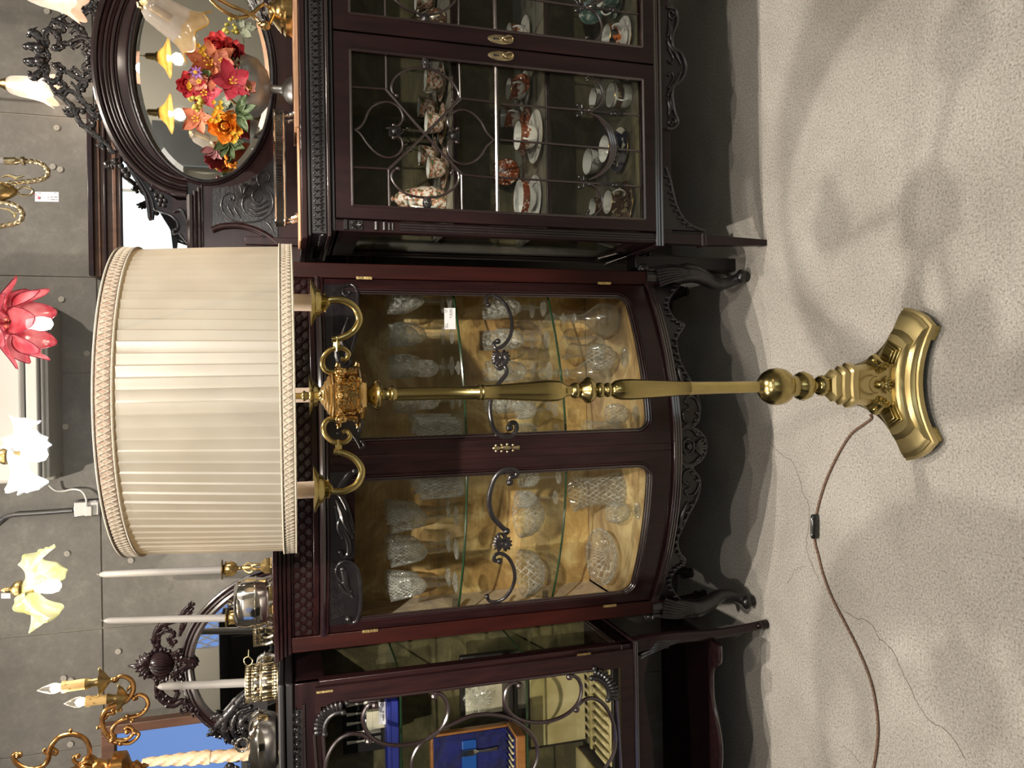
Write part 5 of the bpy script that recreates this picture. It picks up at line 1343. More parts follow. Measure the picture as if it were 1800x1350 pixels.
# relief on the gallery faces: masks and foliage
for k in range(6):
    a = radians(30+60*k); d = Vector((cos(a), sin(a), 0)); t = Vector((-sin(a), cos(a), 0)); r_ = 46*mpp(LY, zx(615))*cos(pi/6)
    c = Vector((LX, LY, zx(610)))+d*(r_+.001)
    m = MB(); random.seed(50+k)
    for s in (-1, 1):
        for j in range(16):
            u = random.uniform(.006, .023)*s; v = random.uniform(-.017, .013)
            p = c+t*u+Vector((0, 0, v)); aa = random.uniform(0, 6.28)
            m.tube(cr([p, p+t*.003*cos(aa)+Vector((0, 0, .003*sin(aa)))+d*.002, p+t*.006*cos(aa+.8)+Vector((0, 0, .006*sin(aa+.8)))], 2), [.0006, .0016, .0018, .0012, .0006], 5)
    m.build('foliage_relief', BRASSW, gal)
    m = MB(); h = c+d*.006+Vector((0, 0, .012))
    m.ball(h, (.0085, .0085, .0105), 12, 9); m.ball(h+d*.008+Vector((0, 0, -.001)), (.002, .002, .003)); m.ball(h+d*.006+Vector((0, 0, -.006)), (.003, .002, .0016))
    for s in (-1, 1):
        m.ball(h+d*.0065+t*s*.0032+Vector((0, 0, .002)), .0016); m.tube(cr([h+t*s*.006+Vector((0, 0, .006)), h+t*s*.013+Vector((0, 0, .010)), h+t*s*.018+Vector((0, 0, .004)), h+t*s*.016+Vector((0, 0, -.004))], 4), lambda u: .0035*(1-.6*u), 6)
    for j in range(9):
        aa = radians(-10+25*j); m.ball(h+t*.0095*cos(aa)+Vector((0, 0, .011*sin(aa))), .0030, 7, 5)
    for j in (-1, 0, 1): m.tube([h+t*.003*j+Vector((0, 0, -.008)), h+t*.004*j+Vector((0, 0, -.024)), h+t*.002*j+Vector((0, 0, -.03))], [.0026, .0022, .001], 6)
    m.build('mask_relief', BRASSW, gal)
    for zc in (zx(594), zx(628)):
        e = Vector((cos(radians(60*k)), sin(radians(60*k)), 0)); p = Vector((LX, LY, zc))+e*(51*mpp(LY, zc)-.001)
        MB().tube([p, p+e*.006+Vector((0, 0, -.001)), p+e*.010+Vector((0, 0, .002))], [.006, .004, .001], 7).build('corner_tip', BRASSW, gal)
turned('top_spindle', [(565, 14), (563, 10), (560, 8), (556, 7), (552, 6), (550, 10), (547, 11), (544, 9.5), (542, 6.5), (538, 7), (536, 9), (533, 9), (531, 6), (529, 5.5), (500, 5.5), (330, 5.5)], BRASS, seg=18)
# three arms with dishes and candle sleeves
def arm(az):
    d = Vector((cos(az), sin(az), 0)); c = Vector((LX, LY, 0))
    def A(rh, z): return c+d*rh+Vector((0, 0, z))
    z0 = zx(590)
    s = .0155
    pth = [A(.055, z0-.004), A(.062, z0+.014), A(.080, z0+.022), A(.100, z0+.012), A(.108, z0-.004), A(.105, z0-.022), A(.096, z0-.030), A(.086, z0-.024), A(.086, z0-.012)]
    # loop that leaves the body, then a short bar, then the cup-shaped hook up to the dish
    loop = cr([A(.050, z0+.002), A(.052, z0+.018), A(.066, z0+.026), A(.084, z0+.022), A(.098, z0+.006), A(.099, z0-.014), A(.088, z0-.026), A(.076, z0-.020), A(.078, z0-.010)], 7)
    ar = MB().tube(loop, lambda t: .0056-.0012*t, 10).build('arm', BRASS, fl_)
    bar_ = MB().tube([A(.094, z0-.002), A(.124, z0-.002)], .0066, 4).build('arm_bar', BRASS, ar)
    hook = cr([A(.117, z0+.008), A(.120, z0-.010), A(.134, z0-.034), A(.158, z0-.046), A(.184, z0-.036), A(.197, z0-.012), A(.197, z0+.008), A(.191, z0+.022)], 7)
    MB().tube(hook, lambda t: .0062+.0012*sin(pi*t), 10).build('arm_hook', BRASS, ar)
    rr = .191; zc = z0+.012
    dish = MB().lathe([(.007, zc), (.010, zc+.004), (.020, zc+.008), (.017, zc+.012), (.022, zc+.016), (.027, zc+.019), (.029, zc+.024), (.034, zc+.028), (.0455, zc+.034), (.0465, zc+.036), (.044, zc+.036), (.030, zc+.031), (.012, zc+.029)], A(rr, 0)*1, 28).build('drip_dish', BRASS, ar)
    MB().lathe([(.0165, zc+.029), (.0165, zc+.16)], A(rr, 0), 22).build('candle_sleeve', CARD, ar)
    m = MB(); m.lathe([(.006, zc+.16), (.014, zc+.175), (.019, zc+.195), (.016, zc+.215), (.006, zc+.24), (.001, zc+.248)], A(rr, 0), 14).build('bulb', BULBOFF, ar)
    return A(rr, zc+.2)
BULBOFF = mat('dim_bulb', (.9, .85, .75), .3, emit=(1, .7, .35), estr=1.0)
tips = [arm(radians(v)) for v in (-17, 197, 90)]
for k, t in enumerate(tips):
    o = lamp('shade_bulb_light', 'POINT', t+Vector((0, 0, .02)), (.75, .55, .4)[k], (1, .72, .40), .02)
# pleated drum shade
zb = 1.500; ztp = 1.782; RBm = .298; RTm = .283
def saw(a, t):
    n = 92; u = (a*n/(2*pi)) % 1; v = (u*.5) % 1
    return .0042*(u**1.5)
def sh(u, v):
    a = 2*pi*u; R = lerp(RBm, RTm, v)+(.8+.35*sin(37*a)*sin(11*a))*saw(a+1e-5, v)*(1-.35*abs(2*v-1)); a += .02*sin(5*a)*(v-.5)+.02*v
    return Vector((LX-.004+R*cos(a), LY+R*sin(a), lerp(zb, ztp, v)))
shd = MB().grid(sh, 92*7, 7, cu=True).build('lamp_shade', SILK, fl_, ang=25)
for zc, R, nm, ht, mcol in ((zb+.004, RBm+.004, 'lower_braid', .022, TRIM), (ztp-.003, RTm+.004, 'upper_braid', .027, mat('rose_braid', (.28, .19, .14), .8, col2=(.42, .34, .27), scale=150))):
    tr = MB(); n = 180
    def bd(u, v): a = 2*pi*u; return Vector((LX-.004+R*cos(a), LY+R*sin(a), zc+ht*(v-.5)))
    T_ = tr.grid(bd, 90, 1, cu=True).build(nm, mcol, fl_, solid=.002)
    m = MB()
    for k in range(n):
        a0 = 2*pi*k/n; a1 = 2*pi*(k+1)/n
        for z0_, z1_ in ((zc-ht*.36, zc+ht*.36), (zc+ht*.36, zc-ht*.36)):
            q = Vector((LX-.004+(R+.002)*cos(a0), LY+(R+.002)*sin(a0), z0_)); r2_ = Vector((LX-.004+(R+.002)*cos(a1), LY+(R+.002)*sin(a1), z1_))
            m.tube([q, r2_], .0011, 4)
    for dz in (-.5, .5): m.tube([Vector((LX-.004+(R+.0025)*cos(2*pi*k/200), LY+(R+.0025)*sin(2*pi*k/200), zc+ht*dz)) for k in range(200)], .0018, 5, closed=True)
    m.build('braid_lattice', TRIM, T_, kind='stuff')
m = MB()
for k in range(4):
    a = pi/2*k+.4; m.tube([(LX, LY, ztp-.02), (LX+(RTm-.002)*cos(a), LY+(RTm-.002)*sin(a), ztp-.004)], .0022, 6)
m.tube([(LX+RTm*cos(2*pi*k/60), LY+RTm*sin(2*pi*k/60), ztp-.002) for k in range(60)], .002, 6, closed=True)
m.build('shade_carrier', BRASSD, fl_)
# cord with an inline switch
cd = [PZ(x, y, .004) for x, y in ((1530, 728), (1531, 736), (1520, 745), (1497, 762), (1478, 790), (1458, 830), (1445, 865), (1436, 900), (1433, 925), (1432, 950), (1438, 975), (1447, 1010), (1462, 1050), (1485, 1095), (1510, 1145), (1528, 1190), (1538, 1230), (1543, 1275), (1541, 1315), (1533, 1360), (1518, 1410))]
pth = cr(cd, 14)
cord = MB().tube(pth, .0033, 10, lobes=2, twist=260, depth=.28).build('cord', CORD, fl_, label='twisted brown silk flex')
a = PZ(1432, 906, .011); b = PZ(1432, 945, .011); dd = (b-a).normalized(); nn_ = Vector((-dd.y, dd.x, 0))
m = MB(); m.tube(cr([a-dd*.004, a, a.lerp(b, .3), a.lerp(b, .7), b, b+dd*.004], 4), [.003, .004, .007, .0095, .0115, .0125, .013, .0135, .0135, .0138, .0138, .0138, .0135, .0135, .013, .0125, .0115, .0095, .007, .004, .003], 12, flat=.72)
SW = m.build('switch', BLACKR, cord)
MB().ball(a.lerp(b, .5)+Vector((0, -.003, .008)), (.0085, .004, .004), 12, 6).build('switch_button', mat('white_button', (.6, .6, .58), .4), cord)
# ================================================================ glass in the bow-fronted cabinet
def oz(x): return lambda t: t
def proto(fn, *a): return fn(*a)
def goblet(name, h, r, label, mt, group=None, kind='engraved'):
    "stemmed glass at the origin: foot, stem, bowl"
    g = root(name, (0, 0, 0), label, 'glass', group)
    f = r*.80
    MB().lathe([(f*.2, .0005), (f, .0005), (f, .0018), (f*.55, .005), (f*.16, .010)], seg=20).build('foot', GLASS if kind != 'cut' else CUTG, g)
    s0, s1 = .008, h*.45
    if kind == 'liqueur': s1 = h*.5
    MB().lathe([(.0045, s0), (.0038, s0+(s1-s0)*.3), (.0062, s0+(s1-s0)*.45), (.0088, s0+(s1-s0)*.62), (.0055, s0+(s1-s0)*.72), (.0092, s0+(s1-s0)*.85), (.0060, s1)] if kind != 'liqueur' else [(.004, s0), (.0032, s1*.5), (.005, s1)], seg=12).build('stem', GLASS, g)
    if kind == 'cut': pr_ = [(.004, s1), (r*.45, s1+.010), (r*.68, s1+h*.12), (r*.82, s1+h*.28), (r*.92, s1+h*.42), (r, h)]
    elif kind == 'liqueur': pr_ = [(.003, s1), (r*.6, s1+h*.06), (r*.93, s1+h*.17), (r, s1+h*.3), (r*.97, h)]
    else: pr_ = [(.004, s1), (r*.42, s1+h*.04), (r*.74, s1+h*.13), (r*.95, s1+h*.27), (r, s1+h*.42), (r*.97, h)]
    inn = [(max(.001, q*.93), z+.002*(i == 0)) for i, (q, z) in enumerate(pr_)][::-1]
    MB().lathe(pr_+inn, seg=26, mod=(lambda a, z: 1+.02*cos(14*a)) if kind == 'cut' else None, capt=False, capb=False).build('bowl', mt, g)
    MB().tube([(r*(.985 if kind == 'cut' else .955)*cos(2*pi*k/26), r*(.985 if kind == 'cut' else .955)*sin(2*pi*k/26), h) for k in range(26)], .0008, 4, closed=True).build('rim', ETCHG, g)
    return g
FIRST = {}
def put(key, maker, loc, label, group=None, rz=None, scale=None):
    if key not in FIRST:
        o = maker(); FIRST[key] = o; o.location = loc; o['label'] = label
        if group: o['group'] = group
        if rz is not None: o.rotation_euler = (0, 0, rz)
        if scale is not None: o.scale = (scale,)*3
        return o
    c = dup(FIRST[key], loc, rz if rz is not None else random.uniform(0, 6), label, scale, group=group)
    return c
def on(y, Yd, Z):
    "stand at depth Yd behind the pixel row y of the photograph, on height Z"
    q = P(800, y, Yd); 
    for _ in range(4):
        xx = 900
        # find the image x of that height
        q2 = Vector((q.x, Yd, Z)); v = q2-Vector((0, 0, EYE)); f = v.dot(fw); b = v.dot(dn)/f*FPX; a_ = v.x/f*FPX
        xi = 900+b*cos(ROLL)-a_*sin(ROLL); q = P(xi, y, Yd)
    return Vector((q.x, Yd, Z))
TOP = SZ1+.0006; MID = SZ2+.0006; LOW = .4446
g1 = 'cut wine goblets on the upper glass shelf'
mk = lambda: goblet('wine_goblet', .200, .040, '', CUTG, g1, 'cut')
# labels tell each by its neighbours
for y, Yd, lb in ((907, 2.30, 'front flared cut wine goblet beside the tall tumblers on the top glass shelf'), (965, 2.31, 'front flared cut wine goblet in the middle of the three-goblet row'), (1024, 2.33, 'front flared cut wine goblet nearest the cutlery cabinet on the top glass shelf'),
                 (893, 2.42, 'rear flared cut wine goblet beside the tall tumblers'), (953, 2.43, 'rear flared cut wine goblet in the middle of its row'), (1014, 2.44, 'rear flared cut wine goblet nearest the cutlery cabinet')):
    put('wine', mk, on(y, Yd, TOP), lb, g1)
g2 = 'engraved water goblets on the upper glass shelf'
mk2 = lambda: goblet('engraved_goblet', .178, .0375, '', ETCHG, g2)
for y, Yd, lb in ((528, 2.345, 'front engraved water goblet behind the white price card on the top shelf'), (588, 2.32, 'front engraved water goblet between price card and small glass, top shelf'), (643, 2.33, 'engraved water goblet standing behind a smaller glass near the lamp, top shelf'), (703, 2.33, 'engraved water goblet half hidden by the brass lamp column, top shelf'),
                 (534, 2.46, 'rear engraved water goblet nearest the china cabinet, top shelf'), (590, 2.46, 'rear engraved water goblet second from the china cabinet, top shelf'), (645, 2.47, 'rear engraved water goblet third from the china cabinet, top shelf')):
    put('eng', mk2, on(y, Yd, TOP), lb, g2)
mk3 = lambda: goblet('small_goblet', .122, .0265, '', CUTG, None, 'liqueur')
for y, Yd, lb in ((647, 2.235, 'small cut glass standing in front of a taller goblet, top shelf'), (703, 2.225, 'small cut glass half hidden by the brass lamp column, top shelf')):
    put('small', mk3, on(y, Yd, TOP), lb, 'small cut glasses on the top shelf', scale=.98)
def tumbler():
    g = root('tall_tumbler', (0, 0, 0), '', 'glass', 'tall cut tumblers on the upper glass shelf')
    h, r = .127, .0315
    pr_ = [(.002, .001), (r*.86, .001), (r*.88, .012), (r*.94, h*.6), (r, h)]
    MB().lathe(pr_+[(q*.92, z+.006 if z < .02 else z) for q, z in pr_][::-1], seg=26, mod=lambda a, z: 1+.018*cos(16*a)*(z < h*.68), capt=False, capb=False).build('glass_wall', CUTB, g)
    MB().tube([(r*.97*cos(2*pi*k/26), r*.97*sin(2*pi*k/26), h) for k in range(26)], .0009, 4, closed=True).build('rim', ETCHG, g)
    MB().lathe([(.002, .0015), (r*.8, .0015), (r*.8, .008), (.002, .008)], seg=20).build('heavy_base', GLASS, g)
    return g
for y, Yd, lb in ((856, 2.21, 'tall cut tumbler beside the centre stile, foremost behind the goblet-side door'), (846, 2.29, 'tall cut tumbler, second row behind the goblet-side door'), (836, 2.37, 'tall cut tumbler, third row behind the goblet-side door'), (826, 2.45, 'tall cut tumbler at the back behind the centre stile'),
                 (753, 2.21, 'tall cut tumbler foremost behind the lamp-side door, by the centre stile'), (748, 2.29, 'tall cut tumbler, second row behind the lamp-side door'), (742, 2.37, 'tall cut tumbler, third row behind the lamp-side door'), (800, 2.22, 'tall cut tumbler hidden by the centre stile')):
    put('tum', tumbler, on(y, Yd, TOP), lb, 'tall cut tumblers on the upper glass shelf')
# middle shelf
g4 = 'engraved goblets on the middle glass shelf'
for y, Yd, lb in ((541, 2.34, 'front engraved goblet nearest the china cabinet, middle glass shelf'), (597, 2.31, 'front engraved goblet beneath the dark C-scroll bar, middle glass shelf'), (652, 2.29, 'front engraved goblet behind the carved shell knot, middle glass shelf'), (706, 2.30, 'engraved goblet hidden partly by the lamp column, middle glass shelf'),
                 (545, 2.46, 'rear engraved goblet nearest the china cabinet, middle shelf'), (599, 2.46, 'rear engraved goblet second from the china cabinet, middle shelf'), (652, 2.46, 'rear engraved goblet third from the china cabinet, middle shelf'), (705, 2.46, 'rear engraved goblet beside the lamp column, middle shelf')):
    put('eng', mk2, on(y, Yd, MID), lb, g4, scale=.93)
for y, Yd, lb in ((720, 2.24, 'small stemmed glass just beside the lamp column, middle shelf'), (757, 2.23, 'small stemmed glass by the spiral scroll bar end, middle shelf'), (838, 2.22, 'small stemmed glass by the centre stile, behind the goblet-side door'), (874, 2.25, 'small stemmed glass in front of the tilted cut bowl')):
    put('small', mk3, on(y, Yd, MID), lb, 'small stemmed glasses on the middle shelf', scale=1.02)
def bowl(name, r, h, label, mt=CUTB, cat='bowl', foot=True, scallop=18):
    g = root(name, (0, 0, 0), label, cat)
    pr_ = [(r*.35, .002), (r*.42, .004), (r*.75, h*.28), (r*.93, h*.6), (r, h)]
    inn = [(q*.94, z+.006) for q, z in pr_[:-1]]+[(r*.95, h)]
    MB().lathe([(.002, .002)]+pr_+inn[::-1]+[(.002, .008)], seg=54, mod=lambda a, z: 1+.022*cos(scallop*a), capt=False, capb=False).build('bowl_wall', mt, g)
    MB().tube([(r*.975*cos(2*pi*k/54), r*.975*sin(2*pi*k/54), h+.002*cos(scallop*2*pi*k/54)) for k in range(54)], .0016, 5, closed=True).build('rim', ETCHG, g)
    return g
b_ = bowl('cut_glass_bowl', .074, .082, 'large cut glass bowl with a star pattern beside the small stemmed glasses'); b_.location = on(902, 2.38, MID)
b_ = bowl('cut_glass_bowl', .076, .074, 'round hobnail cut glass bowl nearest the cutlery cabinet on the middle shelf'); b_.location = on(1004, 2.38, MID)
# bottom of the cabinet
def decanter(label, s=1):
    g = root('decanter', (0, 0, 0), label, 'decanter')
    pr_ = [(.002, .001), (.030, .001), (.047, .010), (.056, .035), (.052, .065), (.032, .095), (.016, .118), (.0125, .135), (.0125, .185), (.019, .192)]
    MB().lathe(pr_+[(max(.001, q-.003), z+.004) for q, z in pr_[:-1]][::-1], seg=30, capt=False, capb=False).build('glass_body', GLASS, g)
    MB().lathe([(.017, .150), (.019, .153), (.017, .156)], seg=16).build('neck_ring', ETCHG, g)
    MB().lathe([(.008, .180), (.011, .196), (.006, .204), (.018, .222), (.020, .236), (.010, .252), (.001, .256)], seg=10).build('stopper', CUTG, g)
    g.scale = (s, s, s); return g
d1 = decanter('clear glass decanter with stopper nearest the china cabinet, bottom of the cabinet'); d1.location = on(561, 2.36, LOW)
d2 = decanter('clear glass decanter with stopper behind the lamp column'); d2.location = on(655, 2.44, LOW)
def brandy(label):
    g = root('brandy_glass', (0, 0, 0), label, 'glass', 'cut brandy glasses at the bottom of the cabinet')
    pr_ = [(.003, .034), (.020, .040), (.036, .056), (.044, .080), (.042, .106), (.035, .124)]
    MB().lathe(pr_+[(q-.0016, z+.001) for q, z in pr_][::-1], seg=30, capt=False, capb=False).build('bowl', CUTB, g)
    MB().tube([(.035*cos(2*pi*k/26), .035*sin(2*pi*k/26), .124) for k in range(26)], .0009, 4, closed=True).build('rim', ETCHG, g)
    MB().lathe([(.0045, .008), (.004, .02), (.006, .036)], seg=10).build('stem', GLASS, g)
    MB().lathe([(.032, .0005), (.032, .002), (.012, .006), (.005, .010)], seg=22).build('foot', CUTG, g)
    return g
q = brandy('diamond-cut brandy glass beside the decanter, behind the lamp-side door'); q.location = on(628, 2.30, LOW)
for y, Yd, lb, s in ((727, 2.225, 'smaller brandy glass beside the lamp column, foot towards the door', .78), (898, 2.225, 'smaller brandy glass in front of the large jug and oval dish', .80)):
    c = dup(q, on(y, Yd, LOW), .4, lb, s)
def mug(name, label, r, h, mt, handle=1, lip=0):
    g = root(name, (0, 0, 0), label, 'jug')
    pr_ = [(.002, .001), (r*1.02, .001), (r*1.05, .010), (r*.86, h*.3), (r*.80, h*.6), (r*.9, h*.9), (r*.95, h)]
    MB().lathe(pr_+[(q_*.94, z+.004 if z < .02 else z) for q_, z in pr_][::-1], seg=36, mod=(lambda a, z: 1+lip*max(0, cos(a))**12*(z/h)**3), capt=False, capb=False).build('glass_wall', mt, g)
    MB().tube([(r*.93*(1+lip*max(0, cos(2*pi*k/40))**12)*cos(2*pi*k/40), r*.93*(1+lip*max(0, cos(2*pi*k/40))**12)*sin(2*pi*k/40), h) for k in range(40)], .0014, 5, closed=True).build('rim', ETCHG, g)
    MB().tube(cr([(-r*.85, 0, h*.85), (-r*1.4, 0, h*.88), (-r*1.65, 0, h*.6), (-r*1.4, 0, h*.28), (-r*.86, 0, h*.2)], 6), .005, 8).build('handle', GLASS, g)
    return g
j = mug('cut_glass_jug', 'large cut glass water jug by the centre stile at the cabinet bottom', .056, .165, CUTB, lip=.22); j.location = on(860, 2.36, LOW); j.rotation_euler = (0, 0, radians(190))
j = mug('etched_tankard', 'etched glass tankard by the centre stile behind the lamp-side door', .040, .115, ETCHG); j.location = on(757, 2.36, LOW); j.rotation_euler = (0, 0, radians(100))
j = mug('glass_jug', 'clear glass jug with a looped handle standing behind the decanter', .042, .14, GLASS, lip=.15); j.location = on(610, 2.50, LOW); j.rotation_euler = (0, 0, radians(200))
ov_ = root('oval_cut_glass_dish', on(972, 2.36, LOW), 'wide oval cut glass dish leaning at the cabinet bottom near the cutlery cabinet', 'dish')
m = MB(); Rm = Matrix.Rotation(radians(-38), 4, 'X')
a_, b2 = .092, .060
pr_ = [(.45, .0), (.62, .006), (.88, .030), (1.0, .052)]
rings = pr_+[(q*.95, z+.004) for q, z in pr_][::-1]
m2 = MB().lathe([(.02, 0)]+rings+[(.02, .004)], seg=60, mod=lambda a, z: 1+.015*cos(30*a), sx=a_, sy=b2, capt=False, capb=False)
T_ = Matrix.Translation(ov_.location+Vector((0, 0, .040))) @ Matrix.Rotation(radians(32), 4, 'X')
m2.move(T_).build('dish_wall', CUTB, ov_)
m3 = MB().tube([((a_*.98)*cos(2*pi*k/60), (b2*.98)*sin(2*pi*k/60), .053+.002*cos(2*pi*k/2)) for k in range(60)], .0022, 6, closed=True).move(T_)
for k in range(44): m3.ball(T_ @ Vector((a_*cos(2*pi*k/44), b2*sin(2*pi*k/44), .054)), .0026, 6, 4)
m3.build('beaded_rim', ETCHG, ov_)
# price card leaning on the shelf
o = P(781, 578, 2.27); 
cy0 = TOP+.001; cc = on(560, 2.262, TOP); u = Vector((1, 0, 0)); wdt = .064; hh = .033
o = Vector((cc.x-wdt/2, 2.262, cy0)); 
pt = tagcard('price_card', (o, o+Vector((wdt, 0, 0)), o+Vector((0, .006, hh))), 'small white price card propped on the top glass shelf against a goblet', [(.04, .84, .22, .08, 8), (.78, .86, .18, .08, 7), (.80, .72, .12, .07, 5), (.05, .70, .24, .09, 8), (.60, .28, .38, .05, 14)], [(.52, .36, .17, '¥ 28 000')], cc)
# ================================================================ china in the right-hand cabinet
def cup(name, r, h, mt, label, saucer=True, shape=0, group=None, cat='cup'):
    g = root(name, (0, 0, 0), label, cat, group)
    z0 = .012 if saucer else 0
    if saucer:
        MB().lathe([(.002, .001), (r*.7, .001), (r*1.0, .003), (r*1.75, .014), (r*1.78, .0155), (r*1.0, .006), (.002, .005)], seg=32, capb=False, capt=False).build('saucer', mt, g)
        MB().tube([(r*1.765*cos(2*pi*k/32), r*1.765*sin(2*pi*k/32), .0150) for k in range(32)], .0009, 4, closed=True).build('saucer_rim', GILTR, g)
    pr_ = ([(r*.5, 0), (r*.55, .002), (r*.72, h*.15), (r*.86, h*.5), (r*.95, h*.85), (r, h)] if shape == 0 else [(r*.90, 0), (r*.93, .002), (r*.94, h*.5), (r, h)])
    MB().lathe([(.002, z0+.001)]+[(q, z+z0) for q, z in pr_], seg=30, capb=False, capt=False).build('cup_wall', mt, g)
    MB().lathe([(q*.95, z+z0+(.003 if z < .01 else 0)) for q, z in pr_][::-1]+[(.002, z0+.004)], seg=30, capb=False, capt=False).build('cup_inside', PORC, g)
    MB().tube([(r*.98*cos(2*pi*k/30), r*.98*sin(2*pi*k/30), h+z0) for k in range(30)], .0012, 5, closed=True).build('rim', GILTR, g)
    MB().tube(cr([(-r*.88, 0, z0+h*.82), (-r*1.35, 0, z0+h*.95), (-r*1.62, 0, z0+h*.7), (-r*1.35, 0, z0+h*.35), (-r*.86, 0, z0+h*.28)], 5), .0030, 7).build('handle', PORC, g)
    return g
gA = 'rose china cups on the top shelf'
def onr(y, Yd, k): return on(y, Yd, RSH[k])
mkA = lambda: cup('rose_teacup', .034, .050, ROSEC, '', group=gA)
for y, Yd, lb, rz in ((143, 2.27, 'rose china cup and saucer nearest the door handles, top shelf', 1.9), (218, 2.27, 'rose china cup and saucer behind the crossing of the glazing bars, top shelf', 1.5), (296, 2.25, 'rose china cup and saucer beside the coffee pot, top shelf', 1.4), (190, 2.40, 'rose china cup at the back between two cups, top shelf', 1.5), (275, 2.40, 'rose china cup at the back near the coffee pot, top shelf', 1.4)):
    put('rosecup', mkA, onr(y, Yd, 0), lb, gA, rz=rz+pi)
def pot(name, label, mt, r, h, spout=True):
    g = root(name, (0, 0, 0), label, 'pot')
    MB().lathe([(.002, .001), (r*.7, .001), (r*.75, .006), (r*1.0, h*.25), (r*.95, h*.45), (r*.62, h*.75), (r*.55, h*.8)], seg=30, capb=False).build('pot_body', mt, g)
    MB().lathe([(r*.57, h*.8), (r*.5, h*.86), (r*.25, h*.92), (r*.10, h*.94), (r*.2, h*.98), (r*.05, h)], seg=24).build('lid', mt, g)
    if spout: MB().tube(cr([(r*.8, 0, h*.3), (r*1.3, 0, h*.42), (r*1.45, 0, h*.62), (r*1.75, 0, h*.76)], 6), lambda t: r*(.26-.15*t), 10).build('spout', PORC, g)
    MB().tube(cr([(-r*.9, 0, h*.62), (-r*1.5, 0, h*.66), (-r*1.7, 0, h*.45), (-r*1.3, 0, h*.22), (-r*.9, 0, h*.22)], 6), .004, 8).build('handle', PORC, g)
    return g
p_ = pot('coffee_pot', 'white rose china coffee pot at the end of the top shelf by the pilaster', ROSEC, .045, .165); p_.location = onr(354, 2.32, 0); p_.rotation_euler = (0, 0, radians(60))
p_ = pot('sugar_pot', 'gilt and dark patterned china pot behind the far door, top shelf', GOLDC, .036, .085, False); p_.location = onr(38, 2.26, 0)
s_ = cup('rose_teacup', .036, .05, ROSEC, 'rose china cup behind the far door beside the gilt pot'); s_.location = onr(2, 2.42, 0); 
# silver stand glimpsed behind the top heart scroll
g = root('silver_stand', onr(232, 2.45, 0), 'slender silver epergne glimpsed behind the heart-shaped scroll, top shelf', 'stand')
L0 = g.location
MB().lathe([(.035, 0), (.03, .006), (.006, .012), (.005, .09), (.010, .095), (.004, .10), (.004, .155), (.03, .165)], L0, 20).build('stand_stem', SILVER, g)
for k in range(3):
    a = 2*pi*k/3+.3; MB().tube(cr([L0+Vector((0, 0, .10)), L0+Vector((.03*cos(a), .03*sin(a), .12)), L0+Vector((.05*cos(a), .05*sin(a), .10)), L0+Vector((.045*cos(a), .045*sin(a), .088))], 5), .0022, 6).build('stand_arm', SILVER, g)
# middle shelf
gB = 'red and gilt china on the middle shelf'
c1 = cup('imari_teacup', .046, .058, IMARIC, 'large red and gilt patterned teacup on its saucer, foremost on the middle shelf'); c1.location = onr(241, 2.26, 1); c1.rotation_euler = (0, 0, radians(65))
mkB = lambda: cup('imari_coffee_cup', .036, .055, IMARIC, '', group=gB)
for y, Yd, lb in ((160, 2.36, 'red patterned cup standing between the large teacup and the leaning dish, middle shelf'), (208, 2.43, 'red patterned cup at the back behind the large teacup, middle shelf'), (64, 2.35, 'red patterned cup behind the far door, middle shelf')):
    put('imcup', mkB, onr(y, Yd, 1)+Vector((0, 0, .0)), lb, gB, rz=1.6)
g = root('imari_bowl', onr(350, 2.30, 1), 'white china slop bowl with a red gilt border near the pilaster, middle shelf', 'bowl'); L0 = g.location
MB().lathe([(.002, .001), (.050, .001), (.072, .006), (.074, .0075), (.05, .004)], L0, 36, capt=False, capb=False).build('under_plate', PORC, g)
MB().lathe([(.024, .006), (.026, .009), (.044, .022), (.052, .040), (.056, .058), (.053, .058), (.048, .040), (.002, .012)], L0, 36, capt=False, capb=False).build('bowl_wall', PORC, g)
MB().lathe([(.0525, .036), (.0572, .0585)], L0, 36, capt=False, capb=False).build('painted_border', IMARI, g)
def plate(name, label, mt, r, loc, tilt=70, rz=0, cat='plate', rim=GILTR):
    g = root(name, loc, label, cat)
    T_ = Matrix.Translation(loc) @ Matrix.Rotation(rz, 4, 'Z') @ Matrix.Rotation(radians(tilt), 4, 'X') @ Matrix.Translation((0, r, 0)) if tilt else Matrix.Translation(loc)
    MB().lathe([(.002, .001), (r*.6, .001), (r*.68, .004), (r, .010), (r, .012), (r*.68, .007), (.002, .004)], seg=40, capb=False, capt=False).move(T_).build('plate_disc', mt, g)
    MB().tube([(r*cos(2*pi*k/40), r*sin(2*pi*k/40), .0115) for k in range(40)], .0012, 4, closed=True).move(T_).build('gilt_rim', rim, g)
    return g
plate('imari_plate', 'red patterned plate lying behind the large teacup, middle shelf', IMARI, .075, onr(232, 2.37, 1)+Vector((0, 0, .001)), 0)
plate('leaning_imari_plate', 'red patterned plate leaning against the lining between bowl and teacup', IMARI, .045, onr(302, 2.47, 1), 62)
plate('small_imari_dish', 'small red patterned dish leaning near the door handles, middle shelf', IMARI, .032, onr(147, 2.33, 1), 55)
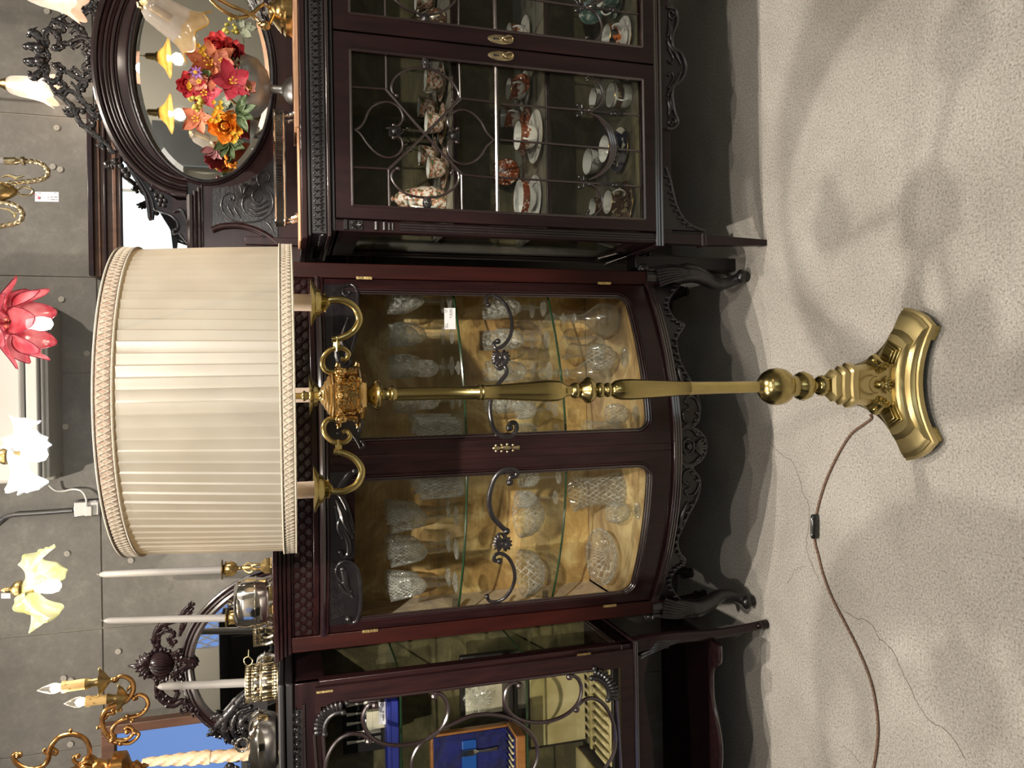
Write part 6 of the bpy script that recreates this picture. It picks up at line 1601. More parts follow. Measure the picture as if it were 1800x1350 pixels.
# bottom
c2 = cup('navy_gilt_cup', .045, .045, NAVYC, 'navy and gilt teacup with ring handle behind the carved arch, bottom shelf', saucer=False); c2.location = onr(264, 2.30, 2)+Vector((0, 0, .020)); c2.rotation_euler = (0, 0, radians(60))
plate('navy_gilt_saucer', 'navy, cream and gilt saucer standing under its cup, bottom shelf', NAVYC, .072, onr(264, 2.30, 2)+Vector((0, 0, .001)), 0)
c3 = cup('green_white_cup', .040, .060, PORC, 'plain white-lined cup with brown gilt band near the door stile, bottom shelf', saucer=False, shape=1); c3.location = onr(170, 2.25, 2); c3.rotation_euler = (0, 0, 1)
MB().lathe([(.0395, .030), (.0408, .052)], c3.location, 30, capt=False, capb=False).build('painted_band', GOLDC, c3)
c4 = cup('brown_gilt_can', .039, .060, GOLDC, 'brown and gilt coffee can with oval medallions near the pilaster, bottom shelf', shape=1, saucer=True); c4.location = onr(357, 2.26, 2); c4.rotation_euler = (0, 0, 2)
c5 = cup('brown_gilt_can', .033, .055, GOLDC, 'smaller brown and gilt coffee can behind the medallion can', shape=1, saucer=False); c5.location = onr(366, 2.40, 2)+Vector((0, 0, .012))
c6 = cup('white_teacup', .046, .050, PORC, 'plain white teacup standing at the back behind the carved arch, bottom shelf', saucer=False); c6.location = onr(286, 2.45, 2)+Vector((0, 0, .012)); c6.rotation_euler = (0, 0, 1.4)
c7 = cup('grey_teacup', .036, .050, PORC, 'small white teacup at the back beside the banded cup, bottom shelf', saucer=False); c7.location = onr(175, 2.42, 2); c7.rotation_euler = (0, 0, 1.6)
c8 = cup('orange_black_cup', .038, .060, REDC, 'orange and black patterned cup and saucer behind the far door, bottom shelf', shape=1); c8.location = onr(68, 2.25, 2); c8.rotation_euler = (0, 0, 1.8)
TEALC = china('teal_china', (.50, .54, .50), (.12, .20, .18), (.05, .10, .09), 30, .48)
c9 = cup('teal_cup', .036, .055, TEALC, 'teal and white patterned cup behind the far door next to the orange cup', shape=1); c9.location = onr(-2, 2.30, 2)
plate('teal_plate', 'pale teal saucer leaning behind the far door, bottom shelf', TEALC, .045, onr(20, 2.42, 2), 60)
# two thin chrome legs of a folded stand in the gap between the cabinets
fs_ = root('folded_chrome_stand', P(1290, 450, 2.40)*1, 'dark folded stand with thin chrome rods in the gap between two cabinets', 'stand')
fs_.location = (.40, 2.36, 0)
for dx, dy in ((0, 0), (13, 9)):
    a = P(1052+dx, 454+dy, 2.36); b = P(1104+dx, 440+dy*.5, 2.36); MB().tube([a, b], .0045, 10).build('chrome_rod', STEEL, fs_)
MB().box(.380, .424, 2.34, 2.41, 0, P(1112, 448, 2.36).z).build('dark_stand_foot', DARK2, fs_, bevel=.003)

# ================================================================ cutlery and boxes in the left-hand cabinet
FORKM = mat('satin_silver', (.80, .76, .70), .35, .85)
ORD = ['first', 'second', 'third', 'fourth', 'fifth', 'sixth', 'seventh', 'eighth', 'ninth', 'tenth', 'eleventh']
def fork(m, T, L=.16):
    "fork lying along +x in its own plane, tines at -x"
    def q(x, y, z=0): return T @ Vector((x, y, z))
    m.tube([q(.055, 0), q(L*.6, 0), q(L, 0)], [.0034, .0030, .0060], 6, up=T.to_3x3() @ Vector((0, 0, 1)), flat=.5)
    m.tube([q(.055, 0), q(.048, 0), q(.04, 0)], [.0022, .007, .009], 8, up=T.to_3x3() @ Vector((0, 0, 1)), flat=.25)
    for k in (-1.5, -.5, .5, 1.5): m.tube([q(.042, k*.005), q(.0, k*.005)], [.0024, .0016], 5)
def boxthing(name, loc, label, cat='box', group=None): return root(name, loc, label, cat, group)
# presentation case of forks on the top shelf: black lid stood open, forks side by side
cs = P(650, 1290, 2.42)
bx = boxthing('fork_case', (cs.x, 2.42, LZ1), 'open black case holding a row of upright silver forks, top shelf of the cutlery cabinet', 'cutlery case')
z0 = LZ1+.001; a = P(590, 1330, 2.44); b = P(590, 1212, 2.44)
B('case_back', LEATH, bx, a.x, b.x, 2.44, 2.452, z0, z0+.15, .003); B('case_base', LEATH, bx, a.x, b.x, 2.38, 2.44, z0, z0+.022, .003)
B('case_lining', FELT, bx, a.x+.006, b.x-.006, 2.437, 2.4395, z0+.03, z0+.145, 0)
for k in range(6):
    y = 1222+k*16.5; top = P(628, y, 2.425)
    T = Matrix.Translation((top.x, 2.428, z0+.035)) @ Matrix(((0, 1, 0, 0), (0, 0, 1, 0), (1, 0, 0, 0), (0, 0, 0, 1)))
    m = MB(); fork(m, T, .105)
    fk = root('silver_fork', (top.x, 2.428, z0+.03), 'silver fork standing in the open black case on the top shelf', 'fork', 'silver forks in the black case')
    m.build('fork_blade', FORKM, fk); fk['label'] = 'silver fork standing in the open black case, %s from the corner post' % ORD[5-k if False else k]
# cream boxes and a white note
nb = boxthing('white_note_card', P(700, 1235, 2.29), 'white printed note card standing beside the blue box, cutlery cabinet', 'card')
o = P(741, 1266, 2.285); w1 = P(741, 1227, 2.285); zb_ = LZ1+.003
o.z = zb_; w1.z = zb_
NC = tagcard('note', (o, w1, o+Vector((0, .01, .052))), '', [(.12, .72, .5, .08, 10), (.12, .56, .3, .06, 6), (.5, .30, .42, .06, 9)], [(.35, .42, .13, '¥ 24 000')], o)
for ch in list(NC.children): ch.parent = nb; ch.location = NC.location-nb.location
bpy.data.objects.remove(NC)
bb = boxthing('blue_card_box', P(690, 1300, 2.33), 'long flat royal blue card box on the top shelf, behind the note card', 'box')
a = P(720, 1340, 2.32); b = P(720, 1215, 2.32)
B('box_body', BLUEBX, bb, a.x, b.x, 2.26, 2.32, LZ1+.001, LZ1+.034, .003); B('box_lid', BLUEBX, bb, a.x-.001, b.x+.001, 2.258, 2.322, LZ1+.022, LZ1+.036, .003)
wb_ = boxthing('ivory_card_box', P(700, 1250, 2.37), 'upright ivory card box beside the fork case, top shelf', 'box')
a = P(700, 1262, 2.38); b = P(700, 1232, 2.38)
B('box_body', SATINW, wb_, a.x, b.x, 2.325, 2.348, LZ1+.001, LZ1+.085, .002); B('box_lid', SATINW, wb_, a.x-.001, b.x+.001, 2.324, 2.349, LZ1+.07, LZ1+.088, .002)
# blue velvet canteen, standing open
bz = boxthing('blue_velvet_canteen', P(780, 1310, 2.34), 'oak cutlery canteen standing open with royal blue velvet lining, middle shelf', 'cutlery case')
zc = LZ2+.001; a = P(800, 1360, 2.35); b = P(800, 1287, 2.35); tz = P(757, 1320, 2.35).z
bt = B('lid', CASEW, bz, a.x-.03, b.x, 2.350, 2.375, zc+.012, tz, .003)
B('lid_velvet', BLUEV, bz, a.x-.022, b.x-.007, 2.346, 2.351, zc+.02, tz-.008, .003)
B('case_base', CASEW, bz, a.x-.03, b.x+.006, 2.248, 2.352, zc, zc+.030, .003)
B('base_velvet', BLUEV, bz, a.x-.022, b.x-.002, 2.256, 2.346, zc+.030, zc+.034, .002)
B('blue_rest', mat('bright_blue_satin', (.01, .09, .42), .4), bz, a.x-.02, P(820, 1302, 2.34).x, 2.34, 2.347, P(838, 1310, 2.34).z, P(812, 1310, 2.34).z, .003)
fk = root('serving_fork', P(820, 1340, 2.338), 'single large silver serving fork strapped in the blue velvet lid', 'fork')
T = Matrix.Translation(P(808, 1326, 2.336)) @ Matrix(((0, 1, 0, 0), (0, 0, 1, 0), (-1, 0, 0, 0), (0, 0, 0, 1)))
m = MB(); fork(m, T @ Matrix.Scale(1.1, 4), .11); m.build('fork_blade', SILVER, fk)
for k in range(7):
    x = lerp(a.x, b.x-.01, k/6); kn = root('canteen_knife', (x, 2.30, zc+.036), 'white-handled knife lying in the blue canteen, %s from the corner post' % ORD[6-k], 'knife', 'knives in the blue canteen')
    MB().tube([(x, 2.26, zc+.038), (x, 2.30, zc+.038)], [.004, .003], 6).build('handle', IVORY, kn); MB().obb((x, 2.322, zc+.038), (.003, 0, 0), (0, .022, 0), (0, 0, .0006)).build('blade', SILVER, kn)
# satin lined case with a round scalloped glass dish
sc1 = boxthing('white_satin_case', P(850, 1200, 2.44), 'open black case lined with white satin holding a scalloped glass dish, middle shelf', 'case')
a = P(870, 1258, 2.46); b = P(870, 1165, 2.46)
B('case_back', LEATH, sc1, a.x, b.x+.03, 2.465, 2.49, LZ2+.001, P(810, 1200, 2.46).z, .004)
B('satin_lining', SATINW, sc1, a.x+.01, b.x+.02, 2.461, 2.466, LZ2+.012, P(818, 1200, 2.46).z, .004)
B('case_base', LEATH, sc1, a.x, b.x+.03, 2.38, 2.465, LZ2+.001, LZ2+.016, .003)
ds = root('scalloped_glass_dish', (P(838, 1228, 2.445).x, 2.43, LZ2+.016), 'round scalloped cut glass dish propped in the white satin case', 'dish')
T_ = Matrix.Translation(P(840, 1226, 2.425)) @ Matrix.Rotation(radians(72), 4, 'X')
MB().lathe([(.002, .001), (.03, .002), (.044, .009), (.046, .0105), (.03, .005), (.002, .004)], seg=48, mod=lambda a, z: 1+.06*cos(12*a), capt=False, capb=False).move(T_).build('dish_disc', CUTB, ds)
# small forks beside it
for k in range(4):
    y = 1262+k*3.2; q = P(893, y, 2.40); fk = root('pastry_fork', (q.x, 2.40, LZ2+.002), 'small pastry fork laid below the satin case, %s from the corner post' % ORD[k], 'fork', 'small pastry forks')
    T = Matrix.Translation((q.x, 2.40, LZ2+.004)) @ Matrix(((0, 1, 0, 0), (1, 0, 0, 0), (0, 0, -1, 0), (0, 0, 0, 1))); m = MB(); fork(m, T @ Matrix.Scale(.5, 4), .12); m.build('fork_blade', SILVER, fk)
# bottom: two ivory satin canteens with ivory-handled knives
cz0 = .501
st = boxthing('ivory_satin_canteen', P(1000, 1240, 2.36), 'large open cutlery canteen lined with gold satin and ivory-handled knives, cabinet bottom', 'cutlery case')
a = P(1000, 1310, 2.46); b = P(1000, 1150, 2.46); tz = P(932, 1220, 2.46).z
B('lid', LEATH, st, a.x, b.x+.02, 2.468, 2.49, cz0+.01, tz+.01, .004); B('lid_satin', SATIN, st, a.x+.01, b.x+.012, 2.464, 2.469, cz0+.04, tz, .004)
B('case_base', LEATH, st, a.x, b.x+.02, 2.25, 2.468, cz0, cz0+.030, .004); B('base_satin', SATIN, st, a.x+.01, b.x+.012, 2.258, 2.46, cz0+.030, cz0+.036, .003)
B('knife_rack', SATIN, st, a.x+.01, b.x+.012, 2.385, 2.40, cz0+.036, cz0+.052, .003)
for k in range(11):
    x = lerp(a.x+.02, b.x-.005, k/10); kn = root('ivory_handled_knife', (x, 2.34, cz0+.037), 'ivory-handled knife in the gold satin canteen, %s from the corner post' % ORD[10-k], 'knife', 'ivory-handled knives in the satin canteen')
    MB().tube([(x, 2.265, cz0+.045), (x, 2.30, cz0+.046), (x, 2.345, cz0+.047)], [.0068, .0062, .005], 8).build('handle', IVORY, kn); MB().tube([(x, 2.345, cz0+.047), (x, 2.352, cz0+.047)], .0055, 8).build('ferrule', SILVER, kn)
    MB().obb((x, 2.40, cz0+.0475), (.0055, 0, 0), (0, .05, 0), (0, 0, .0008)).build('blade', SILVER, kn)
s2 = boxthing('dark_cutlery_case', P(1040, 1340, 2.36), 'dark closed cutlery case with pale edge at the picture edge, cabinet bottom', 'cutlery case')
a2 = P(1040, 1400, 2.4); B('case_base', LEATH, s2, a2.x, a.x-.006, 2.27, 2.46, cz0, cz0+.07, .004); B('lid', SATIN, s2, a2.x, a.x-.006, 2.27, 2.46, cz0+.071, cz0+.08, .003)
# ================================================================ things on top of the cabinets
CT = 1.5545; LT = 1.5455; RT_ = 1.4635
# silver entree dish (rounded box with a dome lid)
def rbox(m, c, hx, hy, prof_, n=40, p=3.2):
    vs = []; fs = []
    for s_, z in prof_:
        for k in range(n):
            a = 2*pi*k/n; ca, sa = cos(a), sin(a)
            vs.append(Vector(c)+Vector((hx*s_*abs(ca)**(2/p)*(1 if ca > 0 else -1), hy*s_*abs(sa)**(2/p)*(1 if sa > 0 else -1), z)))
    for i in range(len(prof_)-1):
        for k in range(n): fs.append((i*n+k, i*n+(k+1) % n, (i+1)*n+(k+1) % n, (i+1)*n+k))
    fs += [tuple(range(n-1, -1, -1)), tuple(range((len(prof_)-1)*n, len(prof_)*n))]
    return m.add(vs, fs)
sy = 2.33
c0 = on(1055, sy, CT); hw = (P(440, 1012, sy).x-P(440, 1096, sy).x)/2
ed = root('silver_biscuit_box', c0, 'polished oval silver lidded dish with a mushroom knob on the bow-fronted cabinet', 'dish')
zA = P(469, 1055, sy).z; zR = P(450, 1055, sy).z; zD = P(411, 1055, sy).z; zK = P(401, 1055, sy).z
rbox(MB(), c0, hw, .055, [(.80, CT+.014-c0.z), (.93, CT+.022-c0.z), (.98, zR-c0.z)]).build('dish_body', SILVER, ed)
rbox(MB(), c0, hw*1.04, .058, [(1, zR-c0.z-.002), (1, zR-c0.z+.002)]).build('rim_plate', SILVER, ed, bevel=.001)
rbox(MB(), c0, hw, .055, [(1.0, zR-c0.z+.002), (1.0, zR-c0.z+(zD-zR)*.5), (.94, zR-c0.z+(zD-zR)*.8), (.72, zD-c0.z-.002), (.30, zD-c0.z)]).build('dome_lid', SILVER, ed)
MB().lathe([(.006, zD-c0.z), (.0045, zD-c0.z+.004), (.010, zD-c0.z+.007), (.013, zK-c0.z), (.004, zK-c0.z+.002)], c0, 18).build('knob', SILVER, ed)
for sx in (-1, 1):
    for s_y in (-1, 1):
        q = c0+Vector((sx*hw*.72, s_y*.036, 0)); MB().tube(cr([q+Vector((0, 0, .018)), q+Vector((sx*.004, 0, .008)), q+Vector((sx*.008, 0, .0035))], 4), [.003, .003, .003, .0035, .004, .004, .0045, .0035, .003], 8).build('foot', SILVER, ed)
# flat silver comport arm behind: tray on horned feet
def candlestick(y, Yd, label, cherub=True, zbase=CT):
    c = on(y, Yd, zbase); g = root('brass_candlestick', c, label, 'candlestick', 'pair of brass figure candlesticks')
    if cherub:
        MB().lathe([(.026, .001), (.027, .006), (.025, .010)], c, 4).build('plinth', BRASSD, g, bevel=.002)
        MB().lathe([(.021, .010), (.022, .022), (.016, .030), (.011, .036)], c, 10, mod=lambda a, z: 1+.1*cos(5*a)).build('rock_base', BRASSD, g)
        m = MB() # a small standing figure that carries the leafy cup
        m.tube(cr([c+Vector((.006, 0, .034)), c+Vector((.007, -.002, .048)), c+Vector((.004, 0, .062))], 4), [.0032, .0036, .004, .0042, .0046, .005, .005, .005, .005], 8)
        m.tube(cr([c+Vector((-.007, 0, .034)), c+Vector((-.006, -.004, .048)), c+Vector((-.003, 0, .062))], 4), [.0032, .0036, .004, .0042, .0046, .005, .005, .005, .005], 8)
        m.tube([c+Vector((0, 0, .058)), c+Vector((0, 0, .066)), c+Vector((0, 0, .080)), c+Vector((0, 0, .088))], [.007, .0075, .0085, .004], 10)
        m.ball(c+Vector((0, -.001, .093)), (.006, .006, .007))
        for s in (-1, 1): m.tube(cr([c+Vector((s*.007, 0, .082)), c+Vector((s*.014, -.004, .070)), c+Vector((s*.011, -.006, .058))], 4), .0026, 7)
        m.build('cherub_figure', BRASSD, g)
    m = MB().lathe([(.005, .096), (.006, .100), (.012, .108), (.016, .118), (.0175, .128), (.014, .136), (.009, .140)], c, 24, mod=lambda a, z: 1+.12*abs(cos(4*a)))
    for k in range(8):
        a = pi/4*k; m.tube(cr([c+Vector((.010*cos(a), .010*sin(a), .104)), c+Vector((.019*cos(a), .019*sin(a), .116)), c+Vector((.019*cos(a), .019*sin(a), .130)), c+Vector((.022*cos(a), .022*sin(a), .134))], 3), lambda t: .0035*(1-.5*t), 6)
    m.build('leaf_cup', BRASSD, g)
    MB().lathe([(.010, .139), (.028, .1405), (.0285, .143), (.012, .1425)], c, 28, mod=lambda a, z: 1+.02*cos(14*a)).build('drip_pan', BRASSD, g)
    return g, c
def candle(name, base, top, r, label, mt=WAX, twist=False, cat='candle'):
    g = root(name, base, label, cat); d = (top-base)
    if twist: MB().tube([base+d*(k/160) for k in range(161)], lambda t: r*(.62+.5*min(1, (1-t)*2.2)) if t > .4 else r, 16, lobes=4, twist=42, depth=.12).build('candle_stick', mt, g)
    else: MB().tube([base+d*t for t in (0, .25, .5, .8, .955, .985, 1)], [r, r*.97, r*.93, r*.85, r*.80, r*.55, r*.15], 18).build('candle_stick', mt, g)
    n = d.normalized(); MB().tube([top-n*.002, top+n*.004, top+n*.006+Vector((.003, 0, 0))], .0009, 5).build('wick', WAX if not twist else mt, g)
    return g
g1_, c_1 = candlestick(994, 2.36, 'brass cherub candlestick between the shade and the silver lidded dish')
candle('white_taper_candle', c_1+Vector((0, 0, .141)), P(174, 1010, 2.36), .0112, 'white taper candle in the brass cherub candlestick nearest the lampshade')
g2_, c_2 = candlestick(1078, 2.46, 'brass cherub candlestick half hidden behind the silver lidded dish')
candle('white_taper_candle', c_2+Vector((0, 0, .141)), P(182, 1091, 2.46), .0112, 'white taper candle in the brass candlestick behind the silver lidded dish')
# low silver tray with horn-shaped feet behind the box
tr = root('silver_footed_tray', on(1112, 2.40, CT), 'small silver tray on curled feet at the end of the bow-fronted cabinet', 'tray')
a = P(451, 1112, 2.40); c = tr.location
MB().prism([(a.x-.030, 2.36), (a.x+.03, 2.36), (a.x+.03, 2.44), (a.x-.03, 2.44)], P(452, 1112, 2.4).z, P(452, 1112, 2.4).z+.003).build('tray_plate', SILVER, tr, bevel=.001)
for sx in (-.025, .022):
    for yy in (2.37, 2.43):
        MB().tube(cr([(a.x+sx, yy, CT+.036), (a.x+sx*1.1, yy, CT+.022), (a.x+sx*.9, yy, CT+.006)], 4), lambda t: .004+.002*t, 8).build('foot', SILVER, tr)
hd = root('dark_turned_handle', P(466, 1120, 2.44), 'dark curved wooden handle lying beside the silver tray', 'handle')
hd.location = (P(466, 1120, 2.44).x, 2.44, CT)
MB().tube(cr([P(466, 1121, 2.44), P(474, 1128, 2.44), P(478, 1140, 2.44), P(474, 1146, 2.44)], 5), .0055, 9).ball(P(466, 1119, 2.44), .011).build('handle_grip', BLACKR, hd)
# pierced brass chamber candlestick with a candle and snuffer ring
cy_ = 2.33
c = on(1197, cy_, LT); pc = root('pierced_brass_candle_holder', c, 'cylindrical pierced brass candle holder on the cutlery cabinet', 'candle holder')
rP = (P(450, 1168, cy_).x-P(450, 1228, cy_).x)/2; zt_ = P(432, 1197, cy_).z-c.z
m = MB(); rows = [(0, .14), (.14, .18), (.18, .50), (.50, .56), (.56, .74), (.74, .80), (.80, 1.0)]
nseg = 30
def cyl(m, z0, z1, holes):
    for k in range(nseg):
        if holes and k % 2 == 0: a0, a1 = 2*pi*(k+.35)/nseg, 2*pi*(k+1.65-1)/nseg
        else: a0, a1 = 2*pi*k/nseg, 2*pi*(k+1)/nseg
        if holes and k % 2 == 0: continue
        for rr in (rP,):
            m.add([(c.x+rr*cos(a0), c.y+rr*sin(a0), c.z+z0), (c.x+rr*cos(a1), c.y+rr*sin(a1), c.z+z0), (c.x+rr*cos(a1), c.y+rr*sin(a1), c.z+z1), (c.x+rr*cos(a0), c.y+rr*sin(a0), c.z+z1)], [(0, 1, 2, 3)])
for (a_, b_2), hl_ in zip(rows, (0, 0, 1, 0, 1, 0, 0)): cyl(m, a_*zt_+.001, b_2*zt_, hl_)
m.build('pierced_wall', BRASSP, pc, solid=.0016)
for z in (.002, zt_*.53, zt_*.985): MB().tube([c+Vector((rP*cos(2*pi*k/30), rP*sin(2*pi*k/30), z)) for k in range(30)], .0018, 6, closed=True).build('band', BRASSP, pc)
MB().lathe([(.002, .001), (rP-.001, .001), (rP-.001, .004), (.016, .006), (.015, .03), (.011, .03)], c, 24).build('inner_socket', BRASSP, pc)
MB().tube(cr([P(433, 1226, cy_-.05), P(440, 1228, cy_-.07), P(450, 1230, cy_-.08), P(458, 1232, cy_-.085)], 5), .0026, 7, flat=2).build('lever', SILVER, pc)
candle('white_taper_candle', c+Vector((0, 0, .012)), P(277, 1207, cy_), .0125, 'white taper candle standing in the pierced brass holder')
sn = root('brass_wick_trimmer', P(437, 1160, cy_), 'thin brass loop-handled wick trimmer hanging on the pierced candle holder', 'trimmer')
sn.location = (P(437, 1162, cy_-.03).x, cy_-.03, LT)
m = MB(); m.tube(cr([P(437, 1154, cy_-.03), P(430, 1157, cy_-.03), (P(429, 1163, cy_-.03)), P(434, 1170, cy_-.03), P(441, 1168, cy_-.03), P(444, 1161, cy_-.03), P(437, 1154, cy_-.03)], 5), .0016, 6); m.tube([P(437, 1154, cy_-.03), P(437, 1142, cy_-.03)], .0014, 6)
m.tube(cr([P(440, 1168, cy_-.03), P(455, 1167, cy_-.03), P(470, 1166, cy_-.03), P(481, 1164, cy_-.03)], 4), .0014, 6)
m.build('trimmer_loop', BRASSP, sn)
# oval silver entree dish with ring handle
sy2 = 2.33; c = on(1300, sy2, LT); hw = (P(450, 1246, sy2).x-P(450, 1356, sy2).x)/2
e2 = root('silver_entree_dish', c, 'large oval silver entree dish with a beaded ring handle on the cutlery cabinet', 'dish')
zR = P(457, 1300, sy2).z-c.z; zD = P(437, 1300, sy2).z-c.z
rbox(MB(), c, hw, .065, [(.70, .004), (.86, .012), (.95, zR*.6), (1.0, zR)], p=2.4).build('dish_body', SILVER, e2)
rbox(MB(), c, hw*1.06, .07, [(1, zR), (1, zR+.003)], p=2.4).build('rim_plate', SILVER, e2, bevel=.001)
rbox(MB(), c, hw, .065, [(1.0, zR+.003), (.97, zR+.012), (.86, zD-.006), (.6, zD), (.1, zD+.001)], p=2.4).build('dome_lid', SILVER, e2)
q0 = c+Vector((0, 0, zD+.018)); MB().tube([q0+Vector((.019*cos(2*pi*k/36), 0, .017*sin(2*pi*k/36))) for k in range(36)], lambda t: .0034*(1+.2*cos(t*60)), 8, closed=True).build('ring_handle', SILVER, e2)
cc_ = on(1318, 2.46, LT); tw = candle('twisted_candle', cc_+Vector((0, 0, .075)), P(250, 1340, 2.46), .017, 'spiral twisted peach candle behind the silver entree dish', WAXY, True)
sk_ = root('brass_candle_cup', cc_, 'small aged brass candle stand holding the twisted candle', 'candlestick'); MB().lathe([(.030, .001), (.030, .008), (.010, .014), (.008, .05), (.020, .062), (.021, .074), (.012, .075)], cc_, 24).build('stand_body', BRASSD, sk_)

# ---------- on the china cabinet
# pewter footed bowl
by = 2.24
BZ = 1.4767
c = on(160, by, BZ); pw = root('pewter_footed_bowl', c, 'round pewter bowl on a spreading foot filled with silk flowers', 'bowl')
rB = (P(450, 108, by).x-P(450, 215, by).x)/2
zb1 = P(477, 165, by).z-c.z; 
MB().lathe([(.036, .001), (.038, .004), (.034, .012), (.028, .020), (.016, .028), (.012, .034), (.012, .040)], c, 36).build('foot', PEWTER, pw)
MB().lathe([(.010, zb1), (rB*.55, zb1+.010), (rB*.9, zb1+.035), (rB*1.0, zb1+.062), (rB*.98, zb1+.078), (rB*.95, zb1+.078), (rB*.96, zb1+.062), (rB*.5, zb1+.014), (.002, zb1+.010)], c, 48, capt=False, capb=False).build('bowl_wall', PEWTER, pw)
MB().lathe([(.012, .034), (.011, zb1+.004)], c, 20).build('stem', PEWTER, pw)
BW = c; zrim = c.z+zb1+.075
# gallery tray
ty = 2.22
a = P(493, 392, ty); b = P(493, 190, ty); cx = (a.x+b.x)/2; hx = (b.x-a.x)/2
gt = root('silver_gallery_tray', (cx, 2.27, RT_+.007), 'long silver gallery tray with pierced rail on small feet, beside the pewter bowl', 'tray')
z_p = P(500, 290, ty).z; z_t = P(483, 290, ty).z
c = Vector((cx, 2.25, 0))
def oval(f, z, n=64): return [Vector((c.x+hx*f*abs(cos(2*pi*k/n))**.75*(1 if cos(2*pi*k/n) > 0 else -1), c.y+.055*f*sin(2*pi*k/n), z)) for k in range(n)]
g = MB(); g.add(oval(1, z_p)+oval(1, z_p-.003), [tuple(range(64)), tuple(range(127, 63, -1))]+[(k, 64+k, 64+(k+1) % 64, (k+1) % 64) for k in range(64)]).build('tray_plate', SILVER, gt)
MB().tube(oval(1.02, z_t), .0030, 7, closed=True).build('top_rail', SILVER, gt)
MB().tube(oval(1.015, z_p+.002), .0026, 7, closed=True).build('lower_rail', SILVER, gt)
m = MB()
for p1, p2 in zip(oval(1.015, z_p, 180), oval(1.02, z_t, 180)): m.tube([p1, p2], .0009, 4)
m.build('pierced_gallery', SILVER, gt, kind='stuff')
for sx in (-.9, .9):
    for s_ in (-1, 1):
        q = Vector((cx+hx*sx, 2.25+s_*.03, 0)); m = MB().tube(cr([(q.x-.004, q.y, z_p-.002), (q.x, q.y-.004*s_, (z_p+RT_)/2+.004), (q.x+.006, q.y, RT_+.011), (q.x+.012, q.y, RT_+.014)], 4), lambda t: .003+.003*sin(pi*t), 7); m.build('foot', SILVER, gt)

# ---------- silk flowers
PET = dict(
    crimson=mat('crimson_petal', (.30, .006, .02), .6, col2=(.48, .03, .03), scale=40, sub=.1),
    scarlet=mat('scarlet_petal', (.55, .05, .03), .6, col2=(.42, .015, .03), scale=40),
    rust=mat('rust_petal', (.38, .09, .04), .6, col2=(.52, .17, .08), scale=30),
    pink=mat('coral_pink_petal', (.60, .06, .09), .55, col2=(.50, .03, .06), scale=30),
    peach=mat('peach_petal', (.62, .26, .18), .6, col2=(.52, .17, .12), scale=30),
    orange=mat('orange_petal', (.82, .20, .01), .6, col2=(.80, .32, .02), scale=50),
    yellow=mat('yellow_petal', (.75, .50, .04), .6, col2=(.70, .38, .03), scale=60),
    lilac=mat('lilac_petal', (.30, .14, .42), .6), green=mat('leaf_green', (.05, .085, .03), .6, col2=(.10, .15, .06), scale=30),
    grey=mat('grey_green_leaf', (.13, .15, .10), .65, col2=(.20, .22, .15), scale=30), lime=mat('lime_berry', (.42, .36, .06), .5), dark=mat('dark_seed_head', (.10, .08, .035), .7), mauve=mat('mauve_leaf', (.30, .12, .13), .6))
def petal(m, o, d, up, L, W, curl=.3, pt=1.0, n=6):
    "a petal from o along d, opening towards up"
    d = Vector(d).normalized(); s = d.cross(Vector(up)).normalized(); u = s.cross(d)
    def f(a, b):
        t = a; w = W*sin(pi*min(1, .06+t*.9))**.7*(1-.3*t**3*pt)*(1 if t < 1 else .05); v = (b-.5)*2
        return Vector(o)+d*(L*t)+s*(w*v)+u*(L*curl*t*t+.25*W*v*v+.04*L*sin(5*v+3*t))
    return m.grid(f, n, 4)
BMAX = .05
def bloom_root(name, o, label, col, cat='flower', far=.03):
    g = root(name, o, label, cat, 'silk flowers in the pewter bowl')
    base = BW+Vector((0, 0, zb1+.05)); o = Vector(o); d_ = (base-o); base = o+d_*min(1, (.12 if 'seed sprig' in label else far)/d_.length)
    MB().tube(cr([base, (base+o)/2, o], 3), .0016, 5).build('stem', PET['green'], g)
    return g
def rose(px, py, Y, R, col, label, name='silk_rose', face=(-.1, -1, .35), col2=None):
    o = P(px, py, Y); g = bloom_root(name, o, label, col); f = Vector(face).normalized(); s = f.orthogonal().normalized(); t = f.cross(s)
    k = 0
    for ring, (rr, tilt, nn_) in enumerate(((.12, .15, 4), (.3, .3, 5), (.5, .6, 6), (.75, 1.0, 7), (.95, 1.5, 8))):
        for j in range(nn_):
            a = 2*pi*j/nn_+ring*.7+random.uniform(-.2, .2); r_ = s*cos(a)+t*sin(a)
            d = (f*cos(tilt)+r_*sin(tilt)); m = MB(); petal(m, o-f*R*.35+r_*R*rr*.25, d, -r_ if tilt < 1 else f, R*(.75+.3*rr), R*(.34+.16*rr), .12 if tilt < 1 else .22)
            m.build('petal', PET[col2 if (col2 and ring < 2) else col], g, flat=False, ang=60)
    return g
def lily(px, py, Y, L, col, label, name='silk_lily', face=(-.2, -1, .1), n=6, W=.3, a0=0, tilt=1.0):
    o = P(px, py, Y); g = bloom_root(name, o, label, col); f = Vector(face).normalized(); s = f.orthogonal().normalized(); t = f.cross(s)
    for j in range(n):
        a = 2*pi*j/n+a0; r_ = s*cos(a)+t*sin(a); d = f*cos(tilt)+r_*sin(tilt)
        petal(MB(), o, d, f, L*random.uniform(.85, 1.1), L*W, -.25).build('petal', PET[col], g, ang=60)
    m = MB()
    for j in range(5):
        a = 2*pi*j/5; e = o+f*L*.5+(s*cos(a)+t*sin(a))*L*.14; m.tube([o, e], .0008, 4); m.ball(e, (.002, .002, .003), 6, 4)
    m.build('stamens', PET['yellow'], g); return g
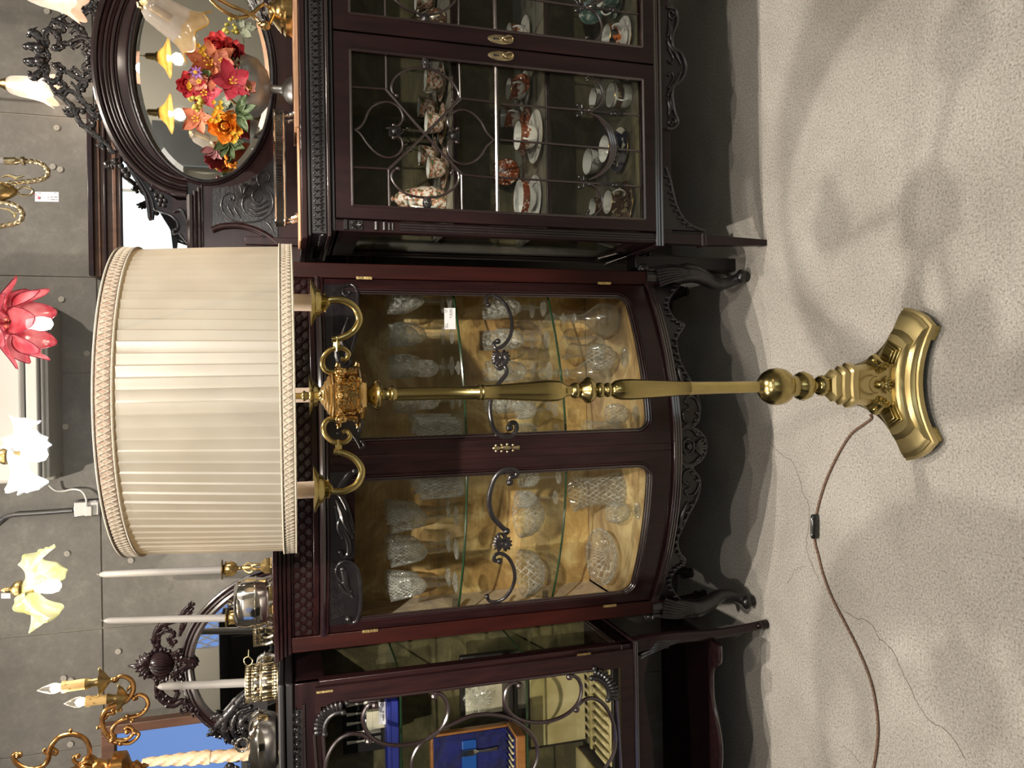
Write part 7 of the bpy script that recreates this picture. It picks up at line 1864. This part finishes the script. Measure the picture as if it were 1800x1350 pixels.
def cluster(px, py, Y, R, col, label, name, n=22, r=.005, asp=(1, 1, 1)):
    o = P(px, py, Y); g = bloom_root(name, o, label, col); 
    for j in range(n):
        v = Vector((random.gauss(0, 1), random.gauss(0, 1), random.gauss(0, 1))).normalized()*R*random.uniform(.6, 1); v = Vector((v.x*asp[0], v.y*asp[1], v.z*asp[2]))
        MB().ball(o+v, r*random.uniform(.8, 1.2), 8, 6).build('berry', PET[col], g)
    return g
def spray(px, py, Y, dirs, L, W, col, label, name, cat='leaf sprig'):
    o = P(px, py, Y); g = bloom_root(name, o, label, col, cat)
    for (dx, dy, dz) in dirs:
        petal(MB(), o, (dx, dy, dz), (0, -1, .3), L*random.uniform(.8, 1.15), W, -.1).build('leaf', PET[col], g, ang=60)
    return g
random.seed(11)
rose(384, 82, 2.17, .035, 'scarlet', 'scarlet silk ranunculus at the lamp side of the bouquet, beside yellow berries', 'silk_ranunculus', col2='scarlet')
rose(408, 95, 2.20, .033, 'crimson', 'crimson silk rose tucked behind the scarlet one')
rose(333, 148, 2.16, .030, 'crimson', 'small crimson silk rose at the top of the bouquet under the lilac blossom')
rose(396, 222, 2.14, .038, 'orange', 'bright orange silk ranunculus nearest the framed mirror', 'silk_ranunculus', face=(-.3, -1, .1), col2='orange')
lily(372, 118, 2.14, .072, 'rust', 'large rust orange silk lily in the middle of the bouquet', a0=.3, face=(0, -1, .1))
lily(350, 208, 2.17, .050, 'rust', 'dusky rust silk lily beside the green berry cluster', a0=.8, face=(-.4, -1, .3), n=5)
lily(404, 148, 2.12, .060, 'pink', 'coral pink silk lily with folded petals over the bowl rim', a0=.2, face=(0, -1, -.4), n=5, W=.36)
lily(362, 166, 2.14, .045, 'pink', 'pink silk blossom above the green berry cluster', a0=1.0, n=5, W=.36)
lily(352, 145, 2.13, .030, 'peach', 'small peach silk blossom beside the lilac sprig', n=5, W=.45)
lily(430, 158, 2.13, .034, 'peach', 'peach silk bud hanging against the pewter bowl', n=4, face=(.1, -.8, -.7), tilt=.4, W=.4)
lily(392, 108, 2.12, .032, 'peach', 'pale peach silk blossom below the crimson rose', n=4, W=.4, a0=.5)
cluster(344, 180, 2.13, .020, 'lime', 'yellow-green silk berry cluster', 'silk_berry_cluster', n=26, r=.0052, asp=(1, .8, 1))
cluster(408, 44, 2.2, .022, 'lime', 'sprig of pale yellow wattle balls near the brass table lamp', 'silk_wattle_sprig', n=16, r=.0055, asp=(1.1, .6, 1.2))
for x, y, lb in ((355, 92, 'yellow silk filler blossom beside the scarlet flower'), (346, 112, 'yellow silk filler blossom at the top of the big rust lily'), (340, 152, 'yellow silk filler blossom below the small crimson rose'), (379, 208, 'yellow silk filler blossom resting on the orange ranunculus'), (381, 190, 'yellow silk filler blossom between pink petals and orange ranunculus'), (416, 242, 'yellow orange silk blossom at the mirror-side edge')):
    o = P(x, y, 2.10 if x > 350 else 2.14); g = bloom_root('yellow_filler_blossom', o, lb, 'yellow')
    for j in range(7):
        v = Vector((random.uniform(-1, 1), random.uniform(-1, .2), random.uniform(-1, 1)))*.012
        m = MB(); [petal(m, o+v, (cos(q*1.57), -.4, sin(q*1.57)), (0, -1, 0), .008, .0035, .3, n=3) for q in range(4)]; m.build('floret', PET['yellow'], g, ang=60)
lily(345, 128, 2.12, .020, 'lilac', 'tiny lilac silk blossom at the top of the bouquet', 'silk_star_blossom', n=8, W=.18)
cluster(412, 110, 2.12, .016, 'dark', 'dark green seed spray hanging over the pewter bowl', 'seed_spray', n=22, r=.0035, asp=(.8, .6, 1.6))
for x, y, dd, L, W, c_, lb, nm in ((418, 200, [(-.4, -.6, -.9), (.2, -.7, -.8), (-.9, -.4, -.4), (.5, -.5, -.3), (-.2, -.8, .2)], .055, .013, 'green', 'dark green leaf sprig hanging beside the orange ranunculus', 'leaf_sprig'),
        (425, 55, [(.5, -.4, -.7), (-.5, -.5, -.5), (.7, -.3, .1), (.1, -.6, -1)], .045, .012, 'grey', 'pale grey-green leaf sprig under the wattle balls', 'grey_leaf_sprig'),
        (395, 185, [(0, -.8, -.6), (-.6, -.6, 0), (.5, -.6, -.4), (-.3, -.7, -.8)], .035, .014, 'grey', 'rounded grey-green leaves between pink and orange flowers', 'grey_leaf_sprig'),
        (400, 252, [(-.8, -.4, .3), (-.9, -.3, -.3), (-.3, -.4, -.8), (-.6, -.5, .8), (0, -.5, -.9)], .050, .012, 'green', 'long green leaf sprig reaching towards the round mirror edge', 'leaf_sprig'),
        (376, 262, [(-.7, -.4, .6), (-.9, -.3, 0), (-.4, -.5, .9), (-.8, -.4, -.5)], .036, .011, 'mauve', 'mauve leaf sprig at the mirror-side end of the bouquet', 'mauve_leaf_sprig'),
        (365, 135, [(-.3, -.8, .6), (.5, -.7, .3), (0, -.9, -.3)], .028, .012, 'green', 'short green leaves beneath the peach blossom', 'leaf_sprig')):
    spray(x, y, 2.18 if y > 240 or y < 60 else 2.13, dd, L, W, c_, lb, nm)
cluster(405, 282, 2.24, .022, 'orange', 'loose orange seed sprig at the far mirror-side tip', 'orange_seed_sprig', n=20, r=.0042, asp=(1.2, .7, 1))

# ---------- brass table lamp with a tilted tulip shade, at the picture's upper edge
tl = root('brass_table_lamp', (P(500, 30, 2.2).x, 2.2, BZ), 'brass table lamp with an etched glass tulip shade bending over the flowers', 'lamp')
c = Vector((P(500, 22, 2.21).x, 2.21, BZ))
MB().lathe([(.062, .001), (.063, .018), (.056, .024), (.056, .030), (.050, .034), (.046, .038), (.028, .052), (.022, .060), (.010, .064), (.001, .066)], c, 40, mod=lambda a, z: 1+(.02*cos(40*a) if z > .035 else 0)).build('lamp_foot', BRASSW, tl)
f = [P(470, 47, 2.16), P(463, 47, 2.16), P(447, 30, 2.16), P(425, 18, 2.15), (P(405, 10, 2.14)), P(380, -4, 2.12)]
MB().tube(cr([c+Vector((-.02, -.02, .05))]+f, 6), .0052, 10).build('lamp_stem', BRASSW, tl)
MB().tube(cr([c+Vector((.0, -.01, .06)), P(462, 8, 2.19), P(440, 26, 2.17), P(415, 30, 2.16), P(385, 14, 2.15), P(365, -6, 2.14)], 6), .0048, 10).build('lamp_stem', BRASSW, tl)
MB().ball(P(466, 45, 2.16), (.012, .012, .014), 14, 8).ball(P(458, 42, 2.16), (.008, .008, .008)).build('stem_knop', BRASSW, tl)
e0 = P(255, 5, 2.02); e1 = P(345, 62, 2.06); ax_ = (e1-e0).normalized()
R3 = Vector((0, 0, 1)).rotation_difference(ax_).to_matrix().to_4x4(); T_ = Matrix.Translation(e0) @ R3
L = (e1-e0).length
MB().lathe([(.012, -.012), (.018, -.006), (.020, .006), (.014, .010)], (0, 0, 0), 20).move(T_).build('shade_gallery', BRASSD, tl)
ru = lambda a, t: 1+.07*t**4*cos(6*a)
def tul(u, v):
    a = 2*pi*u; t = v; r_ = interp([(0, .022), (.12, .034), (.45, .041), (.75, .046), (.9, .055), (1, .066)], t)*ru(a, t)
    return T_ @ Vector((r_*cos(a), r_*sin(a), L*t+.008*t**4*cos(6*a)))
MB().grid(lambda u, v: tul(u, v*.72), 60, 12, cu=True).build('tulip_shade', ETCHW, tl)
AMBR = tint_glass('amber_edged_glass', (.62, .46, .24), (.80, .66, .42), .45)
MB().grid(lambda u, v: tul(u, .72+v*.28), 60, 6, cu=True).build('amber_band', AMBR, tl)
MB().tube([tul(k/72, 1) for k in range(72)], .0018, 6, closed=True).build('amber_rim', AMBG, tl)
MB().lathe([(.010, .0), (.012, L*.45), (.011, L*.5)], seg=14).move(T_).build('bulb_holder', BRASSD, tl)
MB().lathe([(.010, L*.5), (.015, L*.62), (.012, L*.8), (.004, L*.98), (.001, L*1.04)], seg=16).move(T_).build('bulb', GLASS, tl)
MB().tube([P(250, 14, 2.01), P(244, 12, 2.01), P(243, 4, 2.01)], .004, 8).build('shade_screw', BRASSP, tl)
# crystal posy basket on its foot
cb = root('crystal_bead_posy', c+Vector((-.012, -.02, .0655)), 'tangle of clear glass beads and wire on the foot of the brass table lamp', 'ornament')
m = MB(); random.seed(5)
for k in range(46):
    q = c+Vector((random.uniform(-.030, .045), random.uniform(-.03, .02), .058+random.uniform(0, .055))); d_ = Vector((random.uniform(-1, 1), random.uniform(-1, 1), random.uniform(-1, 1)))*.014
    m.tube([q, q+d_*.5, q+d_], [.001, .004, .001], 5)
m.build('glass_beads', CUTG, cb, kind='stuff')
# small leaf-shaped crystal charms hanging at the mirror
for (x, y), lb in (((455, 64), 'small dark crystal drop hanging by the mirror, nearer the flowers'), ((460, 63), 'small dark crystal drop hanging by the mirror, nearer the table lamp')): pass
# ================================================================ pendants and chandeliers
CEIL = 3.6
def pendant(name, px, py, Y, label, group=None, bulbm=BULB, br=.0175, blen=.05, cordm=BRASSD):
    "bulb centre at photograph pixel (px, py)"
    b = P(px, py, Y); top = b+Vector((0, 0, .075))
    g = root(name, b, label, 'pendant lamp', group)
    MB().tube([top+Vector((0, 0, .02)), Vector((b.x, b.y, CEIL))], .0024, 6, lobes=2, twist=200, depth=.2).build('cord', cordm, g)
    MB().lathe([(.004, .105), (.007, .098), (.007, .085), (.016, .078), (.021, .070), (.021, .062), (.012, .060), (.012, .030), (.001, .030)], b, 20).build('bulb_holder', BRASSD, g)
    MB().lathe([(.011, .034), (.013, .022), (br, .004), (br*1.02, -.008), (br*.8, -.022), (.004, -.028), (.0005, -.0285)], b, 18).build('bulb', bulbm, g)
    return g, b
def ruffle(b, R, H, seed, nr, sharp, mt, rimm, g, drop=.0, z0=.062, sq=.10, fine=0):
    random.seed(seed); ph = [random.uniform(0, 6) for _ in range(4)]
    def f(u, v):
        a = 2*pi*u; t = v
        w_ = cos(nr*a+ph[0]+.8*sin(2*a+ph[1])); w_ = (abs(w_)**sharp)*(1 if w_ > 0 else -1)
        r_ = .018+(R-.018)*(t**.8)*(1+sq*cos(4*a+ph[2])*t+.05*w_*t)
        z = z0-.040*t**.7+H*t*t*w_*.5-drop*t*t
        if fine: z += fine*t*cos(nr*5*a); r_ *= 1+.03*t*cos(nr*5*a+1)
        return b+Vector((r_*cos(a), r_*sin(a), z))
    MB().grid(f, 240, 14, cu=True).build('glass_shade', mt, g, solid=.0016, ang=60)
    if rimm: MB().tube([f(k/240, 1) for k in range(240)], .0014, 5, closed=True).build('shade_rim', rimm, g)
# cranberry petal pendant: leaf-shaped glass petals in two rings
g, b = pendant('cranberry_petal_pendant', 71, 569, 2.20, 'lit pendant with cranberry red leaf-shaped glass petals, in front of the air conditioner')
random.seed(3)
for ring, (n, L, W, el0, z0) in enumerate(((7, .098, .034, -.42, .052), (7, .100, .036, .16, .058))):
    for k in range(n):
        a = 2*pi*(k+.5*ring)/n+.25; r0 = Vector((cos(a), sin(a), 0)); d = (r0*cos(el0)+Vector((0, 0, sin(el0)))).normalized(); s = r0.cross(Vector((0, 0, 1))); u_ = s.cross(d)
        o = b+Vector((0, 0, z0))+r0*.016
        def f(p, q, o=o, d=d, s=s, u_=u_, L=L, W=W):
            v = (q-.5)*2; w_ = W*(sin(pi*(p*.93+.03))**.8)
            return o+d*(L*p)+s*(w_*v)+u_*(.35*w_*abs(v)+.012*sin(p*5)-.02*p*p)
        pt = MB().grid(f, 12, 8).build('glass_petal', REDG, g, solid=.0014, ang=60)
        MB().tube([f(i/14, 0) for i in range(15)]+[f(1-i/14, 1) for i in range(1, 15)], .0011, 5).build('petal_rim', REDRIM, pt)
lamp('pendant_light', 'POINT', b+Vector((0, 0, -.06)), 1.6, (1, .88, .70), .02)
g, b = pendant('white_handkerchief_pendant', 62, 800, 2.20, 'lit pendant with a crimped opal white handkerchief glass shade, brightest of the row', bulbm=BULBW)
ruffle(b, .098, .055, 4, 6, .9, WHITEG, None, g, fine=.0045, z0=.058)
lamp('pendant_light', 'POINT', b+Vector((0, 0, -.06)), 2.6, (.95, .97, 1), .02)
g, b = pendant('yellow_green_ruffle_pendant', 86, 1031, 2.20, 'lit pendant with a ruffled pale yellow-green glass shade, nearest the gilt chandelier', cordm=mat('rust_cord', (.35, .08, .03), .7))
ruffle(b, .102, .062, 9, 5, .7, YELG, None, g, fine=.003, z0=.055)
o = P(10, 1046, 2.19)
tagcard('pendant_tag', (P(2, 1052, 2.19), P(18, 1052, 2.19), P(2, 1043, 2.19)), 'small white tag hanging on the cord of the yellow-green pendant', [(.1, .3, .8, .14, 6), (.1, .6, .6, .14, 5)], [], o)
lamp('pendant_light', 'POINT', b+Vector((0, 0, -.06)), 1.8, (1, .90, .72), .02)
# etched tulip pendants with peach rims
def tulip_pend(px, py, qx, qy, Y, R, label, pw):
    e0 = P(px, py, Y); e1 = P(qx, qy, Y); L = (e1-e0).length; ax_ = (e1-e0).normalized()
    g = root('etched_tulip_pendant', e0, label, 'pendant lamp', 'etched tulip pendants with peach rims')
    R3 = Vector((0, 0, 1)).rotation_difference(ax_).to_matrix().to_4x4(); T_ = Matrix.Translation(e0) @ R3
    def f(u, v, lo=0, hi=1):
        a = 2*pi*u; t = lo+(hi-lo)*v; r_ = R*interp([(0, .42), (.08, .62), (.3, .74), (.6, .80), (.8, .9), (1, 1.18)], t)*(1+.08*t**4*cos(6*a))
        return T_ @ Vector((r_*cos(a), r_*sin(a), L*t+.010*t**5*cos(6*a)))
    MB().grid(lambda u, v: f(u, v, 0, .74), 48, 12, cu=True).build('etched_shade', ETCHW, g)
    MB().grid(lambda u, v: f(u, v, .74, 1), 48, 6, cu=True).build('peach_rim', PEACHG, g)
    MB().lathe([(.004, -.03), (.010, -.022), (R*.4, -.006), (R*.46, .004), (R*.3, .006)], seg=18).move(T_).build('shade_gallery', BRASSD, g)
    MB().lathe([(.008, 0), (.012, L*.25), (.018, L*.45), (.018, L*.6), (.008, L*.75), (.001, L*.78)], seg=16).move(T_).build('bulb', BULB, g)
    MB().tube([T_ @ Vector((0, 0, -.03)), Vector((e0.x, e0.y, CEIL))], .003, 6).build('cord', BRASSD, g)
    lamp('pendant_light', 'POINT', T_ @ Vector((0, 0, L*1.05)), pw, (1, .87, .72), .02)
tulip_pend(12, 148, 92, 160, 2.66, .042, 'lit etched glass tulip pendant with a peach rim behind the carved crest', .8)
tulip_pend(42, -22, 140, 0, 2.30, .050, 'peach-rimmed tulip pendant cut off by the photograph edge above the round mirror', .6)

# twisted brass chandelier
ch = root('twisted_brass_chandelier', P(8, 337, 2.32), 'pale brass chandelier with rope-twisted arms, its lower part seen above the tall framed mirror', 'chandelier')
def Q(x, y): return P(x, y, 2.32)
def rope(pts, r, nm='rope_arm'): return MB().tube(cr([Q(*p) for p in pts], 9), r, 12, lobes=3, twist=150, depth=.16).build(nm, BRASSP, ch)
a1 = rope([(44, 283), (58, 284), (72, 288), (82, 297), (84, 306), (76, 314), (60, 318), (40, 320), (20, 322), (0, 326), (-30, 330)], .0062)
a2 = rope([(-40, 350), (-12, 354), (14, 357), (30, 363), (39, 373), (38, 384), (28, 392), (12, 396), (-10, 400), (-40, 401)], .0062)
MB().tube([Q(38, 283), Q(43, 283)], .0115, 20).build('bobeche', BRASSP, a1)
m = MB(); m.tube([Q(46, 283), Q(36, 283), Q(30, 283), Q(26, 283), Q(18, 283), Q(8, 283)], [.003, .005, .009, .0105, .0095, .0095], 14).build('socket_cup', BRASSP, a1)
MB().tube([Q(9, 283), Q(-10, 283)], .0092, 14).build('candle_sleeve', WAX, a1)
MB().tube(cr([Q(-10, 283), Q(-22, 283), Q(-40, 283)], 4), lambda t: .011*(1-.7*t), 12).build('bulb', FLAME, a1)
MB().lathe([(.004, -.030), (.010, -.026), (.018, -.014), (.024, .0), (.026, .02), (.020, .03), (.016, .08), (.020, .10), (.010, .12), (.006, .2), (.006, CEIL-ch.location.z)], Vector((Q(8, 336).x, 2.32, Q(8, 336).z)), 24).build('centre_body', BRASSD, ch)
MB().tube(cr([Q(30, 334), Q(38, 329), Q(50, 330), (Q(58, 336)), Q(52, 343), Q(38, 343), Q(30, 338)], 6), .0035, 8).build('ring_finial', BRASSP, ch)
m = MB()
for pts in ([(2, 312), (16, 308), (30, 312), (44, 308)], [(0, 325), (14, 328), (26, 324), (34, 322)], [(0, 366), (14, 368), (24, 374), (32, 372)], [(16, 368), (26, 378), (22, 382)]):
    m.tube(cr([Q(*p) for p in pts], 4), lambda t: .001+.0035*sin(pi*t), 7)
m.build('leaf_scroll', BRASSP, ch)

# gilt bronze chandelier
gc = root('gilt_bronze_chandelier', P(200, 1352, 2.1), 'gilt bronze chandelier with scrolling arms and two lit candle bulbs above the silver entree dish', 'chandelier')
def G(x, y, d=0): return P(x, y, 2.10+d)
cG = Vector((P(200, 1354, 2.1).x, 2.10, 0)); gz = lambda x: P(x, 1350, 2.1).z; gm = mpp(2.1, 1.95)
rows = [(262, 1), (257, 4), (252, 6), (249, 4), (246, 8), (240, 13), (234, 10), (230, 12), (226, 20), (222, 28), (219, 32), (200, 33), (198, 30), (194, 22), (186, 20), (176, 24), (168, 26), (162, 22), (156, 27), (148, 28), (140, 22), (128, 16), (110, 12), (90, 10), (40, 8), (0, 7)]
MB().lathe([(w_*gm, gz(x)) for x, w_ in rows]+[(.006, CEIL)], cG, 8, mod=None).build('centre_body', GILT, gc, ang=50)
m = MB()
for k in range(16):
    a = 2*pi*k/16; m.tube(cr([(cG.x+.030*cos(a), 2.1+.030*sin(a), gz(166)), (cG.x+.040*cos(a), 2.1+.040*sin(a), gz(156)), (cG.x+.034*cos(a), 2.1+.034*sin(a), gz(146))], 4), lambda t: .006*(1-.4*t), 6)
m.build('leaf_band', GILT, gc)
def garm(segs, nm='scroll_arm'):
    m = MB()
    for pts, r0, r1, bu in segs:
        q = cr([G(*p) for p in pts], 7); m.tube(q, lambda t: r0+(r1-r0)*t+bu*sin(pi*t), 9); m.ball(q[0], r0*1.5); m.ball(q[-1], r1*1.6)
    return m.build(nm, GILT, gc)
A1 = garm([([(206, 1304), (198, 1302), (188, 1292), (181, 1278), (180, 1262), (186, 1248), (200, 1240), (214, 1236), (226, 1228), (234, 1214), (233, 1200), (224, 1191), (211, 1189), (203, 1195)], .0050, .0050, .0015), ([(172, 1279), (180, 1277)], .003, .003, 0),
           ([(186, 1262), (192, 1254), (200, 1254), (198, 1248)], .003, .003, .002), ([(200, 1246), (208, 1250), (213, 1248), (210, 1242)], .003, .003, 0), ([(224, 1214), (228, 1208), (232, 1206)], .002, .002, .002)])
A2 = garm([([(204, 1304), (199, 1294), (196, 1284), (204, 1272), (218, 1264), (232, 1260), (246, 1256), (257, 1246), (260, 1234), (254, 1224), (243, 1221), (237, 1227)], .0050, .0045, .001), ([(224, 1258), (234, 1262), (232, 1268)], .003, .003, 0), ([(240, 1228), (236, 1226)], .003, .003, 0)])
A3 = garm([([(198, 1300), (208, 1301), (222, 1300), (232, 1292), (233, 1282), (226, 1277), (220, 1281), (224, 1286)], .0055, .0045, 0), ([(212, 1306), (228, 1306), (240, 1298), (244, 1290), (238, 1288)], .005, .004, 0)])
A4 = garm([([(150, 1340), (156, 1330), (157, 1314), (150, 1300), (136, 1292), (120, 1291), (104, 1296), (92, 1308), (87, 1322), (84, 1336), (76, 1346), (60, 1352), (44, 1350), (30, 1342), (24, 1332), (26, 1325), (33, 1327)], .0052, .0052, .001), ([(150, 1334), (140, 1342), (130, 1338), (130, 1330), (137, 1329)], .005, .004, 0), ([(124, 1284), (125, 1292)], .003, .003, 0), ([(152, 1304), (154, 1306)], .003, .003, 0), ([(88, 1322), (98, 1326), (100, 1320), (95, 1317)], .003, .003, .001), ([(86, 1326), (78, 1322), (78, 1318)], .004, .003, 0)])
def gcandle(par, tip, b1, s1, c1, bob, rs=.0125):
    ax_ = (G(*tip)-G(*bob)).normalized()
    B_ = G(*bob)
    R3 = Vector((0, 0, 1)).rotation_difference(ax_).to_matrix().to_4x4(); T_ = Matrix.Translation(B_) @ R3
    L = lambda p: (G(*p)-B_).length
    m = MB().lathe([(.004, -.012), (.006, -.008), (.004, -.004), (.010, .002), (.024, .012), (.029, .020), (.022, .020), (.008, .010)], seg=24, mod=lambda a, z: 1+.10*cos(5*a))
    for k in range(5):
        a = 2*pi*k/5; m.tube(cr([(.022*cos(a), .022*sin(a), .014), (.032*cos(a), .032*sin(a), .022), (.035*cos(a), .035*sin(a), .016)], 4), lambda t: .003*(1-.6*t), 6)
    m.move(T_).build('leaf_bobeche', BRASSD, par)
    MB().lathe([(.007, .006), (.011, .018), (.009, L(c1)-.014), (.0145, L(c1)), (.013, L(c1)+.001)], seg=20).move(T_).build('socket_cup', BRASSD, par)
    MB().lathe([(rs, L(c1)-.002), (rs, L(s1)), (rs*.9, L(s1)+.001)], seg=20).move(T_).build('candle_sleeve', CARDY, par)
    m = MB()
    for k in range(7):
        a = 2*pi*k/7; dz = .010+.008*(k % 2); m.tube([(rs*cos(a), rs*sin(a), L(s1)), (rs*1.04*cos(a), rs*1.04*sin(a), L(s1)-dz)], .0016, 6)
    m.move(T_).build('wax_drip', CARDY, par)
    l0 = L(s1); l1 = L(tip); MB().lathe([(.008, l0), (.0125, l0+.3*(l1-l0)), (.0115, l0+.5*(l1-l0)), (.006, l0+.8*(l1-l0)), (.001, l1)], seg=18).move(T_).build('bulb_glass', GLASS, par)
    MB().lathe([(.005, l0+.002), (.0095, l0+.20*(l1-l0)), (.008, l0+.42*(l1-l0)), (.001, l0+.50*(l1-l0))], seg=12).move(T_).build('filament', FLAME, par)
    lamp('candle_light', 'POINT', T_ @ Vector((0, 0, l1+.02)), .8, (1, .8, .55), .012)
gcandle(A1, (66, 1214), (108, 1210), (109, 1207), (151, 1202), (192, 1196))
gcandle(A2, (113, 1237), (150, 1235), (151, 1233), (189, 1229), (224, 1225), .0115)

# two cone-shaded pendants hanging behind the camera, seen in the round mirror
for (px, py), lb in (((293, 102), 'amber cone-shaded pendant mirrored beside the tulip lamp shade'), ((296, 200), 'amber cone-shaded pendant mirrored beside the dark board')):
    Yr = .15; Yv = 2*(MY+.008)-Yr; v = P(px, py, Yv); b = Vector((v.x, Yr, v.z))
    g = root('amber_cone_pendant', b, lb, 'pendant lamp', 'amber cone-shaded pendants seen in the mirror')
    MB().lathe([(.026, .050), (.034, .040), (.060, .012), (.108, -.012), (.112, -.015)], b, 32, mod=lambda a, z: 1+.04*cos(4*a), capt=False, capb=False).build('cone_shade', AMBG, g, solid=.0015)
    MB().lathe([(.004, .12), (.018, .11), (.022, .06), (.030, .055), (.030, .045), (.014, .044)], b, 18).build('bulb_holder', BRASSD, g)
    MB().ball(b+Vector((0, 0, -.005)), (.017, .017, .022), 16, 10).build('bulb', BULB, g)
    MB().tube([b+Vector((0, 0, .11)), Vector((b.x, b.y, CEIL))], .003, 6).build('cord', BRASSD, g)
    lamp('pendant_light', 'POINT', b+Vector((0, 0, -.06)), 4, (1, .86, .66), .03)
